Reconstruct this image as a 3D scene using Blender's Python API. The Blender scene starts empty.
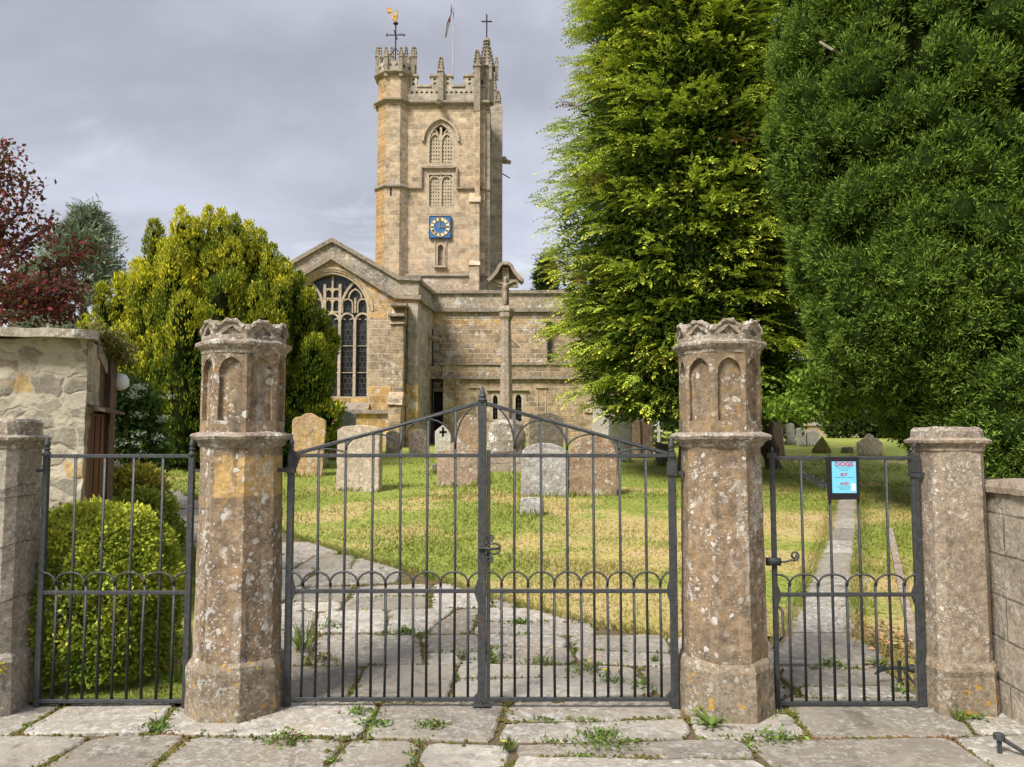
import bpy, bmesh, math, random
import numpy as np
from mathutils import Vector, Matrix, noise as mnoise
from mathutils.geometry import tessellate_polygon

random.seed(7)
rng = np.random.default_rng(7)
PI = math.pi
scene = bpy.context.scene
COL = scene.collection

# ------------------------------------------------------------------ camera
F, CX, CY, HOR = 770.0, 512.0, 383.5, 435.0
EYE = 1.6
PITCH = math.atan((HOR - CY) / F)
cp, sp = math.cos(PITCH), math.sin(PITCH)
cam_d = bpy.data.cameras.new('camera')
cam = bpy.data.objects.new('camera', cam_d)
COL.objects.link(cam)
cam.location = (0, 0, EYE)
cam.rotation_euler = (PI / 2 + PITCH, 0, 0)
cam_d.sensor_width = 36
cam_d.lens = F / 1024 * 36
cam_d.clip_start = 0.05
cam_d.clip_end = 2000
scene.camera = cam


def ray(px, py):
    r, u = (px - CX) / F, (CY - py) / F
    return (r, cp - u * sp, sp + u * cp)


def W(px, py, Y):
    """where the sight line through a pixel of the photo meets the vertical plane at distance Y"""
    d = ray(px, py)
    t = Y / d[1]
    return (d[0] * t, EYE + d[2] * t)


GY = np.array([-50, 5.0, 6.0, 9.0, 12.4, 17, 24, 32, 45, 80, 300, 900], float)
GZ = np.array([0, 0.0, .08, .36, .67, .95, 1.22, 1.40, 1.52, 1.9, 4.0, 9.0], float)
_fy = np.linspace(-50, 900, 9501)
_fz = np.interp(_fy, GY, GZ)
_k = np.ones(9) / 9
_fz2 = np.convolve(np.pad(_fz, 4, mode='edge'), _k, mode='valid')


def gz(x, y):
    return np.interp(y, _fy, _fz2) + 0.02 * np.sin(np.asarray(x) * .9 + 1) * np.clip((np.asarray(y) - 5.5) / 6, 0, 1)


def G(px, py):
    d = ray(px, py)
    lo, hi = 1.0, 150.0
    for _ in range(50):
        m = (lo + hi) / 2
        if EYE + d[2] * m - float(gz(d[0] * m, d[1] * m)) > 0:
            lo = m
        else:
            hi = m
    return Vector((d[0] * lo, d[1] * lo, float(gz(d[0] * lo, d[1] * lo))))


# ------------------------------------------------------------------ mesh builder
class MB:
    def __init__(s):
        s.v, s.f, s.m = [], [], []

    def add(s, vs, fs, mat=0):
        o = len(s.v)
        s.v += [tuple(p) for p in vs]
        for f in fs:
            s.f.append([i + o for i in f])
            s.m.append(mat)
        return s

    def box(s, x0, x1, y0, y1, z0, z1, mat=0):
        vs = [(x, y, z) for z in (z0, z1) for y in (y0, y1) for x in (x0, x1)]
        return s.add(vs, [(0, 2, 3, 1), (4, 5, 7, 6), (0, 1, 5, 4), (2, 6, 7, 3), (0, 4, 6, 2), (1, 3, 7, 5)], mat)

    def hull8(s, bot, top, mat=0):
        """prism between two rings of the same length"""
        n = len(bot)
        fs = [list(range(n))[::-1], list(range(n, 2 * n))]
        fs += [(i, (i + 1) % n, n + (i + 1) % n, n + i) for i in range(n)]
        return s.add(list(bot) + list(top), fs, mat)

    def rings(s, rings, mat=0, cap=True, mats=None):
        n = len(rings[0])
        vs = [p for r in rings for p in r]
        o = len(s.v)
        s.v += [tuple(p) for p in vs]
        for k in range(len(rings) - 1):
            for i in range(n):
                s.f.append([o + k * n + i, o + k * n + (i + 1) % n, o + (k + 1) * n + (i + 1) % n, o + (k + 1) * n + i])
                s.m.append(mat if mats is None else mats(k, i))
        if cap:
            s.f.append([o + i for i in range(n)][::-1]); s.m.append(mat)
            s.f.append([o + (len(rings) - 1) * n + i for i in range(n)]); s.m.append(mat)
        return s

    def lathe(s, prof, cx, cy, n=16, mat=0, rot=0.0, cap=True, mats=None):
        return s.rings([[(cx + r * math.cos(rot + 2 * PI * i / n), cy + r * math.sin(rot + 2 * PI * i / n), z)
                         for i in range(n)] for z, r in prof], mat, cap, mats)

    def tube(s, pts, r, n=6, mat=0, cap=True):
        pts = [Vector(p) for p in pts]
        rs = r if isinstance(r, (list, tuple)) else [r] * len(pts)
        rings, ref = [], None
        for i, p in enumerate(pts):
            t = (pts[min(i + 1, len(pts) - 1)] - pts[max(i - 1, 0)]).normalized()
            if ref is None:
                ref = Vector((0, 0, 1)) if abs(t.z) < .9 else Vector((0, 1, 0))
            a = t.cross(ref).normalized()
            b = t.cross(a).normalized()
            ref = b.cross(t) if b.cross(t).length > 1e-6 else ref
            ref = -b if False else ref
            rings.append([p + (a * math.cos(2 * PI * (k + .5) / n) + b * math.sin(2 * PI * (k + .5) / n)) * rs[i] for k in range(n)])
        return s.rings(rings, mat, cap)

    def plate(s, outer, holes=(), y0=0.0, y1=0.1, frame=None, mat=0):
        """flat prism with holes; outline in (u, v), thickness from y0 to y1"""
        fr = frame or (lambda u, v, w: (u, w, v))
        loops = [list(outer)] + [list(h) for h in holes]
        tris = tessellate_polygon([[Vector((u, v, 0)) for u, v in l] for l in loops])
        flat = [p for l in loops for p in l]
        n = len(flat)
        vs = [fr(u, v, y0) for u, v in flat] + [fr(u, v, y1) for u, v in flat]
        fs = [tuple(t) for t in tris] + [tuple(n + i for i in t)[::-1] for t in tris]
        o = 0
        for l in loops:
            k = len(l)
            fs += [(o + i, o + (i + 1) % k, n + o + (i + 1) % k, n + o + i) for i in range(k)]
            o += k
        return s.add(vs, fs, mat)

    def stroke(s, pts, w, y0, y1, frame=None, mat=0, closed=False):
        """a bar of rectangular section along a flat polyline"""
        fr = frame or (lambda u, v, ww: (u, ww, v))
        P = [Vector((a, b)) for a, b in pts]
        n = len(P)
        L, R = [], []
        for i in range(n):
            a = P[(i - 1) % n] if (closed or i > 0) else P[i]
            b = P[(i + 1) % n] if (closed or i < n - 1) else P[i]
            t = (b - a)
            t = t.normalized() if t.length > 1e-9 else Vector((1, 0))
            nn = Vector((-t.y, t.x)) * w / 2
            L.append(P[i] + nn); R.append(P[i] - nn)
        rings = [[fr(l.x, l.y, y0), fr(r.x, r.y, y0), fr(r.x, r.y, y1), fr(l.x, l.y, y1)] for l, r in zip(L, R)]
        if closed:
            rings.append(rings[0])
        return s.rings(rings, mat, not closed)

    def build(s, name, mats, root=None, rough=None, smooth=False, label=None, bevel=None):
        me = bpy.data.meshes.new(name)
        off = Vector(root['_o']) if root is not None and '_o' in root else Vector((0, 0, 0))
        me.from_pydata([tuple(Vector(p) - off) for p in s.v], [], s.f)
        if not isinstance(mats, (list, tuple)):
            mats = [mats]
        for m in mats:
            me.materials.append(m)
        me.polygons.foreach_set('material_index', s.m)
        bm = bmesh.new(); bm.from_mesh(me)
        bmesh.ops.recalc_face_normals(bm, faces=bm.faces)
        if bevel:
            bmesh.ops.remove_doubles(bm, verts=bm.verts, dist=1e-5)
            es = [e for e in bm.edges if len(e.link_faces) == 2 and e.calc_face_angle(0) > .5]
            bmesh.ops.bevel(bm, geom=es, offset=bevel, segments=1, affect='EDGES', profile=.5)
        if rough:
            amp, scale, maxlen, passes = rough
            bmesh.ops.remove_doubles(bm, verts=bm.verts, dist=1e-5)
            for _ in range(passes):
                es = [e for e in bm.edges if e.calc_length() > maxlen]
                if not es:
                    break
                bmesh.ops.subdivide_edges(bm, edges=es, cuts=1, use_grid_fill=True)
            bmesh.ops.triangulate(bm, faces=[f for f in bm.faces if len(f.verts) > 4])
            for v in bm.verts:
                q = (v.co + off) * scale
                d = mnoise.noise_vector(q) + .5 * mnoise.noise_vector(q * 2.7)
                v.co += d * amp
        bm.to_mesh(me); bm.free()
        if smooth:
            me.polygons.foreach_set('use_smooth', [True] * len(me.polygons))
        ob = bpy.data.objects.new(name, me)
        COL.objects.link(ob)
        if root is not None:
            ob.parent = root
            ob['_o'] = tuple(off)
        if label:
            ob['label'] = label
        return ob


def tag(o, label, cat=None, group=None, kind=None):
    if label: o['label'] = label
    if cat: o['category'] = cat
    if group: o['group'] = group
    if kind: o['kind'] = kind
    return o


def thing(name, loc, label, cat, group=None):
    e = bpy.data.objects.new(name, None)
    e.empty_display_size = .2
    COL.objects.link(e)
    e.location = loc
    e['_o'] = tuple(loc)
    return tag(e, label, cat, group)


def arc(cx, cy, r, a0, a1, n=12):
    return [(cx + r * math.cos(a0 + (a1 - a0) * i / n), cy + r * math.sin(a0 + (a1 - a0) * i / n)) for i in range(n + 1)]


def pointed_arch(xl, xr, spring, apex, n=8):
    """points from the right springing over the apex to the left springing"""
    hw, c, h = (xr - xl) / 2, (xl + xr) / 2, apex - spring
    R = (h * h + hw * hw) / (2 * hw)
    if h <= hw * 1.02:       # round or depressed: an ellipse
        return [(c + hw * math.cos(PI * i / (2 * n)), spring + h * math.sin(PI * i / (2 * n))) for i in range(2 * n + 1)]
    a1 = math.asin(min(1, h / R))
    right = [(xr - R + R * math.cos(a1 * i / n), spring + R * math.sin(a1 * i / n)) for i in range(n + 1)]
    left = [(2 * c - x, z) for x, z in right[:-1]][::-1]
    return right + left


def arch_outline(xl, xr, bottom, spring, apex, n=8):
    return [(xl, bottom), (xr, bottom)] + pointed_arch(xl, xr, spring, apex, n)


# ------------------------------------------------------------------ materials
class M:
    def __init__(s, name):
        s.mat = bpy.data.materials.new(name)
        s.mat.use_nodes = True
        s.nt = s.mat.node_tree
        s.bsdf = s.nt.nodes['Principled BSDF']
        s.out = s.nt.nodes['Material Output']
        g = s.nt.nodes.new('ShaderNodeNewGeometry')
        s.pos = g.outputs['Position']

    def n(s, typ, ins=None, **props):
        nd = s.nt.nodes.new(typ)
        for k, v in props.items():
            setattr(nd, k, v)
        for k, v in (ins or {}).items():
            sock = nd.inputs[k]
            if isinstance(v, bpy.types.NodeSocket):
                s.nt.links.new(v, sock)
            else:
                if sock.type == 'RGBA' and len(v) == 3:
                    v = (*v, 1)
                sock.default_value = v
        return nd

    def math(s, op, a, b=0.0, clamp=False):
        return s.n('ShaderNodeMath', {0: a, 1: b}, operation=op, use_clamp=clamp).outputs[0]

    def step(s, v, lo, hi, a=0.0, b=1.0):
        return s.n('ShaderNodeMapRange', {0: v, 1: lo, 2: hi, 3: a, 4: b}, interpolation_type='SMOOTHSTEP').outputs[0]

    def noise(s, scale, detail=4, rough=.55, vec=None, out=0, dist=0.0):
        return s.n('ShaderNodeTexNoise', {'Vector': vec or s.pos, 'Scale': scale, 'Detail': detail, 'Roughness': rough, 'Distortion': dist}).outputs[out]

    def mix(s, fac, a, b, blend='MIX'):
        nd = s.n('ShaderNodeMix', data_type='RGBA', blend_type=blend)
        for i, v in ((0, fac), (6, a), (7, b)):
            if isinstance(v, bpy.types.NodeSocket):
                s.nt.links.new(v, nd.inputs[i])
            elif i == 0:
                nd.inputs[0].default_value = v
            else:
                nd.inputs[i].default_value = (*v[:3], 1)
        return nd.outputs[2]

    def scaled(s, sx, sy, sz, loc=(0, 0, 0), vec=None):
        return s.n('ShaderNodeMapping', {'Vector': vec or s.pos, 'Scale': (sx, sy, sz), 'Location': loc}).outputs[0]

    def warp(s, scale, amt, vec=None):
        nz = s.noise(scale, 3, out=1)
        off = s.n('ShaderNodeVectorMath', {0: nz, 1: (.5, .5, .5)}, operation='SUBTRACT').outputs[0]
        sc = s.n('ShaderNodeVectorMath', {0: off, 'Scale': amt}, operation='SCALE').outputs[0]
        return s.n('ShaderNodeVectorMath', {0: vec or s.pos, 1: sc}, operation='ADD').outputs[0]

    def spots(s, scale, size, vec, edge=.06):
        vo = s.n('ShaderNodeTexVoronoi', {'Vector': vec, 'Scale': scale})
        r = s.n('ShaderNodeSeparateColor', {0: vo.outputs['Color']}).outputs[0]
        lim = s.math('MULTIPLY', s.math('SUBTRACT', r, .42), size * 1.5)
        d = s.math('SUBTRACT', lim, vo.outputs['Distance'])
        return s.step(d, 0.0, edge)

    def fin(s, color, rough=.85, bump=None, strength=.4, dist=.01, spec=.3):
        b = s.bsdf
        if isinstance(color, bpy.types.NodeSocket):
            s.nt.links.new(color, b.inputs['Base Color'])
        else:
            b.inputs['Base Color'].default_value = (*color, 1)
        if isinstance(rough, bpy.types.NodeSocket):
            s.nt.links.new(rough, b.inputs['Roughness'])
        else:
            b.inputs['Roughness'].default_value = rough
        b.inputs['Specular IOR Level'].default_value = spec
        if bump is not None:
            bn = s.n('ShaderNodeBump', {'Height': bump, 'Strength': strength, 'Distance': dist})
            s.nt.links.new(bn.outputs[0], b.inputs['Normal'])
        return s.mat


def stone(name, c0, c1, c2, s=2.0, white=.5, wscale=18, orange=0.0, dark=.3, wcol=(.55, .53, .47), brick=None, bstr=.5, grain=60, ocol=(.42, .24, .05), wspread=.52, patches=(), streak=0.0):
    m = M(name)
    a = m.step(m.noise(s, 5), .38, .62)
    col = m.mix(a, c0, c1)
    b = m.step(m.noise(s * 3.7, 6, .65), .48, .68)
    col = m.mix(m.math('MULTIPLY', b, .8), col, c2)
    if patches:
        wp = m.n('ShaderNodeSeparateXYZ', {0: m.warp(patches[0][5], patches[0][4])})
        for x0, x1, z0, z1, _, _, ca, cb in patches:
            f = m.math('MULTIPLY', m.step(wp.outputs[0], x0 - .01, x0 + .01), m.step(wp.outputs[0], x1 + .01, x1 - .01))
            f = m.math('MULTIPLY', f, m.math('MULTIPLY', m.step(wp.outputs[2], z0 - .01, z0 + .01), m.step(wp.outputs[2], z1 + .01, z1 - .01)))
            pc = m.mix(m.step(m.noise(s * 2.2, 5, .65, vec=m.scaled(1, 1, 1.6, (5, 5, 5))), .4, .6), ca, cb)
            col = m.mix(m.math('MULTIPLY', f, m.step(m.noise(s * 1.4, 5, .65, vec=m.scaled(1, 1, 1, (8, 3, 5))), .18, .32)), col, pc)
    if streak:
        sk = m.math('MULTIPLY', m.step(m.noise(1.0, 5, .6, vec=m.scaled(11, 11, .9)), .54, .68), streak)
        col = m.mix(sk, col, (.085, .072, .058))
        sk2 = m.math('MULTIPLY', m.step(m.noise(1.0, 5, .6, vec=m.scaled(8, 8, 1.4, (3, 3, 3))), .56, .66), streak * .9)
        col = m.mix(sk2, col, (.36, .32, .26))
    mo = m.step(m.noise(s * 8.5, 7, .72, vec=m.scaled(1, 1, 1, (2, 11, 4))), .34, .66, .70, 1.24)
    col = m.mix(1.0, col, m.n('ShaderNodeCombineColor', {0: mo, 1: mo, 2: mo}).outputs[0], 'MULTIPLY')
    height = m.noise(grain, 4, .7)
    if brick:
        bw, bh, bm_, var, mort = brick
        sep = m.n('ShaderNodeSeparateXYZ', {0: m.warp(1.3, .05)})
        u = m.math('ADD', sep.outputs[0], sep.outputs[1])
        vec = m.n('ShaderNodeCombineXYZ', {0: u, 1: sep.outputs[2], 2: 0.0}).outputs[0]
        br = m.n('ShaderNodeTexBrick', {'Vector': vec, 'Color1': (0, 0, 0), 'Color2': (1, 1, 1), 'Mortar': (.5, .5, .5), 'Scale': 1.0,
                                        'Mortar Size': bm_, 'Mortar Smooth': .4, 'Bias': 0.0, 'Brick Width': bw, 'Row Height': bh})
        br.offset = .5; br.squash = 1.0
        val = m.n('ShaderNodeSeparateColor', {0: br.outputs['Color']}).outputs[0]
        f = m.math('MULTIPLY_ADD', val, var)
        nd = f.node; nd.inputs[2].default_value = 1 - var * .5
        g = m.n('ShaderNodeCombineColor', {0: f, 1: f, 2: f}).outputs[0]
        col = m.mix(1.0, col, g, 'MULTIPLY')
        fm = m.math('MULTIPLY', br.outputs['Fac'], m.step(m.noise(1.7, 3), .35, .6, .25, .9))
        col = m.mix(fm, col, mort)
        height = m.math('SUBTRACT', height, m.math('MULTIPLY', br.outputs['Fac'], 1.2))
    wv = m.warp(22, .05)
    if dark:
        d = m.math('MULTIPLY', m.step(m.noise(s * 2.2, 7, .7, out=0, vec=m.scaled(1, 1, .6, (3, 5, 1))), .55, .7), dark)
        col = m.mix(d, col, (.055, .048, .04))
        d2 = m.math('MULTIPLY', m.step(m.noise(38, 3, .6), .6, .72), dark * .9)
        col = m.mix(d2, col, (.07, .06, .05))
    if white:
        clus = m.step(m.noise(s * 1.6, 4, vec=m.scaled(1, 1, 1, (7, 2, 9))), wspread - .12, wspread + .1)
        sp1 = m.spots(wscale, .55, wv)
        sp2 = m.spots(wscale * 2.7, .6, wv)
        sp3 = m.step(m.noise(wscale * 2.2, 5, .7), .6, .66)
        crust = m.step(m.noise(wscale * .5, 8, .75, vec=m.scaled(1, 1, 1, (4, 4, 9))), .55, .60)
        sp1 = m.math('MULTIPLY', sp1, m.step(m.noise(s * 1.1, 3, vec=m.scaled(1, 1, 1, (1, 9, 4))), .42, .56, .08, 1.0))
        mk = m.math('MAXIMUM', sp1, m.math('MULTIPLY', m.math('MAXIMUM', m.math('MAXIMUM', sp2, sp3), crust), clus))
        mk = m.math('MULTIPLY', mk, m.step(m.noise(s * .8, 3, vec=m.scaled(1, 1, 1, (1, 8, 3))), .3, .55, .12, 1.0))
        mk = m.math('MULTIPLY', mk, white, True)
        col = m.mix(mk, col, wcol)
        height = m.math('ADD', height, m.math('MULTIPLY', mk, .5))
    if orange:
        om = m.math('MULTIPLY', m.spots(wscale * .55, .5, m.warp(14, .12, m.scaled(1, 1, 1, (4, 4, 4)))), orange, True)
        col = m.mix(om, col, ocol)
    return m.fin(col, .9, height, bstr, .012, .2)


def foliage(name, rough=.62, trans=.25, spec=.14):
    m = M(name)
    at = m.n('ShaderNodeAttribute', attribute_name='tint')
    m.fin(at.outputs['Color'], rough, spec=spec)
    m.bsdf.inputs['Specular Tint'].default_value = (.7, .9, .4, 1)
    tr = m.n('ShaderNodeBsdfTranslucent', {'Color': m.mix(.35, at.outputs['Color'], (.25, .3, .02))})
    mx = m.n('ShaderNodeMixShader', {0: trans, 1: m.bsdf.outputs[0], 2: tr.outputs[0]})
    m.nt.links.new(mx.outputs[0], m.out.inputs[0])
    return m.mat


def plain(name, col, rough=.6, var=.25, scale=8, metal=0.0, spec=.4, bump=.15):
    m = M(name)
    dk = tuple(c * (1 - var) for c in col)
    c = m.mix(m.step(m.noise(scale, 6, .65), .35, .65), dk, col)
    m.bsdf.inputs['Metallic'].default_value = metal
    return m.fin(c, rough, m.noise(scale * 9, 3), bump, .004, spec)


# pillar and gate stone
GXL = W(195, 480, 4.37)[0]
S_PILLAR = stone('brown_pillar_stone', (.27, .19, .118), (.22, .162, .105), (.135, .104, .076), 3.0, .95, 22, .25, .5, (.54, .51, .46), wspread=.47, streak=.7,
                 patches=((W(214, 480, 4.37)[0], W(281, 480, 4.37)[0], W(240, 497, 4.37)[1], W(240, 456, 4.37)[1], .05, 7, (.46, .30, .12), (.38, .26, .13)),))
S_PLINTH = stone('lichened_plinth_stone', (.22, .17, .115), (.27, .215, .15), (.14, .115, .085), 4.0, .85, 30, .9, .55, (.46, .44, .38), wspread=.46)
S_PALEPIER = stone('pale_pier_stone', (.30, .24, .175), (.26, .205, .15), (.19, .155, .12), 4.0, .9, 34, .1, .4, (.6, .56, .48), wspread=.45)
S_GREYPIER = stone('grey_pier_stone', (.33, .285, .23), (.28, .24, .195), (.19, .165, .135), 4.0, .8, 36, .0, .35, (.5, .48, .44), wspread=.45)
S_GOLD = stone('golden_repair_stone', (.46, .28, .10), (.38, .25, .115), (.30, .21, .12), 5.0, .6, 34, 0, .2, (.5, .45, .36), wspread=.56)
S_CAP = stone('weathered_cap_stone', (.25, .20, .155), (.33, .275, .215), (.12, .10, .08), 6.0, .95, 26, .1, .7, (.58, .56, .51), wspread=.42)
# church
BR = (.62, .27, .016, .42, (.46, .39, .29))
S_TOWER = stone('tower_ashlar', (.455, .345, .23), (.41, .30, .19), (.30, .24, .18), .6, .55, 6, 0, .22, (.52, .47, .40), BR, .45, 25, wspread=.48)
S_TOWERG = stone('grey_tower_ashlar', (.33, .285, .225), (.37, .305, .225), (.26, .225, .185), .6, .55, 6, 0, .28, (.45, .42, .37), BR, .45, 25, wspread=.48)  # grey stone; on the tower's right faces the tone also paints their shade
S_RUST = stone('rust_stained_rubble', (.40, .215, .075), (.36, .235, .12), (.25, .185, .125), .9, .5, 6, 0, .3, (.48, .42, .33), (.42, .2, .02, .5, (.42, .33, .22)), .5, 25)
S_WALL = stone('church_wall_stone', (.37, .262, .15), (.31, .228, .14), (.20, .155, .11), .9, .95, 5, 0, .4, (.54, .49, .41), (.42, .17, .018, .6, (.46, .385, .28)), .9, 22, wspread=.43, patches=((-20, 20, W(500, 325, 26.5)[1], W(500, 311, 26.5)[1], .5, 1.2, (.46, .28, .11), (.42, .29, .15)),))
HC = ((.54, .345, .13), (.46, .30, .12))
S_HONEY = stone('honey_church_stone', (.385, .285, .185), (.345, .265, .18), (.245, .195, .145), .9, .95, 5, 0, .35, (.54, .49, .41), (.55, .26, .018, .5, (.50, .42, .30)), .7, 22, wspread=.44,
                patches=((-20, 20, -2, W(400, 386, 24)[1], .5, 1.2, *HC), (W(345, 300, 24)[0], W(440, 300, 24)[0], W(400, 316, 24)[1], W(400, 298, 24)[1], .5, 1.2, (.46, .27, .10), (.42, .28, .14)), (W(305, 300, 24)[0], W(396, 300, 24)[0], W(400, 300, 24)[1], W(400, 262, 24)[1], .5, 1.2, (.48, .31, .14), (.43, .31, .18))))
S_LICH = stone('lichened_parapet_stone', (.31, .265, .21), (.38, .30, .205), (.2, .17, .14), 1.2, 1.0, 5, .35, .45, (.52, .50, .45), (.7, .4, .012, .3, (.3, .26, .2)), .5, 22, (.42, .26, .10), wspread=.42)
S_TRIM = stone('church_trim_stone', (.46, .37, .26), (.40, .325, .235), (.32, .265, .20), 1.5, .35, 9, 0, .15, (.52, .48, .41), None, .3, 25)
S_DARKTRIM = stone('weathered_string_stone', (.24, .20, .155), (.30, .245, .18), (.15, .125, .10), 2, .5, 8, 0, .4, (.42, .39, .34), None, .3, 25)
LEAD = plain('grey_lead', (.17, .175, .18), .55)
GLASS = None
m = M('dark_leaded_glass')
sep = m.n('ShaderNodeSeparateXYZ', {0: m.pos})
vec = m.n('ShaderNodeCombineXYZ', {0: sep.outputs[0], 1: sep.outputs[2], 2: 0.0}).outputs[0]
br = m.n('ShaderNodeTexBrick', {'Vector': vec, 'Color1': (.008, .009, .011), 'Color2': (.026, .027, .030), 'Mortar': (.07, .07, .07), 'Scale': 1.0, 'Mortar Size': .009, 'Brick Width': .13, 'Row Height': .17})
br.offset = .5
GLASS = m.fin(br.outputs['Color'], .3, m.noise(9, 2), .3, .02, .5)
# metals, paint
m = M('painted_iron')
c = m.mix(m.step(m.noise(34, 6, .7), .35, .65), (.026, .030, .032), (.050, .054, .056))
c = m.mix(m.math('MULTIPLY', m.step(m.noise(16, 7, .75, vec=m.scaled(1, 1, .35, (3, 1, 2))), .58, .66), .8), c, (.10, .055, .032))
c = m.mix(m.math('MULTIPLY', m.step(m.noise(70, 3, .7), .66, .7), .5), c, (.16, .15, .14))
IRON = m.fin(c, .5, m.math('ADD', m.noise(60, 5, .7), m.noise(210, 2)), .7, .004, .45)
IRON_RUST = plain('worn_iron', (.085, .068, .055), .6, .4, 22, 0, .4, .3)
BLACK = plain('black_paint', (.012, .012, .013), .5)
DARKIN = plain('dark_opening', (.012, .011, .010), .9)
GOLD = plain('gilded_copper', (.42, .24, .07), .4, .3, 12, .6)
CREAM = plain('cream_paint', (.72, .66, .46), .6, .1)
BLUE = plain('blue_dial_paint', (.03, .15, .36), .5, .2)
RED_DOOR = plain('dark_red_paint', (.10, .016, .012), .5, .3, 6)
BROWN_WOOD = plain('brown_weathered_wood', (.145, .095, .065), .8, .4, 9, 0, .2, .5)
WHITE = plain('white_lamp_plastic', (.72, .72, .73), .35, .08, 12, 0, .5, .05)
PAPER = plain('light_blue_paper', (.17, .56, .74), .6, .05)
PINK = plain('pink_lettering', (.55, .03, .12), .6, .05)
GREYINK = plain('grey_small_print', (.12, .25, .33), .6, .05)
FLAGW = plain('white_flag_cloth', (.55, .50, .50), .8)
FLAGR = plain('red_flag_cloth', (.42, .05, .06), .8)
BARK = stone('tree_bark', (.085, .06, .045), (.11, .08, .06), (.045, .035, .028), 5, .2, 20, 0, .4, (.2, .2, .17), None, .8, 30)
BARK_PALE = stone('pale_dead_wood', (.30, .26, .21), (.24, .2, .16), (.16, .13, .1), 5, 0, 20, 0, .2, (.2, .2, .17), None, .5, 30)
LEAFM = foliage('leaf')
SCALE = foliage('conifer_spray', .65, .22)
NEEDLE = foliage('yew_needle', .6, .16)
INNER = plain('crown_depth_shade', (.014, .020, .006), .95, .6, 14, 0, .0, 1.0)  # near-black core shells paint the shaded depth seen through crown gaps

# grave stones
GR = {
    'brown': stone('brown_gravestone', (.33, .225, .14), (.28, .19, .125), (.2, .15, .11), 2.5, .9, 11, .1, .4, (.55, .52, .45), wspread=.48),
    'gold': stone('golden_gravestone', (.46, .30, .13), (.40, .275, .15), (.28, .21, .14), 2.2, .7, 9, .3, .35, (.55, .5, .42), wspread=.52),
    'buff': stone('buff_gravestone', (.44, .36, .265), (.40, .32, .23), (.30, .24, .18), 2.5, .8, 13, .12, .3, (.58, .54, .46), wspread=.48),
    'grey': stone('grey_gravestone', (.36, .34, .315), (.30, .28, .255), (.22, .2, .18), 3, .9, 13, .05, .35, (.56, .55, .52), wspread=.45),
    'pink': stone('pinkish_gravestone', (.38, .26, .185), (.33, .235, .17), (.26, .2, .15), 3, .9, 14, .12, .3, (.58, .54, .47), wspread=.45),
    'green': stone('greenish_gravestone', (.30, .31, .26), (.26, .26, .21), (.19, .18, .15), 3, .7, 12, 0, .3, (.46, .47, .4), wspread=.46),
    'dark': stone('dark_gravestone', (.16, .13, .10), (.2, .165, .125), (.10, .085, .07), 3, .6, 12, .1, .5, (.4, .38, .32), wspread=.5),
    'white': stone('pale_gravestone', (.52, .48, .41), (.46, .42, .35), (.36, .32, .26), 2.5, .6, 12, 0, .2, (.62, .6, .55), wspread=.5),
}
S_CROSS = stone('cross_shaft_stone', (.34, .27, .205), (.30, .235, .18), (.22, .18, .145), 4, .7, 12, 0, .35, (.5, .47, .41), wspread=.46)
S_SOCKET = stone('lichened_socket_stone', (.24, .2, .16), (.3, .26, .2), (.1, .09, .07), 5, 1.0, 6, 0, .6, (.56, .55, .49), wspread=.38)

# paving
m = M('worn_flagstone')
c = m.mix(m.step(m.noise(1.1, 5), .38, .62), (.31, .275, .225), (.24, .215, .18))
c = m.mix(m.math('MULTIPLY', m.step(m.noise(7, 8, .72), .5, .64), .75), c, (.155, .14, .12))
c = m.mix(m.math('MULTIPLY', m.step(m.noise(1.9, 4, vec=m.scaled(1, 1, 1, (9, 2, 5))), .56, .7), .55), c, (.31, .235, .16))
wv = m.warp(18, .06)
lich = m.math('MULTIPLY', m.math('MAXIMUM', m.spots(26, .5, wv), m.step(m.noise(32, 7, .75), .54, .61)), m.step(m.noise(1.5, 4, vec=m.scaled(1, 1, 1, (2, 6, 1))), .42, .6, .15, .9))
c = m.mix(m.math('MULTIPLY', lich, .85), c, (.47, .44, .395))
c = m.mix(m.math('MULTIPLY', m.step(m.noise(19, 8, .75, vec=m.scaled(1, 1, 1, (5, 3, 1))), .50, .60), m.step(m.noise(.9, 3, vec=m.scaled(1, 1, 1, (8, 1, 1))), .35, .6)), c, (.42, .40, .355))
c = m.mix(m.math('MULTIPLY', m.step(m.noise(60, 4, .7), .6, .7), .6), c, (.16, .14, .115))
c = m.mix(m.math('MULTIPLY', m.step(m.noise(2.8, 6, .7, vec=m.scaled(1, 1, 1, (4, 9, 1))), .62, .72), .75), c, (.13, .115, .085))
ri = m.nt.nodes.new('ShaderNodeNewGeometry').outputs['Random Per Island']
rm = m.step(ri, 0, 1, .78, 1.16)
c = m.mix(1.0, c, m.n('ShaderNodeCombineColor', {0: rm, 1: m.math('POWER', rm, 1.08), 2: m.math('POWER', rm, 1.2)}).outputs[0], 'MULTIPLY')
FLAG = m.fin(c, .85, m.math('ADD', m.noise(45, 5, .7), m.math('MULTIPLY', m.noise(9, 5, .6), 1.5)), .7, .012, .25)
m = M('joint_soil_and_moss')
c = m.mix(m.step(m.noise(9, 5, .65), .42, .6), (.15, .11, .07), (.10, .095, .035))
c = m.mix(m.step(m.noise(55, 3), .55, .7), c, (.2, .13, .075))
SOIL = m.fin(c, .95, m.noise(70, 4, .7), .8, .02, .1)
m = M('dry_leaf_litter')
vo = m.n('ShaderNodeTexVoronoi', {'Vector': m.warp(30, .02), 'Scale': 46.0})
rr = m.n('ShaderNodeSeparateColor', {0: vo.outputs['Color']}).outputs[0]
c = m.mix(m.step(rr, .2, .8), (.24, .14, .06), (.45, .29, .13))
c = m.mix(m.step(m.noise(5, 4), .5, .7), c, (.12, .13, .04))
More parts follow.
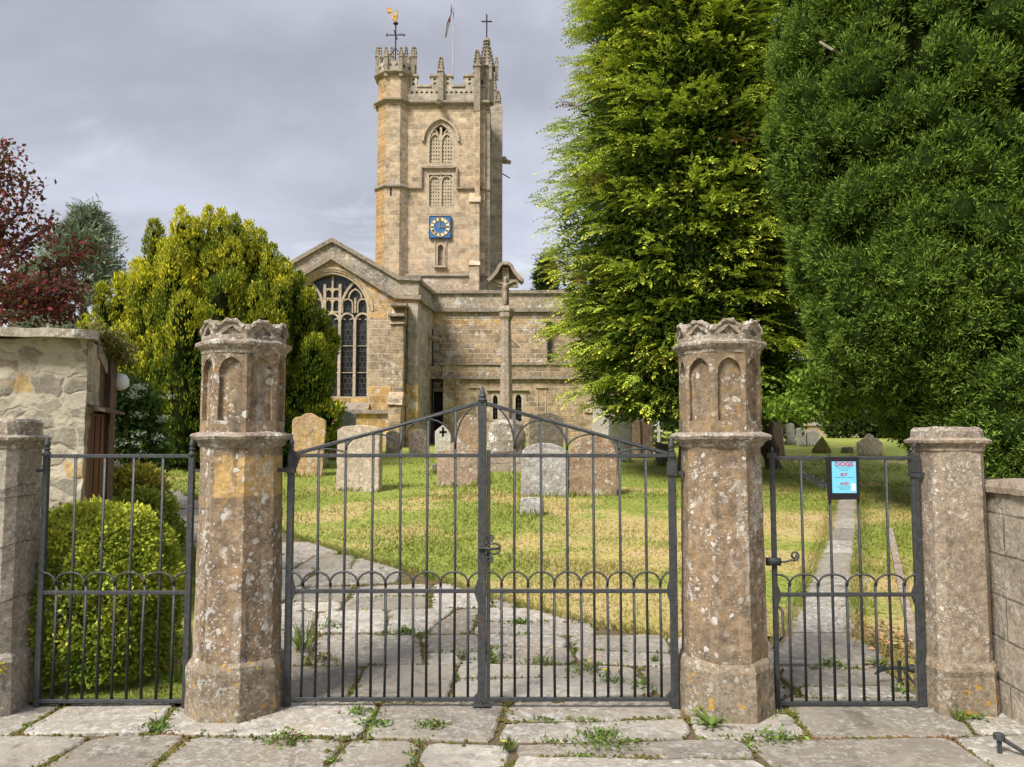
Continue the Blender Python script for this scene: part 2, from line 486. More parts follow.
LITTER = m.fin(c, .9, vo.outputs['Distance'], .8, .02, .1)
m = M('moss')
c = m.mix(m.step(m.noise(14, 4), .4, .62), (.085, .09, .02), (.15, .12, .035))
c = m.mix(m.step(m.noise(3.1, 3), .5, .65), c, (.17, .10, .05))
MOSS = m.fin(c, .95, m.noise(160, 3), .9, .01, .1)


def lawn_material(name, blades):
    m = M(name)
    big = m.noise(.55, 3, .5, vec=m.scaled(1, 1.25, .0, (3.3, 1.2, 0)))
    mid = m.noise(2.4, 5, .6, vec=m.scaled(1, 1, .0))
    fine = m.noise(16, 4, .65, vec=m.scaled(1, 1, .0))
    s_ = m.math('ADD', m.math('MULTIPLY', big, .70), m.math('ADD', m.math('MULTIPLY', mid, .28), m.math('MULTIPLY', fine, .14)))
    # the middle of the grass plot is parched, its edges and the far shaded part stay green
    sep = m.n('ShaderNodeSeparateXYZ', {0: m.pos})
    dry = m.math('MULTIPLY', m.step(sep.outputs[1], 15.0, 9.5), m.step(sep.outputs[0], -3.6, -1.4))
    s_ = m.math('ADD', s_, m.math('SUBTRACT', m.math('MULTIPLY', dry, .11), .05))
    drym = m.math('MULTIPLY', m.step(s_, .555, .67), .9)
    green = m.mix(m.step(fine, .35, .65), (.195, .235, .045), (.30, .335, .068))
    c = m.mix(drym, green, m.mix(m.step(mid, .4, .6), (.58, .42, .22), (.48, .39, .14)))
    if blades:
        at = m.n('ShaderNodeAttribute', attribute_name='tint')
        c = m.mix(.35, c, at.outputs['Color'])
        m.fin(c, .6, spec=.25)
        tr = m.n('ShaderNodeBsdfTranslucent', {'Color': c})
        mx = m.n('ShaderNodeMixShader', {0: .3, 1: m.bsdf.outputs[0], 2: tr.outputs[0]})
        m.nt.links.new(mx.outputs[0], m.out.inputs[0])
        return m.mat
    c = m.mix(m.math('MULTIPLY', m.step(fine, .5, .35), .45), c, (.11, .10, .035))
    return m.fin(c, .9, m.noise(40, 5, .7), .9, .03, .1)


LAWN = lawn_material('lawn_turf', False)
BLADE = lawn_material('lawn_blades', True)

# rubble of the outbuilding
m = M('rubble_stone_wall')
v0 = m.warp(4, .22, m.scaled(1, 1, 1))
vec = m.n('ShaderNodeMapping', {'Vector': v0, 'Scale': (1.0, 1.0, 1.75)}).outputs[0]
ve = m.n('ShaderNodeTexVoronoi', {'Vector': vec, 'Scale': 5.2}, feature='DISTANCE_TO_EDGE')
vc = m.n('ShaderNodeTexVoronoi', {'Vector': vec, 'Scale': 5.2})
sc_ = m.n('ShaderNodeSeparateColor', {0: vc.outputs['Color']})
c = m.mix(m.step(sc_.outputs[0], .1, .9), (.25, .22, .17), (.45, .395, .30))
c = m.mix(m.step(sc_.outputs[1], .88, .90), c, (.46, .31, .13))
c = m.mix(m.math('MULTIPLY', m.step(sc_.outputs[2], .84, .87), .8), c, (.2, .175, .14))
c = m.mix(m.math('MULTIPLY', m.step(m.noise(14, 6, .7), .5, .65), .6), c, (.22, .19, .15))
mort = m.step(m.math('ADD', ve.outputs['Distance'], m.math('MULTIPLY', m.noise(25, 3), .06)), .10, .05)
c = m.mix(m.math('MULTIPLY', mort, .8), c, (.43, .375, .285))
c = m.mix(m.math('MULTIPLY', m.step(m.noise(7, 8, .75, vec=m.scaled(1, 1, 1, (6, 2, 2))), .48, .6), .45), c, (.43, .38, .29))
c = m.mix(m.math('MULTIPLY', m.step(m.noise(2.4, 6, .65, vec=m.scaled(1, 1, .7, (1, 1, 4))), .54, .7), .6), c, (.13, .115, .09))
c = m.mix(m.math('MULTIPLY', m.step(m.noise(30, 4, .7), .6, .68), .6), c, (.52, .5, .44))
h = m.math('ADD', m.math('MULTIPLY', m.step(ve.outputs['Distance'], .02, .2), m.step(m.noise(3, 3), .3, .6)), m.math('MULTIPLY', m.noise(20, 7, .75), 1.3))
RUBBLE = m.fin(c, .92, h, .6, .022, .15)
S_COPE = stone('mossy_coping_stone', (.30, .26, .205), (.36, .305, .235), (.19, .16, .12), 3, .85, 18, .12, .5, (.52, .5, .43), wspread=.44)
S_BLOCK = stone('grey_block_wall_stone', (.38, .325, .255), (.33, .28, .22), (.22, .19, .15), 3.5, .7, 22, .06, .4, (.52, .49, .43), (.75, .23, .008, .2, (.12, .10, .08)), .6, 50, wspread=.45)

# ================================================================== ground, lawns, paving
def sheet(name, xs, ys, dz, mat, kind='structure', zf=gz):
    X, Y = np.meshgrid(xs, ys)
    Z = zf(X, Y) + dz
    mb = MB()
    nx = len(xs)
    mb.v = list(zip(X.ravel().tolist(), Y.ravel().tolist(), Z.ravel().tolist()))
    for j in range(len(ys) - 1):
        for i in range(nx - 1):
            a = j * nx + i
            mb.f.append([a, a + 1, a + 1 + nx, a + nx]); mb.m.append(0)
    return tag(mb.build(name, mat, smooth=True), None, kind=kind)


sheet('ground', np.concatenate([np.linspace(-900, -30, 12), np.linspace(-24, 24, 25), np.linspace(30, 900, 12)]),
      np.concatenate([np.linspace(-60, 2, 6), np.linspace(3, 50, 60), np.linspace(60, 900, 25)]), -.04, LAWN)


def curve_on_ground(pts):
    g = [G(*p) for p in pts]
    g.sort(key=lambda v: v.y)
    return np.array([v.y for v in g]), np.array([v.x for v in g])


mid_l = curve_on_ground([(676, 643), (620, 633), (560, 620), (510, 606), (470, 594), (430, 581), (400, 571), (345, 556), (290, 538), (240, 518), (200, 502), (170, 492)])
left_r = curve_on_ground([(250, 690), (193, 552), (167, 528), (156, 512), (146, 500)])
mid_r = curve_on_ground([(770, 690), (774, 655), (787, 640), (810, 580), (828, 540), (837, 500)])
right_l = curve_on_ground([(905, 692), (878, 655), (850, 640), (853, 590), (858, 540), (859, 500)])
PATH_END = float(mid_r[0][-1])


def f_mid_l(y):
    x = np.interp(y, *mid_l)
    return np.where(y > mid_l[0][-1], mid_l[1][-1] - (y - mid_l[0][-1]) * 3.0, x)


def f_left_r(y):
    x = np.interp(y, *left_r)
    return np.where(y > left_r[0][-1], left_r[1][-1] - (y - left_r[0][-1]) * 1.6, x)


def f_mid_r(y):
    return np.where(y > PATH_END, np.interp(y, *mid_r) + (y - PATH_END) * 4, np.interp(y, *mid_r))


def f_right_l(y):
    return np.where(y > PATH_END, np.interp(y, *right_l) + (y - PATH_END) * .2, np.interp(y, *right_l))


def strip(name, ys, lf, rf, nx, dz=.05):
    ys = np.asarray(ys)
    xl, xr = lf(ys), rf(ys)
    mb = MB()
    t = np.linspace(0, 1, nx)
    for y, a, b in zip(ys, xl, xr):
        for q in t:
            x = a + (b - a) * q
            edge = min(q, 1 - q) * (b - a)
            mb.v.append((float(x), float(y), float(gz(x, y)) + dz * min(1, .25 + edge / .12)))
    for j in range(len(ys) - 1):
        for i in range(nx - 1):
            a = j * nx + i
            mb.f.append([a, a + 1, a + 1 + nx, a + nx]); mb.m.append(0)
    return tag(mb.build(name, LAWN, smooth=True), None, kind='structure')


ymid = np.concatenate([np.linspace(mid_l[0][0], 17, 70), np.linspace(17.5, 48, 40)])
strip('lawn', ymid, f_mid_l, lambda y: np.where(y > PATH_END, np.minimum(f_mid_r(y), 22), f_mid_r(y)), 60)
strip('lawn', np.concatenate([np.linspace(4.60, 14, 52)]), lambda y: np.full_like(y, -9.0), f_left_r, 30)
yr = np.concatenate([np.linspace(4.8, 14, 60), np.linspace(14.5, 18.0, 10)])
strip('lawn', yr, f_right_l, lambda y: np.full_like(y, 14.0), 50)


def inside_lawn(x, y, m=0.0):
    a = (y > mid_l[0][0]) & (x > f_mid_l(y) + m) & (x < f_mid_r(y) - m)
    b = (y > 4.60) & (x < f_left_r(y) - m)
    c = (y > 4.8) & (x > f_right_l(y) + m)
    return a | b | c


# soil bed under the flagstones, and the flagstones themselves (one floor)
sheet('paving_bed', np.linspace(-9, 4.2, 60), np.linspace(1.0, 14.5, 80), .014, SOIL)
slabs = MB()
JOINTS = []
rowy = [1.0, 1.7, 2.4, 3.0, 3.56, 4.13, 4.70, 5.28, 5.95, 6.55, 7.2, 7.75, 8.4, 9.0, 9.7, 10.3, 11, 11.7, 12.4, 13.1, 13.9]
rs = random.Random(3)


def wob(x, k):
    return .05 * math.sin(x * 1.1 + k * 2.1) + .025 * math.sin(x * 2.7 + k)


def slab(corners, h):
    """corners counterclockwise in plan"""
    c = Vector((sum(p[0] for p in corners) / len(corners), sum(p[1] for p in corners) / len(corners)))
    if bool(inside_lawn(c.x, c.y, .28)):
        return
    ring = []
    n = len(corners)
    tx, ty = rs.uniform(-.008, .008), rs.uniform(-.008, .008)
    for i in range(n):
        a, b = Vector(corners[i]), Vector(corners[(i + 1) % n])
        k = max(2, int((b - a).length / .07))
        for j in range(k):
            p = a + (b - a) * (j / k)
            q = mnoise.noise_vector(Vector((p.x * 9, p.y * 9, 3))) * .012 + mnoise.noise_vector(Vector((p.x * 31, p.y * 31, 3))) * .006
            if j == 0:
                p = p + (c - p).normalized() * rs.uniform(.01, .045)
            ring.append(Vector((p.x + q.x, p.y + q.y)))

    def lift(p, s, dz):
        q = c + (p - c) * s
        ins = Vector((q.x, q.y))
        d = (p - c).length
        q = p + (c - p).normalized() * ((1 - s) * 1.0)
        return (q.x, q.y, float(gz(q.x, q.y)) + h + dz + tx * (q.x - c.x) / .5 + ty * (q.y - c.y) / .5)
    n2 = len(ring)
    r0 = [(p.x, p.y, float(gz(p.x, p.y)) - .02) for p in ring]
    r1 = [lift(p, 1.0, -.010) for p in ring]
    r2 = [lift(p, 1 - .012, -.001) for p in ring]
    r3 = [lift(p, 1 - .05, .002 * rs.uniform(-1, 1)) for p in ring]
    cz = float(gz(c.x, c.y)) + h
    o = len(slabs.v)
    slabs.v += r0 + r1 + r2 + r3 + [(c.x, c.y, cz)]
    for k in range(3):
        for i in range(n2):
            slabs.f.append([o + k * n2 + i, o + k * n2 + (i + 1) % n2, o + (k + 1) * n2 + (i + 1) % n2, o + (k + 1) * n2 + i]); slabs.m.append(0)
    for i in range(n2):
        slabs.f.append([o + 3 * n2 + i, o + 3 * n2 + (i + 1) % n2, o + 4 * n2]); slabs.m.append(0)
    for i in range(n):
        JOINTS.append((Vector(corners[i]), Vector(corners[(i + 1) % n])))


for k in range(len(rowy) - 1):
    y0, y1 = rowy[k], rowy[k + 1]
    x = -8.2 + rs.uniform(0, .6)
    pj = (0, 0)
    while x < 3.6:
        w = rs.uniform(.42, 1.05)
        if 3.4 < y0 < 5 and -2 < x < 2.2:
            w = rs.uniform(.6, 1.25)
        x2 = x + w
        g = rs.uniform(.006, .016)
        nj = (rs.uniform(-.09, .09), rs.uniform(-.09, .09))
        A = (x + pj[0] + g, y0 + wob(x, k) + g); B = (x2 + nj[0] - g, y0 + wob(x2, k) + g)
        Cc = (x2 + nj[1] - g, y1 + wob(x2, k + 1) - g); D = (x + pj[1] + g, y1 + wob(x, k + 1) - g)
        hh = .030 + rs.uniform(-.007, .007)
        r = rs.random()
        if r < .14:      # a slab cracked across
            t0, t1 = rs.uniform(.25, .75), rs.uniform(.25, .75)
            E = (A[0] + (B[0] - A[0]) * t0, A[1] + (B[1] - A[1]) * t0); H = (D[0] + (Cc[0] - D[0]) * t1, D[1] + (Cc[1] - D[1]) * t1)
            slab([A, (E[0] - .008, E[1]), (H[0] - .008, H[1]), D], hh)
            slab([(E[0] + .008, E[1]), B, Cc, (H[0] + .008, H[1])], hh - .004)
        elif r < .40:    # two half-depth slabs
            t = rs.uniform(.35, .65)
            E = (A[0] + (D[0] - A[0]) * t, A[1] + (D[1] - A[1]) * t); H = (B[0] + (Cc[0] - B[0]) * t, B[1] + (Cc[1] - B[1]) * t + rs.uniform(-.05, .05))
            slab([A, B, (H[0], H[1] - g), (E[0], E[1] - g)], hh)
            slab([(E[0], E[1] + g), (H[0], H[1] + g), Cc, D], hh - .003)
        else:
            slab([A, B, Cc, D], hh)
        x, pj = x2, nj
tag(slabs.build('paving', FLAG), None, kind='structure')

# the narrow path of the side gate
mb = MB()
ys = np.arange(5.3, PATH_END, .62)
for i, y in enumerate(ys):
    y2 = min(y + .62 - .014, PATH_END)
    for q in range(1):
        a, b = float(f_mid_r(np.array(y))) - .03, float(f_right_l(np.array(y))) + .03
        a2, b2 = float(f_mid_r(np.array(y2))) - .03, float(f_right_l(np.array(y2))) + .03
        k = 6
        ring = [(a + (b - a) * j / k, y) for j in range(k)] + [(b + (b2 - b) * j / k, y + (y2 - y) * j / k) for j in range(k)] + \
               [(b2 + (a2 - b2) * j / k, y2) for j in range(k)] + [(a2 + (a - a2) * j / k, y2 + (y - y2) * j / k) for j in range(k)]
        h = .04 + rs.uniform(-.006, .006)
        mb.hull8([(u, v, float(gz(u, v)) - .02) for u, v in ring], [(u, v, float(gz(u, v)) + h) for u, v in ring])
tag(mb.build('path', FLAG), None, kind='structure')
# where it turns off behind the notice
a, b, c_, d_ = G(838, 503), G(862, 500), G(795, 476), G(803, 474)
mb = MB()
K = 12
for i in range(K + 1):
    t = i / K
    for p, q in ((a, c_), (b, d_)):
        v = p + (q - p) * t
        mb.v.append((v.x, v.y, float(gz(v.x, v.y)) + .058))
    if i:
        mb.f.append([2 * i - 2, 2 * i - 1, 2 * i + 1, 2 * i]); mb.m.append(0)
tag(mb.build('path', FLAG), None, kind='structure')

# litter beside the kerb, and the kerb
k0, k1, k2 = G(915, 655), G(903, 600), G(890, 535)
mb = MB()
for a, b in ((k0, k1), (k1, k2)):
    n = 3
    for i in range(n):
        p, q = a + (b - a) * (i / n), a + (b - a) * ((i + .96) / n)
        w = .035
        bot = [(p.x - w, p.y, float(gz(p.x, p.y)) - .05), (p.x + w, p.y, float(gz(p.x, p.y)) - .05), (q.x + w, q.y, float(gz(q.x, q.y)) - .05), (q.x - w, q.y, float(gz(q.x, q.y)) - .05)]
        mb.hull8(bot, [(x, y, z + .15) for x, y, z in bot])
tag(mb.build('kerb', S_PALEPIER, rough=(.006, 9, .08, 3)), None, kind='structure')

# ------------------------------------------------------------------ quick leaf meshes
def fast_mesh(name, V, faces4, mat, root=None, tint=None):
    """V (n,3) float, faces4 (m,k) int, tint (m,3)"""
    k = faces4.shape[1]
    if root is not None:
        V = V - np.array(root['_o'])
    me = bpy.data.meshes.new(name)
    me.vertices.add(len(V)); me.vertices.foreach_set('co', np.ascontiguousarray(V, np.float32).ravel())
    me.loops.add(faces4.size); me.loops.foreach_set('vertex_index', np.ascontiguousarray(faces4, np.int32).ravel())
    me.polygons.add(len(faces4))
    me.polygons.foreach_set('loop_start', np.arange(0, faces4.size, k, dtype=np.int32))
    me.update(calc_edges=True)
    me.materials.append(mat)
    if tint is not None:
        at = me.attributes.new('tint', 'FLOAT_COLOR', 'FACE')
        c = np.ones((len(tint), 4), np.float32); c[:, :3] = np.clip(tint, 0, 1)
        at.data.foreach_set('color', c.ravel())
    ob = bpy.data.objects.new(name, me)
    COL.objects.link(ob)
    if root is not None:
        ob.parent = root
    return ob


def unit(a):
    return a / np.maximum(np.linalg.norm(a, axis=-1, keepdims=True), 1e-9)


def leaf_quads(P, A, Nn, L, Wd, fold=.18, wide=.42):
    A = unit(A)
    S = unit(np.cross(A, Nn)); Nn = np.cross(S, A)
    L = np.asarray(L)[:, None]; Wd = np.asarray(Wd)[:, None]
    v0 = P
    v1 = P + A * L * wide + S * Wd * .5 + Nn * Wd * fold
    v2 = P + A * L
    v3 = P + A * L * wide - S * Wd * .5 + Nn * Wd * fold
    V = np.stack([v0, v1, v2, v3], 1).reshape(-1, 3)
    Fc = np.arange(len(P) * 4).reshape(-1, 4)
    return V, Fc


def rand_unit(n):
    return unit(rng.normal(size=(n, 3)))


def vnoise(P, scale, seed=0.0):
    """cheap smooth value noise made of sines, about -1..1"""
    p = P * scale + seed
    x, y, z = p[..., 0], p[..., 1], p[..., 2]
    a = np.sin(x * 1.7 + 1.3 * np.sin(y * 1.1 + seed) + .7) * np.sin(y * 1.5 + 1.1 * np.sin(z * 1.3) + seed * 1.7) + np.sin(z * 1.9 + 1.2 * np.sin(x * .9 + 2)) * .7
    b = np.sin(x * 3.9 + 2 * np.sin(z * 2.3)) * np.sin(y * 4.3 + 1.7 * np.sin(x * 2.1)) * .5
    return (a + b) / 1.6


def col(n, base, var=.25):
    """n leaf colours round a base, each leaf its own"""
    base = np.asarray(base, float)
    k = 1 + rng.normal(0, var, (n, 1))
    h = 1 + rng.normal(0, var * .35, (n, 3))
    return base * np.clip(k, .35, 2.0) * h


# grass blades on the lawns (uncountable)
def blades(n, ylo, yhi, hh, ww):
    y = rng.uniform(ylo, yhi, n)
    x = rng.uniform(-1, 1, n) * y * .72
    ok = inside_lawn(x, y, -.035) 
    x, y = x[ok], y[ok]
    n = len(x)
    z = gz(x, y) + .03
    A = rng.normal(0, .55, (n, 3)); A[:, 2] = 1
    N_ = rng.normal(0, 1, (n, 3)); N_[:, 2] *= .2
    L = rng.uniform(.5, 1.2, n) * hh * (1 + .5 * vnoise(np.stack([x, y, x * 0], 1), 1.3))
    return np.stack([x, y, z], 1), A, N_, L, rng.uniform(.7, 1.3, n) * ww


parts = [blades(66000, 4.62, 8, .05, .010), blades(60000, 7.5, 12, .055, .015), blades(45000, 11.5, 19, .06, .022)]
# longer grass along the lawn edges and the left strip
def edge_tufts(fn, ya, yb, n, side):
    y = rng.uniform(ya, yb, n)
    x = fn(y) + side * np.abs(rng.normal(0, .06, n))
    z = gz(x, y) + .01
    A = rng.normal(0, .6, (n, 3)); A[:, 2] = 1; A[:, 0] -= side * .5
    return np.stack([x, y, z], 1), A, rng.normal(0, 1, (n, 3)), rng.uniform(.04, .11, n), rng.uniform(.006, .012, n)
parts += [edge_tufts(f_mid_l, mid_l[0][0], 12, 6000, 1), edge_tufts(f_mid_r, 5.6, PATH_END, 4000, -1), edge_tufts(f_right_l, 5.2, PATH_END, 4000, 1), edge_tufts(f_left_r, 4.9, 11, 6000, -1)]
P, A, N_, L, Wd = [np.concatenate([p[i] for p in parts]) for i in range(5)]
V, Fc = leaf_quads(P, A, N_, L, Wd)
tint = col(len(P), (.20, .22, .045), .3)
tag(fast_mesh('grass', V, Fc, BLADE, None, tint), 'short grass of the churchyard lawn, green with parched straw patches', kind='stuff')

# dry fallen leaves by the kerb (uncountable)
n = 420
c0 = G(903, 652)
x = c0.x + rng.normal(0, .16, n); y = c0.y + rng.normal(0, .28, n)
P = np.stack([x, y, gz(x, y) + .055 + rng.uniform(0, .015, n)], 1)
V, Fc = leaf_quads(P, rng.normal(0, 1, (n, 3)) * np.array([1, 1, .25]), rng.normal(0, .3, (n, 3)) + np.array([0, 0, 1.0]), rng.uniform(.025, .055, n), rng.uniform(.015, .03, n))
DRY = foliage('dry_leaf', .7, .1)
tag(fast_mesh('leaf_litter', V, Fc, DRY, None, col(n, (.30, .185, .085), .35)), 'dry orange brown fallen leaves beside the kerb of the narrow path', kind='stuff')

# small yellow flowers sprinkled through the grass (uncountable)
n = 420
y = rng.uniform(6, 15, n); x = rng.uniform(-.5, .5, n) * y * 1.1
dens = vnoise(np.stack([x, y, x * 0], 1), .9, 3)
ok = inside_lawn(x, y, .1) & (dens > -.2)
x, y = x[ok], y[ok]
n = len(x)
allV, allF = [], []
for k in range(5):
    a = 2 * PI * k / 5 + rng.uniform(0, 1, n)
    A = np.stack([np.cos(a), np.sin(a), np.full(n, .5)], 1)
    P = np.stack([x, y, gz(x, y) + .085 + rng.uniform(0, .03, n)], 1)
    V, Fc = leaf_quads(P, A, np.tile([0, 0, 1.], (n, 1)), np.full(n, .014), np.full(n, .012))
    allF.append(Fc + sum(len(q) for q in allV)); allV.append(V)
YEL = plain('yellow_petals', (.72, .52, .03), .6, .1)
tag(fast_mesh('small_flowers', np.concatenate(allV), np.concatenate(allF), YEL), 'tiny yellow flowers sprinkled through the lawn', kind='stuff')

# moss cushions and soil crumbs along the joints (uncountable)
V, Fc = [], []
o = 0
for a, b in JOINTS:
    if a.y > 7.5 or a.y < 2.8 or abs(a.x) > a.y * .75:
        continue
    n = int((b - a).length * (110 if a.y < 5.2 else 45))
    for _ in range(n):
        p = a + (b - a) * rs.random()
        if mnoise.noise(Vector((p.x * 1.6, p.y * 1.6, 5))) < (-.05 if a.x > -1.0 else -.35) and rs.random() < .9:
            continue
        r = rs.uniform(.004, .015)
        h = r * rs.uniform(.4, .9)
        z = float(gz(p.x, p.y)) + .022
        c = (p.x + rs.gauss(0, .022), p.y + rs.gauss(0, .022))
        ang = rs.random() * 6
        k = 5
        for (rr, dz) in ((1, 0), (.7, h * .75), (.3, h)):
            for i in range(k):
                q = 1 + rs.uniform(-.22, .22)
                V.append((c[0] + r * rr * q * math.cos(ang + 2 * PI * i / k), c[1] + r * rr * q * math.sin(ang + 2 * PI * i / k), z + dz + rs.uniform(-.002, .002)))
        for t in range(2):
            for i in range(k):
                Fc.append((o + t * k + i, o + t * k + (i + 1) % k, o + (t + 1) * k + (i + 1) % k, o + (t + 1) * k + i))
        V.append((c[0], c[1], z + h)); 
        for i in range(k):
            Fc.append((o + 2 * k + i, o + 2 * k + (i + 1) % k, o + 3 * k, o + 3 * k))
        o += 3 * k + 1
Fc = [f if f[2] != f[3] else f[:3] for f in Fc]
mb = MB(); mb.v = V; mb.f = [list(f) for f in Fc]; mb.m = [0] * len(Fc)
tag(mb.build('moss', MOSS, smooth=True), 'brown and green moss cushions along the paving joints', kind='stuff')

# tiny seedlings and grass in the joints (uncountable)
PP = []
for a, b in JOINTS:
    if a.y > 9 or a.y < 3.2 or abs(a.x) > a.y * .75:
        continue
    for _ in range(int((b - a).length * 9)):
        p = a + (b - a) * rs.random()
        if mnoise.noise(Vector((p.x * 1.9, p.y * 1.9, 11))) < .12 and rs.random() < .9:
            continue
        PP.append((p.x + rs.gauss(0, .012), p.y + rs.gauss(0, .012), float(gz(p.x, p.y)) + .024))
PP = np.repeat(np.array(PP), 9, 0)
n = len(PP)
PP[:, :2] += rng.normal(0, .018, (n, 2))
A = rng.normal(0, .8, (n, 3)); A[:, 2] = np.abs(A[:, 2]) * .8 + .15
V, Fc = leaf_quads(PP, A, rng.normal(0, .5, (n, 3)) + np.array([0, 0, 1.0]), rng.uniform(.012, .038, n), rng.uniform(.006, .014, n))
tag(fast_mesh('seedlings', V, Fc, LEAFM, None, col(n, (.14, .19, .045), .35)), 'tiny green seedlings scattered along the paving joints', kind='stuff')

# ================================================================== pillars and piers
YG = 4.57


def zg(py, px=512, Y=YG):
    return W(px, py, Y)[1]


def xg(px, py=590, Y=YG):
    return W(px, py, Y)[0]


def oct_pts(cx, cy, r, z, n=8):
    return [(cx + r * math.cos(PI / 8 + 2 * PI * i / n), cy + r * math.sin(PI / 8 + 2 * PI * i / n), z) for i in range(n)]


def octo(mb, cx, cy, prof, mat=0, mats=None, k=1.0):
    return mb.rings([oct_pts(cx, cy, r * k, z) for z, r in prof], mat, True, mats)


def facet_frame(cx, cy, r, k):
    """frame of the k-th side of an octagon of corner radius r: u along the side, v up, w outward"""
    a = PI / 4 * k
    ap = r * math.cos(PI / 8)
    n = (math.cos(a), math.sin(a)); t = (-math.sin(a), math.cos(a))
    return lambda u, v, w: (cx + n[0] * (ap + w) + t[0] * u, cy + n[1] * (ap + w) + t[1] * u, v)


def tall_pillar(px, label, golden, dz=0.0):
    cx, cy = xg(px, 600), YG
    root = thing('gate_pillar', (cx, cy, 0), label, 'gate pillar', 'tall pillars of the double gate')
    z_pl, z_b0, z_b1, z_c0, z_c1, z_top = [W(px, v, YG - .2)[1] for v in (666, 448, 434, 351, 341, 319)]
    Q = .92
    mb = MB()
    octo(mb, cx, cy, [(-.08, .305), (z_pl - .03, .298), (z_pl, .285), (z_pl + .02, .268)], k=Q)
    mb.build('plinth', S_PLINTH, root, rough=(.007, 7, .035, 5))
    mb = MB()
    zj = W(px, 497, YG - .2)[1]; zk = W(px, 456, YG - .2)[1]
    octo(mb, cx, cy, [(z_pl + .018, .266), (z_pl + .3, .262), (zj, .253), (z_b0 + .01, .249)], k=Q)
    mb.build('shaft', [S_PILLAR], root, rough=(.0045, 8, .035, 5))
    mb = MB()
    octo(mb, cx, cy, [(z_b0, .252), (z_b0 + .012, .266), (z_b0 + .03, .270), (z_b0 + .045, .290), (z_b0 + .05, .308), (z_b1 - .012, .318), (z_b1, .306), (z_b1 + .012, .262)], k=Q)
    mb.build('string_course', S_CAP, root, rough=(.006, 11, .03, 5))
    # drum with a blind arch on every side
    mb = MB()
    R = .258 * Q
    ri = R - .03
    octo(mb, cx, cy, [(z_b1 + .005, ri), (z_c0 + .01, ri)])
    half = R * math.sin(PI / 8)
    zb, zt = z_b1 + .006, z_c0
    for k in range(8):
        fr = facet_frame(cx, cy, R, k)
        hw = .067
        hole = arch_outline(-hw, hw, zb + .07, zt - .12, zt - .035, 7)
        mb.plate([(-half, zb), (half, zb), (half, zt), (-half, zt)], [hole], -.029, .0, fr)
    mb.build('arcaded_drum', S_PILLAR, root, rough=(.004, 9, .05, 4))
    mb = MB()
    octo(mb, cx, cy, [(z_c0 - .008, .262), (z_c0 + .012, .266), (z_c0 + .022, .283), (z_c0 + .038, .298), (z_c1 - .006, .300), (z_c1 + .003, .288), (z_c1 + .012, .262)], k=Q)
    mb.build('cornice', S_CAP, root, rough=(.006, 12, .03, 5))
    # crown of eight gablets
    mb = MB()
    Rc = .262 * Q
    hc = Rc * math.sin(PI / 8)
    octo(mb, cx, cy, [(z_c1 + .005, Rc - .022), (z_top - .075, Rc - .024), (z_top - .055, Rc - .08), (z_top - .05, Rc - .16)])
    for k in range(8):
        fr = facet_frame(cx, cy, Rc, k)
        z0 = z_c1 + .008
        top = [(hc, z0), (hc, z_top - .040), (hc * .8, z_top - .044), (.03, z_top - .008), (0, z_top - .002), (-.03, z_top - .008), (-hc * .8, z_top - .044), (-hc, z_top - .040), (-hc, z0)]
        hole = [(-.05, z0 + .03), (.05, z0 + .03), (.056, z_top - .085), (.025, z_top - .06), (0, z_top - .035), (-.025, z_top - .06), (-.056, z_top - .085)]
        mb.plate(top[::-1], [hole], -.021, 0, fr)
        mb.plate(top[::-1], (), -.05, -.0215, fr)
        # rolled edge over the gablet
        mb.tube([fr(-hc, z_top - .046, -.008), fr(-hc * .75, z_top - .046, 0), fr(-.025, z_top - .010, .004), fr(.025, z_top - .010, .004), fr(hc * .75, z_top - .046, 0), fr(hc, z_top - .046, -.008)], .015, 6)
    for p in oct_pts(cx, cy, Rc - .012, 0):
        mb.lathe([(z_top - .085, .012), (z_top - .062, .026), (z_top - .04, .02), (z_top - .03, .006)], p[0], p[1], 8)
    mb.build('crown', S_CAP, root, rough=(.007, 11, .03, 4))
    return root


tall_pillar(239, 'tall octagonal brown pillar with golden repair block left of the double gate', True)
tall_pillar(723, 'tall octagonal brown pillar without golden block, right of the double gate', False)


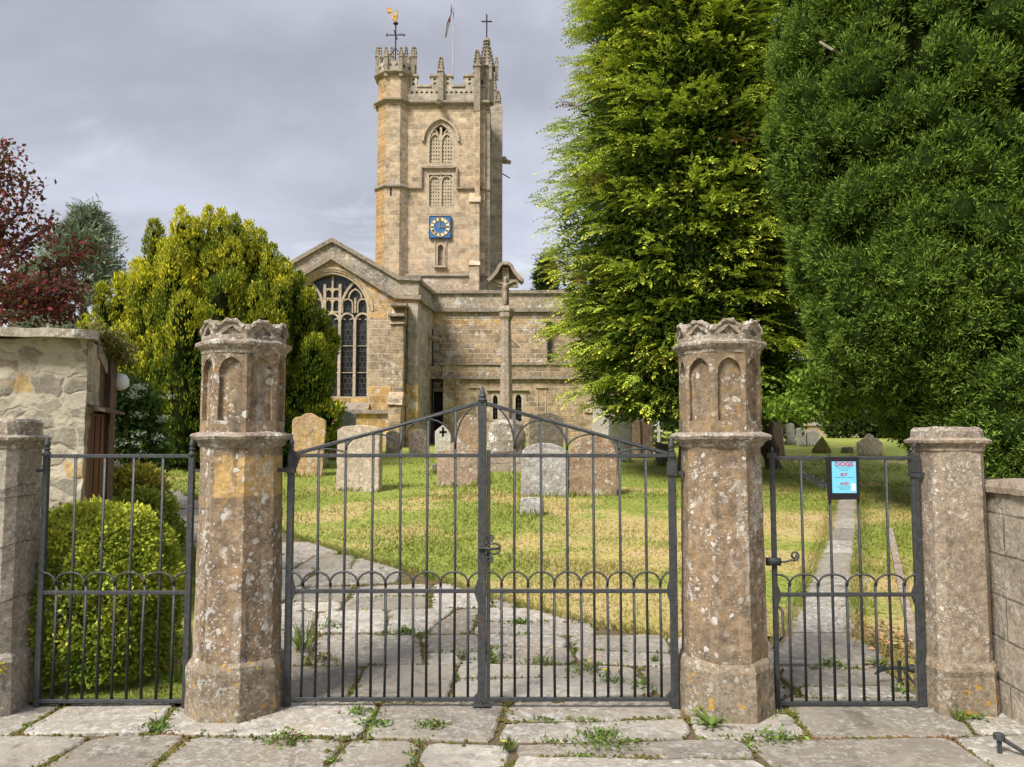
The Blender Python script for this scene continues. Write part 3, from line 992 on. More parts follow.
def short_pier(px, label, mat, ztop_px, zband_px, zplinth_px, R=.205, dx=0):
    cx, cy = xg(px, 600), YG
    root = thing('gate_pier', (cx, cy, 0), label, 'gate pier')
    zt, zb, zp = [W(px, q_, YG - R)[1] for q_ in (ztop_px, zband_px, zplinth_px)]

    def cham(r, z, c=.27):   # chamfered square
        k = r * c
        return [(cx + r, cy - r + k, z), (cx + r, cy + r - k, z), (cx + r - k, cy + r, z), (cx - r + k, cy + r, z), (cx - r, cy + r - k, z), (cx - r, cy - r + k, z), (cx - r + k, cy - r, z), (cx + r - k, cy - r, z)]
    mb = MB(); mb.rings([cham(R * 1.09, -.08), cham(R * 1.08, zp - .05), cham(R * 1.12, zp - .02), cham(R * 1.08, zp + .005), cham(R * .98, zp + .025)])
    mb.build('plinth', S_PLINTH if mat is S_PALEPIER else mat, root, rough=(.006, 8, .035, 5))
    mb = MB(); mb.rings([cham(R * .97, zp + .02), cham(R * .965, (zp + zb) / 2), cham(R * .94, zb - .06)])
    mb.build('shaft', mat, root, rough=(.005, 8, .035, 5))
    mb = MB(); mb.rings([cham(R * .95, zb - .065), cham(R * 1.0, zb - .055), cham(R * .99, zb - .03), cham(R * 1.04, zb - .022), cham(R * 1.16, zb - .012), cham(R * 1.18, zb + .003), cham(R * 1.0, zb + .018)])
    mb.build('string_course', S_CAP if mat is S_GREYPIER else mat, root, rough=(.005, 12, .03, 5))
    mb = MB(); mb.rings([cham(R * .96, zb + .01), cham(R * .95, zt - .02), cham(R * .88, zt)])
    mb.build('cap', S_CAP, root, rough=(.010, 8, .035, 5))
    return root


short_pier(952.5, 'short pale pier with broken cap at the right end of the narrow gate', S_PALEPIER, 427, 441, 668, .158)
short_pier(-2, 'short grey pier at the left edge beside the fixed iron railing', S_GREYPIER, 418, 438, 660, .165)

# wires tied round the grey pier
cxp = xg(-2, 600)
for (ya, yb), wl_ in zip(((493, 484), (497, 495), (547, 540), (602, 594)), ('topmost thin dark wire wrapped round the grey pier at the left edge', 'thin dark wire just below the topmost one on the grey pier', 'thin dark wire across the middle of the grey pier', 'lowest thin dark wire wrapped round the grey pier')):
    mb = MB()
    mb.tube([(cxp - .165, YG - .166, zg(ya)), (cxp + .115, YG - .166, (zg(ya) + zg(yb)) / 2), (cxp + .164, YG - .115, zg(yb)), (cxp + .166, YG + .05, zg(yb))], .0022, 5)
    tag(mb.build('wire', IRON_RUST), wl_, 'wire', 'wires round the grey pier')

# ================================================================== gates


def lathe_part(name, root, prof, cx, cy, mat, n=10):
    mb = MB(); mb.lathe(prof, cx, cy, n)
    return mb.build(name, mat, root, smooth=False)


def finial(root, cx, z0, s=1.0, mat=None):
    return lathe_part('finial', root, [(z0, .024 * s), (z0 + .012 * s, .028 * s), (z0 + .02 * s, .017 * s), (z0 + .035 * s, .014 * s), (z0 + .045 * s, .022 * s), (z0 + .052 * s, .014 * s), (z0 + .07 * s, .02 * s), (z0 + .085 * s, .017 * s), (z0 + .11 * s, .008 * s), (z0 + .12 * s, .003)], cx, YG, mat or IRON)


def gate(label, cat, name, xl, xr, nlong, ps_l, ps_r, zt, zm, zb, zarch, zspring, slope=None, rbar=.0085, mat=None, endz=None, short_left=None):
    mat = mat or IRON
    root = thing(name, ((xl + xr) / 2, YG, 0), label, cat)
    h = .011

    def part(nm, fn, **k):
        mb = MB(); fn(mb); return mb.build(nm, mat, root, **k)
    pz = zb - .05
    zl, zr = (endz or (zt + .01, zt + .01))
    for x, w, z1 in ((xl, ps_l, zl), (xr, ps_r, zr)):
        part('stile', lambda mb: mb.box(x - w / 2, x + w / 2, YG - w * .42, YG + w * .42, pz, z1), bevel=.003)
    for z in (zt, zm, zb):
        part('rail', lambda mb: mb.box(xl + ps_l / 2 - .002, xr - ps_r / 2 + .002, YG - .010, YG + .010, z - h, z + h), bevel=.002)
    pitch = (xr - xl) / (2 * (nlong + 1))

    def topz(x):
        return zt if slope is None else slope[0] + (slope[1] - slope[0]) * (x - xl) / (xr - xl)
    if slope:
        part('sloping_rail', lambda mb: mb.tube([(xl + (ps_l * .4 if ps_l > .03 else -.018), YG, topz(xl)), ((xl + xr) / 2, YG, topz((xl + xr) / 2) - .004), (xr - ps_r * .4, YG, topz(xr))], .012, 6))
    for k in range(1, 2 * nlong + 2):
        x = xl + k * pitch
        ends = (zb + h - .002, topz(x) - .004) if k % 2 == 0 else (zb + h - .002, zspring + .012)
        bend = rs.uniform(-.005, .005)
        part('bar', lambda mb: mb.tube([(x, YG, ends[0]), (x + bend, YG + bend, (ends[0] + ends[1]) / 2), (x, YG, ends[1])], rbar, 8), smooth=True)
    # half hoops over the middle rail
    ha = zarch - zspring
    for k in range(-1, 2 * nlong + 2, 2):
        a, b = xl + k * pitch, xl + (k + 2) * pitch
        pts = []
        for i in range(13):
            t = PI * i / 12
            x = (a + b) / 2 - pitch * math.cos(t)
            if x < xl or x > xr:
                continue
            pts.append((x, YG - .012, zspring + ha * math.sin(t) ** .8))
        if len(pts) > 2:
            part('hoop', lambda mb: mb.tube(pts, .0062, 6), smooth=True)
    return root, part, pitch, topz


MIDZ, BOTZ, ARZ, SPZ = zg(591), zg(699), zg(571.5), zg(585)
TOPZ = zg(455.5)
# left leaf (carries the meeting stile with its point) and right leaf of the double gate
xl, xc, xr = xg(289), xg(482), xg(673.5)
L, part, pitch, topz = gate('left leaf of the tall double gate, carrying the pointed meeting post', 'gate', 'iron_gate', xl, xc, 6, .038, .047, TOPZ, MIDZ, BOTZ, ARZ, SPZ, (zg(454), zg(402.5)), endz=(zg(452), zg(402)))
finial(L, xl, zg(452) - .004, .8)
lathe_part('finial', L, [(zg(402), .027), (zg(400), .03), (zg(398), .02), (zg(396), .024), (zg(394), .018), (zg(390), .012), (zg(386), .003)], xc, YG, IRON)


def upper_hoops(part, xl, pitch, n, topz, step):
    for k in range(-1 if step > 0 else 0, 2 * n + 3):
        pass


def hoops_under_slope(part, xa, pitch, topz, ks, peaks):
    """quarter arcs from a bar (springing) up to the sloping rail over the next bar"""
    for k in ks:
        x0 = xa + 2 * k * pitch
        for s in (-1, 1):
            x1 = x0 + s * 2 * pitch
            z1 = topz(x1) - .012
            z0 = min(z1 - .03, TOPZ + .035 + .045 * max(0, (topz(x0) - TOPZ - .12)))
            pts = [(x0 + (x1 - x0) * (1 - math.cos(PI / 2 * i / 9)), YG - .006, z0 + (z1 - z0) * math.sin(PI / 2 * i / 9)) for i in range(10)]
            part('hoop', lambda mb: mb.tube(pts, .0055, 6), smooth=True)


hoops_under_slope(part, xl, pitch, topz, (2, 4, 6), None)
part('hinge', lambda mb: (mb.box(xl - .075, xl + .0, YG - .016, YG + .008, zg(472), zg(468)), mb.box(xl - .024, xl + .024, YG - .026, YG + .026, zg(473), zg(467))))
part('bracket', lambda mb: mb.plate([(xl + .018, zg(456)), (xl + .055, zg(456)), (xl + .018, zg(474))], (), YG - .008, YG + .008))
part('bracket', lambda mb: (mb.plate([(xl + .018, zg(578)), (xl + .034, zg(588)), (xl + .034, zg(594)), (xl + .018, zg(602))], (), YG - .012, YG + .012)))
part('bracket', lambda mb: mb.plate([(xc - .022, zg(577)), (xc - .042, zg(588)), (xc - .042, zg(594)), (xc - .022, zg(604))], (), YG - .014, YG + .014))
part('bracket', lambda mb: (mb.plate([(xc - .022, zg(692)), (xc - .055, zg(699)), (xc - .022, zg(710))], (), YG - .013, YG + .013)))
part('drop_bolt', lambda mb: (mb.tube([(xc - .004, YG - .02, zg(700)), (xc - .004, YG - .02, .045)], .012, 8), mb.box(xc - .05, xc + .05, YG - .03, YG - .006, .04, .052)))

R_, part, pitch, topz = gate('right leaf of the tall double gate, with the scrolled latch', 'gate', 'iron_gate', xc + .037, xr, 6, .022, .042, TOPZ, MIDZ, BOTZ, ARZ, SPZ, (zg(403.5), zg(454)), endz=(zg(450), zg(452)))
finial(R_, xr, zg(458), 1.0)
hoops_under_slope(part, xc + .036, pitch, topz, (1, 3, 5), None)
part('bracket', lambda mb: mb.plate([(xr - .02, zg(578)), (xr - .036, zg(588)), (xr - .036, zg(594)), (xr - .02, zg(604))], (), YG - .012, YG + .012))
part('bracket', lambda mb: (mb.plate([(xr - .02, zg(690)), (xr - .055, zg(697)), (xr - .02, zg(708))], (), YG - .013, YG + .013)))
part('hinge', lambda mb: (mb.box(xr - .006, xr + .085, YG - .012, YG + .012, zg(475), zg(471)), mb.box(xr - .026, xr + .026, YG - .026, YG + .026, zg(475.5), zg(462))))


def latch(mb):
    x0 = xc + .03
    y = YG - .03
    zc = zg(548)
    mb.tube([(x0 - .05, y, zc), (x0 + .075, y, zc)], .009, 8)
    ring = [(x0 + .04 + .036 * math.cos(t), y, zc + .031 * math.sin(t)) for t in np.linspace(0, 2 * PI, 20)]
    mb.tube(ring, .006, 6)
    for s in (1, -1):
        sp_ = [(x0 + .012 + (.022 * (1 - .75 * t / 9.5)) * math.cos(t), y, zc + s * (.062 + (.022 * (1 - .75 * t / 9.5)) * math.sin(t))) for t in np.linspace(-1.6, 9, 26)]
        mb.tube(sp_, .0048, 6)
        mb.tube([(x0 - .006, y, zc + s * .02), (x0 - .004, y, zc + s * .04)], .0055, 6)


part('latch', latch, smooth=True)

# fixed railing at the left
xa, xb = xg(41.5), xg(188.5)
LP, part, pitch, topz = gate('fixed iron railing panel with green bush showing behind it, left of the pillars', 'railing', 'iron_railing', xa, xb, 4, .034, .034, zg(456), zg(592.5), zg(701), zg(572), zg(584), endz=(zg(452), zg(452)))
finial(LP, xa, zg(456), .95); finial(LP, xb, zg(456), .95)
part('hinge', lambda mb: mb.box(xa - .055, xa + .01, YG - .008, YG + .008, zg(472), zg(469)))
part('hinge', lambda mb: mb.box(xb - .01, xb + .075, YG - .008, YG + .008, zg(472), zg(469)))

# narrow gate at the right
xa, xb = xg(775), xg(918.5)
RP, part, pitch, topz = gate('narrow iron side gate carrying the blue dog notice', 'gate', 'side_gate', xa, xb, 4, .028, .040, zg(458), zg(594.5), zg(703), zg(574), zg(585), endz=(zg(456), zg(452)), mat=IRON)
part('post_cap', lambda mb: (mb.box(xa - .022, xa + .022, YG - .02, YG + .02, zg(458), zg(453)), mb.lathe([(zg(453) - .001, .012), (zg(449), .010), (zg(447), .003)], xa, YG, 8)))
part('hinge', lambda mb: (mb.box(xb - .03, xb + .05, YG - .024, YG + .02, zg(477), zg(472.5)), mb.box(xb - .024, xb + .024, YG - .024, YG + .024, zg(472), zg(452)), mb.tube([(xb, YG, zg(452)), (xb, YG, zg(446)), (xb + .02, YG, zg(443)), (xb + .05, YG, zg(443))], .014, 8)))


def curl(mb):
    z0 = zg(561)
    y = YG - .02
    mb.box(xa - .055, xa + .03, y - .012, y + .012, z0 - .022, z0 + .022)
    pts = [(xa + .02, y, z0), (xa + .06, y, z0 - .002), (xa + .09, y, z0 + .008)]
    c = (xa + .112, z0 + .034)
    pts += [(c[0] + (.028 * (1 - .7 * t / 9)) * math.cos(t - 1.9), y, c[1] + (.028 * (1 - .7 * t / 9)) * math.sin(t - 1.9)) for t in np.linspace(0, 9, 24)]
    mb.tube(pts, .006, 6)


part('latch', curl, smooth=True)
part('handle', lambda mb: mb.tube([(xa + .014, YG - .012, zg(606)), (xa + .03, YG - .03, zg(610)), (xa + .034, YG - .03, zg(634)), (xa + .016, YG - .012, zg(640))], .008, 6), smooth=True)
part('hinge', lambda mb: (mb.lathe([(zg(712), .022), (zg(704), .022)], xb - .045, YG - .01, 10), mb.box(xb - .06, xb + .06, YG - .02, YG + .02, .04, .055)))
part('bracket', lambda mb: mb.plate([(xa + .012, zg(584)), (xa + .03, zg(592)), (xa + .03, zg(597)), (xa + .012, zg(606))], (), YG - .013, YG + .013))
part('bracket', lambda mb: (mb.plate([(xb - .02, zg(584)), (xb - .036, zg(592)), (xb - .036, zg(597)), (xb - .02, zg(606))], (), YG - .013, YG + .013)))

# notice hung on the narrow gate
Yn = YG - .028
x0, x1 = W(826.5, 480, Yn)[0], W(860, 480, Yn)[0]
zt, zb = W(840, 457, Yn)[1], W(840, 500, Yn)[1]
nt_ = thing('notice', ((x0 + x1) / 2, Yn, zb), 'light blue dog notice on a black board hung on the narrow gate', 'notice')
mb = MB(); mb.hull8([(x0 + .008, Yn, zb), (x1 - .006, Yn, zb + .004), (x1 - .006, Yn + .012, zb + .004), (x0 + .008, Yn + .012, zb)], [(x0, Yn, zt), (x1, Yn, zt), (x1, Yn + .012, zt), (x0, Yn + .012, zt)])
mb.build('backing_board', BLACK, nt_, bevel=.002)
pxl, pxr = W(832, 480, Yn)[0], W(856, 480, Yn)[0]
pzt, pzb = W(840, 461.5, Yn)[1], W(840, 493, Yn)[1]
mb = MB(); mb.box(pxl, pxr, Yn - .004, Yn - .001, pzb, pzt)
mb.build('paper', PAPER, nt_)


def text(s, size, x, z, mat, bold=.0, name='lettering', y=None, root=None, rot=(PI / 2, 0, 0), loc=None, sx=1.0):
    cu = bpy.data.curves.new(name, 'FONT')
    cu.body = s; cu.size = size; cu.align_x = 'CENTER'; cu.align_y = 'CENTER'; cu.offset = bold; cu.extrude = .0006
    cu.materials.append(mat)
    tmp = bpy.data.objects.new(name, cu); COL.objects.link(tmp)
    bpy.context.view_layer.update()
    me = bpy.data.meshes.new_from_object(tmp.evaluated_get(bpy.context.evaluated_depsgraph_get()))
    bpy.data.objects.remove(tmp); bpy.data.curves.remove(cu)
    o = bpy.data.objects.new(name, me); COL.objects.link(o)
    o.parent = root
    o.location = Vector(loc if loc else (x, y, z)) - Vector(root['_o'])
    o.rotation_euler = rot
    o.scale = (sx, 1, 1)
    return o


pcx = (pxl + pxr) / 2
pw, ph = pxr - pxl, pzt - pzb
text('DOGS', ph * .185, pcx, pzt - ph * .085, PINK, .0007, 'lettering', Yn - .0052, nt_, sx=1.15)
text('BUT', ph * .115, pcx, pzt - ph * .41, PINK, .0004, 'lettering', Yn - .0052, nt_, sx=1.1)
text('AND', ph * .115, pcx, pzt - ph * .70, PINK, .0004, 'lettering', Yn - .0052, nt_, sx=1.1)
mb = MB()
for fr_, w_ in ((.20, .62), (.27, .36), (.50, .8), (.80, .66), (.87, .38)):
    zz = pzt - ph * fr_
    n = int(w_ * 16)
    xx = pcx - pw * w_ / 2
    while xx < pcx + pw * w_ / 2:
        l = rs.uniform(.006, .018)
        mb.box(xx, min(xx + l, pcx + pw * w_ / 2), Yn - .0052, Yn - .0042, zz - .0016, zz + .0016)
        xx += l + .004
mb.build('small_print', GREYINK, nt_)
mb = MB(); mb.box(pxr - .03, pxr - .006, Yn - .0056, Yn - .0042, pzb + .01, pzb + .055)
mb.build('sticker', WHITE, nt_)
mb = MB(); 
for xx in (x0 + .03, x1 - .03):
    mb.tube([(xx, Yn - .004, zt - .008), (xx, YG - .014, zt + .012), (xx, YG + .014, zt + .012), (xx, YG + .012, zt - .01)], .003, 5)
mb.build('cable_tie', BLACK, nt_)


# gate hold-backs
def holdback(px, py, label, flip=1):
    g = G(px, py)
    r = thing('gate_holdback', g, label, 'gate stop')
    x, y, z = g.x, g.y, g.z + .03
    mb = MB(); mb.tube([(x, y, z - .06), (x, y, z + .15)], .013, 8); mb.build('post', IRON, r)
    mb = MB(); mb.tube([(x - flip * .11, y + .02, z + .085), (x - flip * .04, y + .01, z + .105), (x + flip * .06, y, z + .10)], .012, 8)
    mb.plate([(x - flip * .15, z + .06), (x - flip * .06, z + .10), (x - flip * .10, z + .12)], (), y + .005, y + .025)
    mb.build('arm', IRON, r)
    mb = MB(); mb.lathe([(z + .075, .008), (z + .082, .026), (z + .10, .036), (z + .118, .026), (z + .126, .008)], x + flip * .085, y, 10); mb.build('weight', IRON, r, smooth=True)
    mb = MB(); mb.tube([(x + flip * .02, y - .01, z + .09), (x + flip * .1, y - .08, z - .02)], .009, 6); mb.build('stay', IRON, r)
    return r


holdback(900, 690, 'black iron gate catch with round weight behind the narrow gate')
g = G(1000, 760)
r = thing('gate_stop', g, 'small black iron gate stop on the paving in front of the right wall', 'gate stop')
mb = MB(); mb.tube([(g.x, g.y, g.z), (g.x, g.y, g.z + .11)], .012, 8); mb.build('post', IRON, r)
mb = MB(); mb.lathe([(g.z + .095, .01), (g.z + .1, .026), (g.z + .125, .026), (g.z + .132, .012)], g.x, g.y, 10); mb.build('knob', IRON, r)
mb = MB(); mb.tube([(g.x + .01, g.y, g.z + .105), (g.x + .13, g.y - .06, g.z + .03)], .011, 8); mb.build('stay', IRON, r)

# ================================================================== right wall
wr = thing('stone_wall', (2.85, 3.6, 0), 'low grey block wall with flat coping running forward at the right edge', 'wall')
A = Vector((xg(987), 4.62)); B = Vector((2.74, 4.05)); dd = (B - A); Bf = A + dd * 4.2
nrm = Vector((dd.y, -dd.x)).normalized()
if nrm.x < 0: nrm = -nrm
zc = zg(492, 1000, 4.5)
mb = MB(); mb.hull8([(A.x, A.y, -.05), (Bf.x, Bf.y, -.05), (Bf.x + nrm.x * .3, Bf.y + nrm.y * .3, -.05), (A.x + nrm.x * .3, A.y + nrm.y * .3, -.05)],
                    [(A.x, A.y, zc), (Bf.x, Bf.y, zc), (Bf.x + nrm.x * .3, Bf.y + nrm.y * .3, zc), (A.x + nrm.x * .3, A.y + nrm.y * .3, zc)])
mb.build('masonry', S_BLOCK, wr, rough=(.008, 5, .09, 6))
mb = MB()
for k in range(4):
    a, b = A + (Bf - A) * (k / 4 + .002), A + (Bf - A) * ((k + 1) / 4 - .002)
    o1, o2 = nrm * -.025, nrm * .33
    prof = [(-.025, zc + .004), (.33, zc + .004)]
    bot = [(p.x + o.x, p.y + o.y, zc + .003) for p, o in ((a, o1), (b, o1), (b, o2), (a, o2))]
    mid = [(x, y, zc + .035) for x, y, z in bot]
    o3 = nrm * -.008
    top = [(p.x + o.x, p.y + o.y, zc + .07) for p, o in ((a, o3), (b, o3), (b, o2), (a, o2))]
    mb.rings([bot, mid, top])
mb.build('coping', S_PALEPIER, wr, rough=(.006, 8, .06, 5))

# ================================================================== outbuilding at the left
YB = 5.6
ax = W(85, 420, YB)[0]
bx, by = W(113, 420, 6.7)[0], 6.7


def side(px):
    r = ray(px, 420)
    k = r[0] / r[1]      # x = k*y
    dx, dy = bx - ax, by - YB
    t = (k * YB - ax) / (dx - k * dy)
    return Vector((ax + dx * t, YB + dy * t))


ob = thing('outbuilding', (-4.2, 6.2, 0), 'small rubble stone outbuilding with dark red door at the left edge', 'outbuilding')
ztop = W(60, 338, YB)[1]
mb = MB()
# front wall and upper side wall
s98, s87, s107 = side(98), side(87.5), side(107)
xm = ax + (bx - ax) * .36 / (by - YB) - .02
fp_ = [(-7.2, YB), (ax - .004, YB), (xm, YB + .36), (-7.2, YB + .36)]
mb.hull8([(x, y, -.05) for x, y in fp_], [(x, y, ztop) for x, y in fp_])
mb.build('front_wall', RUBBLE, ob, rough=(.022, 5, .09, 6))
zd = W(95, 410, 5.8)[1]


def wall_seg(mb, a, b, z0, z1, th=.3, off=0.0, mat=0):
    n = Vector((-1.0, 0.0))
    p = [a - n * off, b - n * off, b + n * th, a + n * th]
    mb.hull8([(q.x, q.y, z0) for q in p], [(q.x, q.y, z1) for q in p], mat)


mb = MB(); wall_seg(mb, Vector((ax, YB + .002)), s98, zd + .003, ztop - .01); wall_seg(mb, Vector((ax, YB + .002)), s87, -.05, zd)
mb.build('side_wall', RUBBLE, ob, rough=(.012, 5, .08, 5))
mb = MB(); wall_seg(mb, s98, side(108), zd + .003, W(104, 345, 6.3)[1], .25, -.03)
mb.build('boarding', BROWN_WOOD, ob)
mb = MB(); wall_seg(mb, s107, Vector((bx, by)), -.05, W(110, 352, 6.6)[1], .2, .02)
mb.build('door_post', BROWN_WOOD, ob, rough=(.006, 7, .1, 5))
dr = MB(); wall_seg(dr, s87, s107, -.02, zd - .02, .05, -.01)
dob = dr.build('door', RED_DOOR, ob)
mb = MB()
d_ = (s107 - s87)
for t in (.33, .62):
    p = s87 + d_ * t
    n_ = Vector((d_.y, -d_.x)).normalized()
    if n_.x < 0: n_ = -n_
    q = p + n_ * .006
    mb.tube([(q.x, q.y, 0), (q.x, q.y, zd - .04)], .006, 5)
e = mb.build('door_batten', RED_DOOR, ob); e.parent = dob
# sloping hood over the door, and coping slabs of the roof
mb = MB()
n_ = Vector((d_.y, -d_.x)).normalized()
if n_.x < 0: n_ = -n_
a_, b_ = s87 - d_ * .05, side(109)
bot = [(a_.x, a_.y, zd + .02), (b_.x, b_.y, zd + .02), (b_.x + n_.x * .12, b_.y + n_.y * .12, zd - .02), (a_.x + n_.x * .12, a_.y + n_.y * .12, zd - .02)]
mb.hull8(bot, [(x, y, z + .022) for x, y, z in bot])
mb.build('door_hood', BROWN_WOOD, ob)
mb = MB()
xr_ = W(101, 335, 5.6)[0]
zs = [W(0, 331, 5.42)[1], W(98, 337, 5.42)[1]]
xs_ = [-7.4, -5.3, -4.25, xr_]
for i in range(3):
    x0, x1 = xs_[i] + .006, xs_[i + 1] - .006
    t0, t1 = [zs[0] + (zs[1] - zs[0]) * max(0, (x + 3.6 + .2)) / .8 for x in (x0, x1)]
    bot = [(x0, 5.44, t0 - .006), (x1 - (.10 if i == 2 else 0), 5.44, t1 - .006), (x1, 5.56 if i == 2 else 5.44, t1), (x1 - (.34 if i == 2 else 0), 6.25, t1 + .05), (x0, 6.25, t0 + .05)]
    mb.hull8(bot, [(x, y, z + .062) for x, y, z in bot])
mb.build('roof_slab', S_COPE, ob, rough=(.012, 5, .09, 5))
mb = MB(); mb.hull8([(-7.2, 5.95, ztop - .1), (ax - .1, 5.95, ztop - .1), (bx - .1, 6.9, ztop - .3), (-7.2, 9, ztop - .3)], [(-7.2, 5.95, ztop + .02), (ax - .1, 5.95, ztop + .02), (bx - .1, 6.9, ztop - .12), (-7.2, 9, ztop)])
mb.build('roof', S_COPE, ob)
mb = MB(); wall_seg(mb, Vector((bx, by)), Vector((bx - 1.9, by + 2.5)), -.05, ztop - .2, .3)
mb.build('rear_wall', RUBBLE, ob)
# bulkhead lamp on the far corner
lx, lz = W(113.5, 382, 6.72)
lamp = MB()
def disc_x(mb, prof, x0, cy, cz, n=16, sz=1.2):
    mb.rings([[(x0 + h, cy + r * math.cos(2 * PI * i / n), cz + r * sz * math.sin(2 * PI * i / n)) for i in range(n)] for h, r in prof])
disc_x(lamp, [(-.02, .058), (.03, .062), (.034, .05)], lx, 6.72, lz)
lo = lamp.build('lamp', plain('grey_lamp_housing', (.35, .35, .36), .5), ob, smooth=True)
mb = MB(); disc_x(mb, [(.03, .062), (.07, .062), (.105, .052), (.125, .03), (.13, .004)], lx, 6.72, lz)
e = mb.build('lamp_glass', WHITE, ob, smooth=True); e.parent = lo
e2 = MB(); e2.tube([(lx - .03, 6.6, lz - .02), (lx - .06, 6.45, lz - .18), (lx - .10, 6.4, lz - .28)], .006, 5); e2.build('cable', BLACK, ob)

# ================================================================== gravestones
def prof_fn(kind):
    def f(u):
        a = abs(u)
        if kind == 'semi': return (1 - math.sqrt(max(0, 1 - u * u)))
        if kind == 'round': return (1 - math.sqrt(max(0, 1 - u * u))) * .5
        if kind == 'flat': return .10 * u * u + max(0, a - .86) * .9
        if kind == 'ogee':
            if a < .5: return (1 - math.sqrt(max(0, 1 - (a / .52) ** 2))) * .30
            if a < .72: return .22 + (a - .5) * .25
            return .275 + max(0, a - .8) * .9
        if kind == 'hump':
            if a < .42: return (1 - math.sqrt(max(0, 1 - (a / .43) ** 2))) * .42
            if a < .6: return .42 + .02
            return .44 + max(0, a - .9) * .5
        if kind == 'point': return a * .85
        if kind == 'steps':
            if a < .3: return a * .7
            if a < .45: return .35
            return .35 + (a - .45) * .75
        if kind == 'slant': return (u + 1) * .32 + max(0, a - .9)
        return 0
    return f


def gravestone(pl, pr, pt, pb, kind, mat, label, roll=0.0, pitch=0.0, yaw=0.0, th=.10, name='gravestone', group='gravestones in the churchyard', base=None):
    g = base or G((pl + pr) / 2, pb)
    Y = g.y
    xL, _ = W(pl, pb, Y); xR, _ = W(pr, pb, Y)
    w = (xR - xL) / 2
    h = W((pl + pr) / 2, pt, Y)[1] - g.z
    f = prof_fn(kind)
    us = np.sin(np.linspace(-PI / 2, PI / 2, 29))
    top = [(u * w, h - f(u) * w) for u in us]
    outer = [(-w, -.15)] + top + [(w, -.15)]
    mb = MB(); mb.plate(outer, (), -th / 2, th / 2)
    o = mb.build(name, GR[mat], None, rough=(.006 + .004 * (w > .3), 7, .11, 4), bevel=.012)
    o.location = g
    o.rotation_euler = (pitch, roll, yaw)
    return tag(o, label, 'gravestone', group)


R1 = math.radians
gravestone(289, 322, 413, 479, 'ogee', 'gold', 'leaning golden gravestone with humped top just right of the left tall pillar', R1(2.5), R1(-4), R1(8), .11)
gravestone(314, 327, 416, 470, 'slant', 'white', 'thin pale gravestone seen half edge-on behind the leaning golden one', R1(4), R1(-2), R1(40), .08)
gravestone(322, 337, 424, 462, 'flat', 'brown', 'small brown gravestone behind, between the thin pale one and the big buff slab', 0, 0, R1(10), .10)
gravestone(336, 382, 425.5, 494, 'flat', 'buff', 'big buff slab gravestone with flat top behind the left leaf of the double gate', R1(-.6), R1(-2), R1(-14), .15)
gravestone(335, 354, 408, 456, 'slant', 'green', 'grey green slant-topped gravestone under the church window, behind the big buff slab', R1(3), 0, R1(-10), .10)
gravestone(386, 399, 431, 457, 'round', 'dark', 'narrow dark gravestone against the buttress foot of the church', 0, 0, 0, .09)
gravestone(409, 428, 429, 457, 'round', 'dark', 'dark round-topped gravestone at the church wall left of the pointed one', R1(-1), 0, 0, .09)
gravestone(435, 451, 424.5, 461, 'point', 'white', 'narrow pale gravestone with pointed top and small cut cross', 0, 0, 0, .12)
gravestone(437.5, 478, 441, 489, 'hump', 'pink', 'squat pinkish gravestone with humped top left of the meeting gate post', R1(-.5), R1(-2), R1(6), .11)
gravestone(457, 480, 415, 458, 'semi', 'brown', 'tall mottled brown gravestone behind the squat pinkish one', 0, 0, R1(-8), .10)
gravestone(521, 567, 443, 499, 'round', 'grey', 'broad grey gravestone with round shoulders standing behind its small footstone', R1(.8), R1(-2), R1(-4), .11)
gravestone(520, 543, 497, 519, 'flat', 'grey', 'small low grey footstone in front of the broad grey gravestone', R1(2), R1(-4), R1(-6), .09)
gravestone(568, 617, 434.5, 498.5, 'semi', 'brown', 'broad brown lichened gravestone with arched top right of the grey one', R1(.4), R1(-1), R1(3), .11)
gravestone(529, 563, 413, 459, 'round', 'dark', 'large dark headstone behind the broad grey gravestone', 0, 0, R1(5), .14)
gravestone(592, 608, 406, 457, 'flat', 'white', 'tall narrow pale gravestone under the conifer skirt', R1(2), 0, 0, .12)
gravestone(608.5, 631.5, 420, 464, 'round', 'green', 'pale grey green carved gravestone left of the brown pair under the conifer', R1(1), 0, R1(-8), .10)
gravestone(625, 641, 416, 460, 'round', 'brown', 'left one of two joined brown gravestones under the conifer', R1(-1), 0, 0, .11)
gravestone(638, 653, 416.5, 460, 'round', 'brown', 'right one of two joined brown gravestones under the conifer', R1(1), 0, 0, .11)
gravestone(656, 673, 441, 468, 'slant', 'dark', 'low dark gravestone just left of the right tall pillar', R1(-2), 0, R1(12), .10)
gravestone(772, 785, 420, 459, 'flat', 'pink', 'leaning pinkish slab beside the dark trunk, above the narrow gate', R1(-4), 0, R1(-25), .09)
gravestone(786.5, 795, 423, 446, 'round', 'white', 'small white gravestone second from the dark trunk, above the narrow gate', R1(-2), 0, 0, .10)
gravestone(797, 806, 428, 448, 'flat', 'white', 'cream gravestone left of the mossy stone, left one of two', R1(-3), 0, R1(20), .12)
gravestone(806, 818, 430, 448, 'ogee', 'white', 'cream gravestone left of the mossy stone, right one of two', R1(3), 0, 0, .12)
gravestone(858, 882, 433.5, 458, 'steps', 'buff', 'pale pointed gravestone standing before the dark clipped yew', 0, 0, R1(-4), .12)
gravestone(843, 852, 447, 455, 'flat', 'dark', 'very low dark stone left of the pale pointed gravestone', 0, 0, 0, .2)
gravestone(432, 438, 464, 476, 'flat', 'dark', 'tiny dark footstone left of the squat pinkish gravestone', 0, 0, 0, .09)
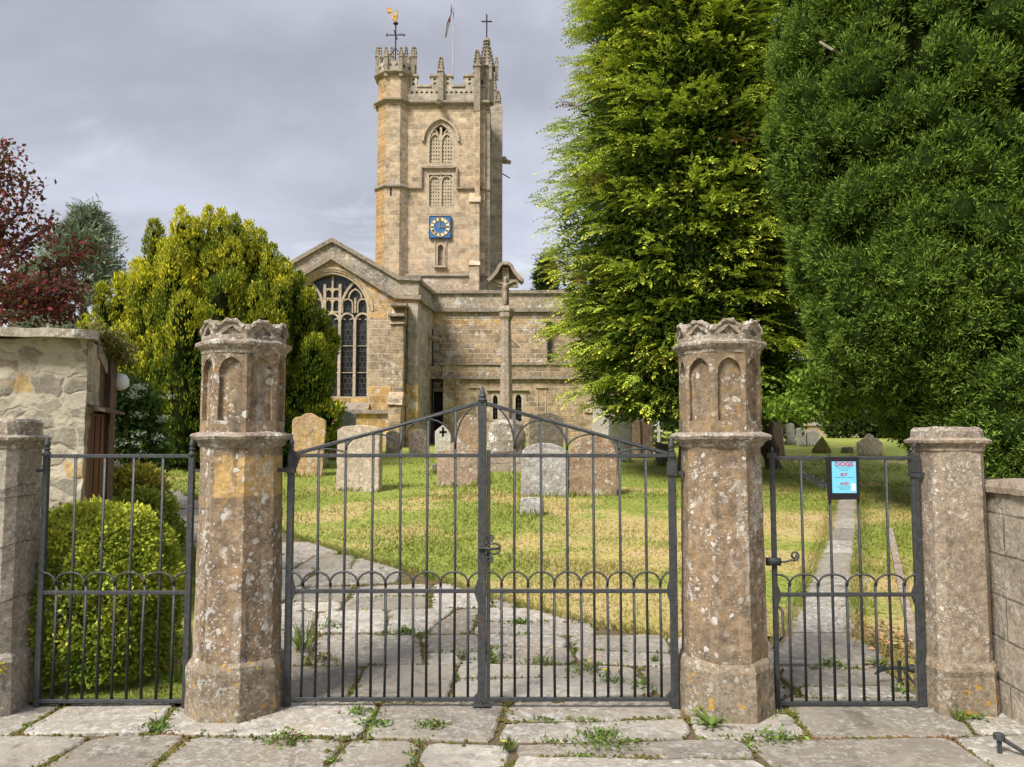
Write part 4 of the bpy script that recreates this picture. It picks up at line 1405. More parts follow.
# the small cross cut in the pointed stone, as a part
ps = [o for o in COL.objects if o.get('label', '').startswith('narrow pale gravestone')][0]
mb = MB()
for w_, h_ in ((.05, .22), (.17, .055)):
    mb.box(-w_ / 2, w_ / 2, -.066, -.058, .60 - h_ / 2 - (.001 if h_ < .1 else 0), .60 + h_ / 2)
o = mb.build('cut_cross', DARKIN, None); o.parent = ps
zz = (W(443, 432, ps.location.y)[1] - ps.location.z) - .60
o.location = (0, 0, zz)

g = G(822, 455)
mb = MB()
s_ = g.y / 770
mb.lathe([(g.z - .1, 9 * s_), (g.z + 5 * s_, 8.5 * s_), (g.z + 10 * s_, 6 * s_), (g.z + 15 * s_, 3 * s_), (g.z + 18 * s_, .6 * s_)], g.x, g.y, 14)
tag(mb.build('mossy_stone', MOSS, None, rough=(.05, 2.2, .15, 3), smooth=True), 'mossy rounded stone mound above the narrow gate notice', 'mossy stone')
# small white cross under the conifer
g = G(659, 456)
s_ = g.y / 770
mb = MB()
zc0 = W(659, 441, g.y)[1]
mb.box(g.x - 1.3 * s_, g.x + 1.3 * s_, g.y - .05, g.y + .05, g.z - .1, zc0 + 15 * s_)
mb.box(g.x - 4.2 * s_, g.x + 4.2 * s_, g.y - .048, g.y + .048, zc0 + 8.5 * s_, zc0 + 11 * s_)
mb.box(g.x - 4 * s_, g.x + 4 * s_, g.y - .12, g.y + .12, g.z - .1, g.z + .12)
tag(mb.build('stone_cross', GR['white'], None, bevel=.01), 'small pale stone cross among the shadows under the conifer', 'cross')

# ================================================================== churchyard cross
g = G(506, 474)
yc = g.y
s_ = yc / 770
cx = W(506, 440, yc)[0]
zc = lambda py: W(506, py, yc)[1]
cr = thing('churchyard_cross', (cx, yc, g.z), 'tall churchyard cross with gabled canopy head on a lichened base', 'stone cross')
mb = MB()
mb.box(cx - 36 * s_, cx + 36 * s_, yc - .02, yc + 1.3, g.z - .2, zc(463.5))
mb.box(cx - 33 * s_, cx + 33 * s_, yc + .06, yc + 1.2, zc(463), zc(455))
mb.build('step', S_CROSS, cr, rough=(.012, 5, .12, 4))
yc2 = yc + .62
mb = MB(); mb.lathe([(zc(457), .36), (zc(452), .42), (zc(440), .42), (zc(424), .36), (zc(419), .22)], cx, yc2, 8, rot=PI / 8)
mb.build('socket_stone', S_SOCKET, cr, rough=(.02, 5, .06, 5))
s2 = yc2 / 770
zc2 = lambda py: W(506, py, yc2)[1]
mb = MB(); mb.lathe([(zc2(423), 7.2 * s2), (zc2(400), 6.9 * s2), (zc2(330), 5.2 * s2), (zc2(322), 5.0 * s2)], cx, yc2, 8, rot=PI / 8)
mb.build('shaft', S_CROSS, cr, rough=(.005, 7, .09, 4))
mb = MB(); mb.lathe([(zc2(323), 5 * s2), (zc2(320), 5.5 * s2), (zc2(317), 7.4 * s2), (zc2(313), 7.4 * s2), (zc2(311.5), 8.6 * s2), (zc2(309), 8.4 * s2), (zc2(306), 5 * s2)], cx, yc2, 8, rot=PI / 8)
mb.build('capital', S_CROSS, cr, rough=(.004, 9, .06, 3))
cxh = W(505.5, 290, yc2)[0]
mb = MB()
mb.hull8([(cxh - 3.8 * s2, yc2 - .07, zc2(307)), (cxh + 3.8 * s2, yc2 - .07, zc2(307)), (cxh + 3.8 * s2, yc2 + .07, zc2(307)), (cxh - 3.8 * s2, yc2 + .07, zc2(307))],
         [(cxh - 3.2 * s2, yc2 - .06, zc2(268)), (cxh + 3.2 * s2, yc2 - .06, zc2(268)), (cxh + 3.2 * s2, yc2 + .06, zc2(268)), (cxh - 3.2 * s2, yc2 + .06, zc2(268))])
mb.box(cxh - 13 * s2, cxh + 13 * s2, yc2 - .055, yc2 + .055, zc2(287.3), zc2(280))
mb.build('cross_arms', S_CROSS, cr, rough=(.004, 8, .08, 3))
mb = MB()   # the carved figure on the cross, as worn masonry
mb.lathe([(zc2(306), .03), (zc2(300), .055), (zc2(292), .05), (zc2(287), .065), (zc2(283.5), .03), (zc2(282), .045), (zc2(279), .045), (zc2(277.5), .015)], cxh, yc2 - .085, 8)
mb.tube([(cxh - 10 * s2, yc2 - .07, zc2(282)), (cxh, yc2 - .09, zc2(285.5)), (cxh + 10 * s2, yc2 - .07, zc2(282))], .026, 6)
mb.build('carved_figure', S_CROSS, cr, rough=(.006, 12, .04, 3), smooth=True)
mb = MB()
pr_ = [(-17.5, 282), (-14, 279.5), (-9.5, 274), (-6, 267.5), (-3, 265), (3, 265), (6, 267.5), (9.5, 274), (14, 279.5), (17.5, 282)]
mb.stroke([(cxh + a * s2, zc2(b)) for a, b in pr_], 3.1 * s2, yc2 - .19, yc2 + .19)
mb.plate([(cxh - 12 * s2, zc2(279)), (cxh + 12 * s2, zc2(279)), (cxh + 6 * s2, zc2(269)), (cxh, zc2(266)), (cxh - 6 * s2, zc2(269))], (), yc2 + .08, yc2 + .12)
mb.build('canopy', S_CROSS, cr, rough=(.004, 8, .08, 3))

# longer grass round the feet of the stones (uncountable)
PP, LL = [], []
for o in COL.objects:
    if o.get('category') in ('gravestone', 'mossy stone') and o.type == 'MESH':
        xs_v = [v.co.x for v in o.data.vertices]
        w_ = (max(xs_v) - min(xs_v)) / 2
        k = int(60 + 160 * w_)
        ux = rng.uniform(-1, 1, k) * (w_ + .03)
        uy = rng.normal(0, .05, k) + np.where(rng.random(k) < .75, -.08, .08)
        ca, sa = math.cos(o.rotation_euler.z), math.sin(o.rotation_euler.z)
        X_, Y_ = o.location.x + ux * ca - uy * sa, o.location.y + ux * sa + uy * ca
        PP.append(np.stack([X_, Y_, gz(X_, Y_) + .03], 1))
PP = np.concatenate(PP); n = len(PP)
A = rng.normal(0, .4, (n, 3)); A[:, 2] = 1
V, Fc = leaf_quads(PP, A, rng.normal(0, 1, (n, 3)), rng.uniform(.06, .17, n), rng.uniform(.010, .02, n))
tag(fast_mesh('grass', V, Fc, LEAFM, None, col(n, (.21, .25, .05), .3)), 'longer grass around the feet of the gravestones', kind='stuff')

# ================================================================== church
YC, YN, YL, YT = 24.0, 26.5, 25.9, 34.0
ch = thing('church', (-1.5, 30, float(gz(-1.5, 30))), 'honey coloured stone church with clock tower and traceried gable window', 'church')


def part(nm, mats, fn, root=None, **k):
    mb = MB(); fn(mb)
    o = mb.build(nm, mats, ch, **k)
    if root is not None:
        o.parent = root
    return o


def XC(px, Y=YC, ref=330): return W(px, ref, Y)[0]
def ZC(py, Y=YC, px=430): return W(px, py, Y)[1]


BASE = .8
# ---- the gabled chapel
gxl, gxr, gxa = XC(244), XC(418), XC(331)
zap, zsh, zpar = ZC(258), ZC(297.5), ZC(298)
str_l = XC(266); str_r = XC(396)
wl, wrx = XC(292), XC(369)
win = arch_outline(wl, wrx, ZC(398), ZC(311), ZC(271), 10)
part('gable_wall', [S_HONEY], lambda mb: mb.plate([(gxl, BASE), (gxr, BASE), (gxr, zpar), (str_r, zsh), (gxa, zap), (str_l, zsh), (gxl, zpar)], [win], YC, YC + .55))
# parapet above the string
part('gable_parapet', [S_LICH], lambda mb: mb.plate([(gxl, zpar + .006), (str_l, zsh + .006), (gxa, zap + .006), (str_r, zsh + .006), (gxr, zpar + .006), (gxr, ZC(280)), (XC(399), ZC(279.5)), (gxa, ZC(241)), (XC(263), ZC(279.5)), (gxl, ZC(280))], (), YC + .02, YC + .5))
part('gable_string', [S_DARKTRIM], lambda mb: mb.stroke([(gxl - .1, zpar), (str_l, zsh), (gxa, zap), (str_r, zsh), (gxr + .10, zpar)], .13, YC - .14, YC + .3), rough=(.012, 4, .3, 4))
part('gable_coping', [S_DARKTRIM], lambda mb: mb.stroke([(gxl - .1, ZC(279)), (XC(263), ZC(278.5)), (gxa, ZC(240)), (XC(399), ZC(278.5)), (gxr + .08, ZC(279))], .13, YC - .08, YC + .6), rough=(.012, 4, .3, 4))
# side return of the chapel
rx0, rx1 = gxr, XC(433, YN)


def ret_frame(u, v, w):      # u from 0 (front) to 1 (rear)
    return (rx0 + (rx1 - rx0) * u + w, YC + .55 + (YN - YC - .55) * u, v)


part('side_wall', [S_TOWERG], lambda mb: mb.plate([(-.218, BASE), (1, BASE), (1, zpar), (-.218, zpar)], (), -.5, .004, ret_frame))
part('side_parapet', [S_LICH], lambda mb: mb.plate([(-.2, zpar + .008), (1, zpar + .008), (1, ZC(279)), (-.2, ZC(279))], (), -.4, -.02, ret_frame))
part('side_string', [S_DARKTRIM], lambda mb: mb.stroke([(-.28, zpar), (1.0, zpar)], .13, -.3, .13, ret_frame))
part('side_coping', [S_DARKTRIM], lambda mb: mb.stroke([(-.26, ZC(279)), (1.0, ZC(279))], .12, -.4, .07, ret_frame))
part('roof', [LEAD], lambda mb: mb.hull8([(gxl + .4, YC + .52, zsh + .2), (gxr - .4, YC + .52, zsh + .2), (gxa, YC + .52, zap + .12)], [(gxl + .4, 33.5, zsh + .2), (gxr - .4, 33.5, zsh + .2), (gxa, 33.5, zap + .12)]))
part('far_wall', [S_WALL], lambda mb: mb.box(gxl + .003, gxl + .5, YC + .56, 33, BASE, zpar))
# gargoyle spouts at the corner
part('gargoyle', [S_DARKTRIM], lambda mb: mb.tube([(rx1 - .25, 25.9, zpar - 1.0), (rx1 + .12, 25.8, zpar - 1.05), (rx1 + .35, 25.7, zpar - 1.15)], [.13, .12, .07], 7), rough=(.02, 6, .1, 3))
# east window
we = part('east_window', [S_TRIM], lambda mb: (mb.stroke(win, .16, YC + .04, YC + .5, closed=True), mb.stroke(pointed_arch(wl - .1, wrx + .1, ZC(311), ZC(268), 10), .07, YC - .025, YC + .1)), rough=(.003, 6, .5, 2))
bl = (wrx - wl) / 5
mx = [wl + bl * k for k in range(1, 5)]
cxw = (wl + wrx) / 2


def tracery(mb):
    y0, y1 = YC + .16, YC + .36
    for k, x in enumerate(mx):
        mb.stroke([(x, ZC(398)), (x, ZC(318) if k in (0, 3) else ZC(283))], .085, y0, y1)
    for k in range(5):
        a, b = wl + bl * k, wl + bl * (k + 1)
        mb.stroke(pointed_arch(a + .03, b - .03, ZC(319), ZC(312.5), 5), .06, y0 + .003, y1 - .003)
        # cusps
        c = (a + b) / 2
        mb.stroke([(a + .06, ZC(317)), (c - .07, ZC(318.5))], .035, y0 + .05, y1 - .05)
        mb.stroke([(b - .06, ZC(317)), (c + .07, ZC(318.5))], .035, y0 + .05, y1 - .05)
    for s in (-1, 1):
        # paired lights under a sub arch
        inner, outer = cxw + s * bl * .5, cxw + s * bl * 2.5
        lo, hi = min(inner, outer), max(inner, outer)
        mb.stroke(pointed_arch(lo + .02, hi - .02, ZC(312), ZC(280), 9)[(0 if s < 0 else 0):], .075, y0 - .004, y1 + .004)
        mid = (inner + outer) / 2
        mb.stroke([(mid, ZC(312)), (mid, ZC(297))], .06, y0 + .006, y1 - .006)
        for c in ((inner + mid) / 2, (mid + outer) / 2):
            mb.stroke(pointed_arch(c - bl * .33, c + bl * .33, ZC(303), ZC(298), 5), .045, y0 + .009, y1 - .009)
            mb.stroke([(c - bl * .33, ZC(312)), (c - bl * .33, ZC(303))], .04, y0 + .012, y1 - .012)
            mb.stroke([(c + bl * .33, ZC(312)), (c + bl * .33, ZC(303))], .04, y0 + .012, y1 - .012)
        mb.stroke(pointed_arch(mid - bl * .42, mid + bl * .42, ZC(297), ZC(288), 5), .05, y0 + .009, y1 - .009)
    # centre panels
    a, b = mx[1], mx[2]
    for zz in (311, 297.5, 288):
        mb.stroke([(a, ZC(zz)), (b, ZC(zz))], .055, y0 + .015, y1 - .015)
    mb.stroke([(cxw, ZC(311)), (cxw, ZC(275))], .055, y0 + .018, y1 - .018)
    for lo, hi in ((a, cxw), (cxw, b)):
        for sp_, ap in ((302, 298.5), (291, 288.5)):
            mb.stroke(pointed_arch(lo + .02, hi - .02, ZC(sp_), ZC(ap), 4), .04, y0 + .021, y1 - .021)
    for zz in (345, 372):
        mb.stroke([(wl, ZC(zz)), (wrx, ZC(zz))], .022, y0 + .08, y1 - .08)


part('tracery', [S_TRIM], tracery, we)
part('glass', [GLASS], lambda mb: mb.plate(arch_outline(wl - .05, wrx + .05, ZC(400), ZC(311), ZC(269), 10), (), YC + .28, YC + .30), we)
part('sill', [S_DARKTRIM], lambda mb: mb.hull8([(wl - .4, YC - .32, ZC(412.5)), (wrx + .05, YC - .32, ZC(412.5)), (wrx + .05, YC + .2, ZC(412.5)), (wl - .4, YC + .2, ZC(412.5))],
                                            [(wl - .4, YC - .26, ZC(409)), (wrx + .05, YC - .26, ZC(409)), (wrx + .05, YC + .2, ZC(398.5)), (wl - .4, YC + .2, ZC(398.5))]), rough=(.012, 4, .2, 4))
part('plinth', [S_DARKTRIM, S_HONEY], lambda mb: (mb.stroke([(gxl, ZC(412)), (XC(393.5), ZC(412))], .12, YC - .42, YC + .1), mb.box(gxl, XC(393.5), YC - .30, YC - .003, BASE, ZC(413.6), 1)), rough=(.01, 4, .3, 4))


def buttress(mb, xl, xr, yf, stages):
    """stages from the ground up: (z_top, projection); each ends in a weathered slope"""
    z = BASE
    for i, (zt, pr) in enumerate(stages):
        nxt = stages[i + 1][1] if i + 1 < len(stages) else .02
        sl = (pr - nxt) * 1.1
        mb.hull8([(xl, yf - pr, z), (xr, yf - pr, z), (xr, yf + .1, z), (xl, yf + .1, z)], [(xl, yf - pr, zt - sl), (xr, yf - pr, zt - sl), (xr, yf + .1, zt - sl), (xl, yf + .1, zt - sl)])
        mb.hull8([(xl - .04, yf - pr - .06, zt - sl), (xr + .04, yf - pr - .06, zt - sl), (xr + .04, yf + .1, zt - sl), (xl - .04, yf + .1, zt - sl)],
                 [(xl - .04, yf - nxt - .02, zt), (xr + .04, yf - nxt - .02, zt), (xr + .04, yf + .1, zt), (xl - .04, yf + .1, zt)])
        z = zt - .01


part('buttress', [S_WALL], lambda mb: buttress(mb, XC(394), XC(406), YC, [(ZC(393), 1.0), (ZC(306), .62)]), rough=(.02, 3, .3, 4))
part('buttress_cap', [S_DARKTRIM], lambda mb: (mb.box(XC(391.5), XC(407.5), YC - .74, YC - .01, ZC(319.5), ZC(317)), mb.box(XC(393), XC(409), YC - .66, YC - .01, ZC(309), ZC(306.5))), rough=(.02, 4, .2, 3))
part('corner_pier', [S_TOWERG], lambda mb: mb.box(XC(408.5), gxr + .002, YC - .10, YC + .2, BASE, ZC(304)), rough=(.01, 3, .4, 3))
part('corner_quoins', [S_HONEY], lambda mb: mb.box(XC(407), gxr + .03, YC - .13, YC + .3, BASE, ZC(384)), rough=(.012, 3, .3, 3))

# ---- nave wall
nz_top, nz_str = ZC(292, YN), ZC(310.5, YN)
nxl, nxr = rx1 - .3, XC(640, YN)
part('nave_wall', [S_WALL], lambda mb: mb.box(nxl, nxr, YN, YN + .6, BASE, nz_str))
part('nave_parapet', [S_LICH], lambda mb: mb.box(nxl, nxr, YN + .03, YN + .5, nz_str + .005, nz_top))
part('nave_string', [S_DARKTRIM], lambda mb: mb.stroke([(nxl, nz_str), (nxr, nz_str)], .12, YN - .13, YN + .2), rough=(.012, 4, .3, 5))
part('nave_coping', [S_DARKTRIM], lambda mb: mb.stroke([(nxl, nz_top), (nxr, nz_top)], .11, YN - .06, YN + .56), rough=(.012, 4, .3, 5))
part('nave_roof', [LEAD], lambda mb: mb.hull8([(nxl, YN + .5, nz_str), (nxr, YN + .5, nz_str), (nxr, 33.8, nz_str), (nxl, 33.8, nz_str)], [(nxl, YN + .5, nz_str + .1), (nxr, YN + .5, nz_str + .1), (nxr, 33.8, nz_str + .5), (nxl, 33.8, nz_str + .5)]))
part('nave_end_wall', [S_WALL], lambda mb: mb.box(nxr - .5, nxr - .003, YN + .61, 34, BASE, nz_str))
part('quoin_strip', [S_HONEY], lambda mb: mb.box(XC(446, YN), XC(592, YN), YN - .006, YN + .02, ZC(318, YN), ZC(311.5, YN)))
part('roof_scar', [S_TRIM], lambda mb: mb.stroke([(XC(p, YN), ZC(q, YN)) for p, q in ((511, 338), (516, 342), (521, 347), (525, 353), (528, 360))], .07, YN - .03, YN + .05))
part('drainpipe', [BLACK], lambda mb: (mb.tube([(XC(549, YN), YN - .1, ZC(364, YN)), (XC(549, YN), YN - .1, ZC(332, YN))], .075, 8), mb.hull8([(XC(547, YN), YN - .2, ZC(332, YN)), (XC(551, YN), YN - .2, ZC(332, YN)), (XC(551, YN), YN, ZC(332, YN)), (XC(547, YN), YN, ZC(332, YN))], [(XC(545.5, YN), YN - .28, ZC(323, YN)), (XC(552.5, YN), YN - .28, ZC(323, YN)), (XC(552.5, YN), YN, ZC(323, YN)), (XC(545.5, YN), YN, ZC(323, YN))])))
# ---- low block with the lancets
lz_top, lz_str = ZC(365, YL), ZC(378, YL)
lxl, lxr = XC(443.5, YL), XC(596, YL)
lan = [(XC(491.5, YL, 400), XC(499, YL, 400), 420, 399, 393), (XC(514, YL, 400), XC(523, YL, 400), 422, 399, 392.5)]
holes = [arch_outline(a, b, ZC(zb, YL), ZC(zs_, YL), ZC(za, YL), 6) for a, b, zb, zs_, za in lan]
part('low_wall', [S_WALL], lambda mb: mb.plate([(lxl, BASE), (lxr, BASE), (lxr, lz_str), (lxl, lz_str)], holes, YL, YL + .45))
part('low_wall_side', [S_HONEY], lambda mb: mb.box(lxr - .45, lxr - .003, YL + .46, YN - .003, BASE, lz_str))
part('low_wall_side', [S_WALL], lambda mb: mb.box(lxl + .003, lxl + .45, YL + .46, YN - .003, BASE, lz_str))
part('low_parapet', [S_WALL], lambda mb: mb.box(lxl - .03, lxr + .03, YL - .03, YN - .004, lz_str + .004, lz_top))
part('low_string', [S_DARKTRIM], lambda mb: mb.stroke([(lxl - .06, lz_str), (lxr + .06, lz_str)], .09, YL - .12, YL + .1), rough=(.01, 4, .3, 5))
part('low_coping', [S_DARKTRIM], lambda mb: mb.box(lxl - .08, lxr + .08, YL - .09, YN - .006, lz_top + .002, lz_top + .075), rough=(.01, 4, .3, 5))
part('link_parapet', [S_WALL], lambda mb: mb.box(rx1 - .2, lxl - .035, YN - .42, YN - .004, ZC(379.5, YN), ZC(367, YN)))
for (a, b, zb, zs_, za), hl in zip(lan, holes):
    w = part('lancet_window', [S_TRIM], lambda mb: (mb.stroke(hl, .10, YL - .012, YL + .3, closed=True), mb.box(a - .18, b + .18, YL - .09, YL + .05, ZC(390.6, YL), ZC(389.2, YL))))
    part('glass', [DARKIN], lambda mb: mb.plate(arch_outline(a - .02, b + .02, ZC(zb + .5, YL), ZC(zs_, YL), ZC(za - .5, YL), 6), (), YL + .2, YL + .22), w)

    def bars(mb):
        for k in range(1, 6):
            zz = ZC(zb, YL) + (ZC(za + 2, YL) - ZC(zb, YL)) * k / 6
            mb.box(a, b, YL + .185, YL + .196, zz - .008, zz + .008)
        mb.box((a + b) / 2 - .009, (a + b) / 2 + .009, YL + .18, YL + .194, ZC(zb, YL), ZC(za, YL))
    part('window_bars', [LEAD], bars, w)
for pl, pr in ((469.5, 478), (536.5, 546)):
    part('blocked_window', [S_TRIM], lambda mb: (mb.box(XC(pl - 1, YL), XC(pr + 1, YL), YL - .06, YL + .05, ZC(388, YL), ZC(386.8, YL)), mb.box(XC(pl, YL), XC(pl + 1.2, YL), YL - .02, YL + .05, ZC(420, YL), ZC(388.2, YL)), mb.box(XC(pr - 1.2, YL), XC(pr, YL), YL - .02, YL + .05, ZC(420, YL), ZC(388.2, YL))))
part('buttress', [S_TOWER], lambda mb: buttress(mb, XC(585, YL), lxr + .01, YL, [(ZC(402, YL), .35)]), rough=(.01, 4, .3, 3))
# doorway in the corner, with its hopper and pipe
part('doorway', [DARKIN], lambda mb: mb.box(XC(434.5, YN), lxl + .02, YN - .03, YN + .05, BASE, ZC(392, YN)))
part('doorway_head', [S_DARKTRIM], lambda mb: mb.box(XC(433, YN), lxl + .05, YN - .14, YN - .035, ZC(391.8, YN), ZC(387, YN)))
part('hopper', [LEAD], lambda mb: mb.hull8([(XC(436, YN), YN - .25, ZC(387, YN)), (XC(441, YN), YN - .25, ZC(387, YN)), (XC(441, YN), YN - .05, ZC(387, YN)), (XC(436, YN), YN - .05, ZC(387, YN))], [(XC(434, YN), YN - .32, ZC(383, YN)), (XC(443, YN), YN - .32, ZC(383, YN)), (XC(443, YN), YN - .05, ZC(383, YN)), (XC(434, YN), YN - .05, ZC(383, YN))]))
part('drainpipe', [BLACK], lambda mb: mb.tube([(XC(432.5, YN), YN - .15, BASE), (XC(432.5, YN), YN - .15, ZC(330, YN))], .05, 8))

# ---- the tower
XT = lambda px: W(px, 190, YT)[0]
ZT = lambda py: W(440, py, YT)[1]
tl, tr = XT(402), XT(485)
td = 5.2
YB2 = YT + td
up = arch_outline(XT(428), XT(453), ZT(164), ZT(141), ZT(123), 8)
lo_ = [(XT(428), ZT(207)), (XT(453), ZT(207)), (XT(453), ZT(174)), (XT(428), ZT(174))]
nich = arch_outline(XT(437.5), XT(444.5), ZT(266), ZT(248), ZT(244), 5)
tz = ZT(103)
_ZT0 = ZT
zm_ = ZT(188.5)
zlow = ZT(276)
# two storeys of wall, so that the string lies between them
part('tower_wall', [S_TOWER], lambda mb: mb.plate([(tl, zm_), (tr, zm_), (tr, tz), (tl, tz)], [up, [(x, max(z, zm_ + .001)) for x, z in []]] if False else [up], YT, YT + .8) if False else
     mb.plate([(tl, BASE), (tr, BASE), (tr, tz), (tl, tz)], [up, lo_, nich], YT, YT + .8))
right_arch = [(YT + td / 2 - .6, ZT(164)), (YT + td / 2 + .6, ZT(164))] + pointed_arch(YT + td / 2 - .6, YT + td / 2 + .6, ZT(141), ZT(123), 7)
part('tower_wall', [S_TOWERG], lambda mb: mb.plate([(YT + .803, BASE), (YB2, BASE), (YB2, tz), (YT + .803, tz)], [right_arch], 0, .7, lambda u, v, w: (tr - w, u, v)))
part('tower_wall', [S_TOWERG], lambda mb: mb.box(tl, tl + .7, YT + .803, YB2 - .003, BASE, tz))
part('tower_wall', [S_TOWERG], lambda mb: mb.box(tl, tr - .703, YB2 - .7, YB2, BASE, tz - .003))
part('tower_roof', [LEAD], lambda mb: mb.hull8([(tl, YT, tz), (tr, YT, tz), (tr, YB2, tz), (tl, YB2, tz)], [(tl + 2, YT + 2.4, tz + .35), (tr - 2, YT + 2.4, tz + .35), (tr - 2, YT + 2.8, tz + .35), (tl + 2, YT + 2.8, tz + .35)]))
part('tower_shade_box', [DARKIN], lambda mb: mb.box(tl + .72, tr - .72, YT + 1.0, YB2 - .72, BASE, tz - .01))  # added black box, paints the unlit inside behind the louvre holes


def rect_band(mb, z, prof, x0=tl, x1=tr, y0=YT, y1=YB2):
    mb.rings([[(x0 - o, y0 - o, z + h), (x1 + o, y0 - o, z + h), (x1 + o, y1 + o, z + h), (x0 - o, y1 + o, z + h)] for h, o in prof], 0, False)


STR = [(-.09, .0), (-.03, .14), (.03, .14), (.10, .02)]
part('string_course', [S_DARKTRIM], lambda mb: rect_band(mb, tz, [(-.14, .0), (-.05, .2), (.04, .2), (.13, .04)]))
part('string_course', [S_DARKTRIM], lambda mb: (mb.stroke([(tl, zm_), (XT(421.5), zm_), (XT(421.5), ZT(168)), (XT(426), ZT(168)), (XT(428), ZT(168)), (XT(453), ZT(168)), (XT(457), ZT(168)), (XT(457), zm_), (tr, zm_)], .09, YT - .12, YT + .05)))
part('string_course', [S_DARKTRIM], lambda mb: rect_band(mb, zlow, STR))
part('tower_base', [S_HONEY], lambda mb: mb.box(tl - .05, tr + .04, YT - .06, YT - .003, BASE, zlow - .08))
# belfry window
bw = part('belfry_window', [S_TRIM], lambda mb: (mb.stroke(up, .12, YT - .004, YT + .3, closed=True), mb.stroke(lo_, .12, YT - .006, YT + .3, closed=True),
                                              mb.stroke([(XT(421.5), ZT(141))] + pointed_arch(XT(423), XT(458), ZT(141), ZT(119), 9)[::-1] + [(XT(459.5), ZT(141))], .09, YT - .12, YT + .05)))


def belfry_tracery(mb):
    y0, y1 = YT + .03, YT + .3
    c = XT(440.5)
    for za, zb in ((164, 127), (207, 174)):
        mb.stroke([(c, ZT(za)), (c, ZT(zb))], .10, y0, y1)
    for a, b in ((428.5, 440.5), (440.5, 452.5)):
        for s_, t_ in ((141, 133), (181, 175.5)):
            mb.stroke(pointed_arch(XT(a) + .03, XT(b) - .03, ZT(s_), ZT(t_), 5), .08, y0 + .004, y1 - .004)
        m_ = (a + b) / 2
        mb.stroke([(XT(m_ - 3), ZT(133)), (XT(m_), ZT(129)), (XT(m_ + 3), ZT(133))], .06, y0 + .01, y1 - .01)
        mb.stroke([(XT(m_), ZT(174)), (XT(m_), ZT(177))], .07, y0 + .01, y1 - .01)


part('tracery', [S_TRIM], belfry_tracery, bw)


def louvre(mb):
    for a, b in ((429.5, 439.8), (441.5, 452)):
        for za, zb, nr in ((164, 134, 8), (207, 177, 9)):
            x0, x1, z0, z1 = XT(a), XT(b), ZT(za), ZT(zb)
            for k in range(5):
                x = x0 + (x1 - x0) * k / 4
                mb.box(x - .034, x + .034, YT + .10, YT + .16, z0, z1)
            for k in range(nr + 1):
                z = z0 + (z1 - z0) * k / nr
                mb.box(x0, x1, YT + .104, YT + .164, z - .048, z + .048)


part('louvre', [S_TRIM], louvre, bw)
part('window_apron', [S_TRIM], lambda mb: mb.box(XT(427), XT(454), YT - .012, YT + .1, ZT(214), ZT(208.5)))
# clock
ck0, ck1, cz0, cz1 = XT(430), XT(451), ZT(238.5), ZT(217)
ckx, ckz, ckr = (ck0 + ck1) / 2, (cz0 + cz1) / 2, (ck1 - ck0) / 2
clock = part('clock', [BLUE], lambda mb: (mb.box(ck0, ck1, YT - .12, YT - .02, cz0, cz1)))
part('clock_frame', [plain('dark_blue_paint', (.01, .05, .14), .5)], lambda mb: mb.stroke([(ck0, cz0), (ck1, cz0), (ck1, cz1), (ck0, cz1)], .05, YT - .135, YT - .02, closed=True), clock)


def ringplate(mb, ro, ri, y0, y1, n=40):
    mb.plate([(ckx + ro * math.cos(2 * PI * i / n), ckz + ro * math.sin(2 * PI * i / n)) for i in range(n)], [[(ckx + ri * math.cos(2 * PI * i / n), ckz + ri * math.sin(2 * PI * i / n)) for i in range(n)]], y0, y1)


part('chapter_ring', [CREAM], lambda mb: ringplate(mb, ckr * .90, ckr * .60, YT - .132, YT - .12), clock)
part('gilt_ring', [GOLD], lambda mb: (ringplate(mb, ckr * .95, ckr * .89, YT - .14, YT - .119), ringplate(mb, ckr * .62, ckr * .58, YT - .138, YT - .119)), clock)


def numerals(mb):
    for h, s in enumerate(['XII', 'I', 'II', 'III', 'IV', 'V', 'VI', 'VII', 'VIII', 'IX', 'X', 'XI']):
        a = PI / 2 - h * PI / 6
        wd = {'I': .035, 'V': .06, 'X': .06}
        tot = sum(wd[c] for c in s)
        u = -tot / 2
        rr, hh = ckr * .745, ckr * .10

        def pt(uu, vv):
            return (ckx + math.cos(a) * (rr + vv) + math.sin(a) * uu, ckz + math.sin(a) * (rr + vv) - math.cos(a) * uu)
        for c in s:
            w = wd[c] * .8
            st = {'I': [((w / 2, -hh), (w / 2, hh))], 'V': [((0, hh), (w / 2, -hh)), ((w, hh), (w / 2, -hh))], 'X': [((0, hh), (w, -hh)), ((w, hh), (0, -hh))]}[c]
            for k, (p, q) in enumerate(st):
                mb.stroke([pt(u + p[0], p[1]), pt(u + q[0], q[1])], .024, YT - .139 - .001 * k, YT - .131)
            u += wd[c]


part('numerals', [BLACK], numerals, clock)
part('clock_hand', [GOLD], lambda mb: mb.plate([(ckx - .018, ckz - ckr * .12), (ckx + .018, ckz - ckr * .12), (ckx + .014, ckz + ckr * .55), (ckx, ckz + ckr * .8), (ckx - .014, ckz + ckr * .55)], (), YT - .16, YT - .15), clock)
part('clock_hand', [GOLD], lambda mb: mb.plate([(ckx - ckr * .12, ckz - .02), (ckx + ckr * .4, ckz - .024), (ckx + ckr * .56, ckz), (ckx + ckr * .4, ckz + .024), (ckx - ckr * .12, ckz + .02)], (), YT - .148, YT - .142), clock)
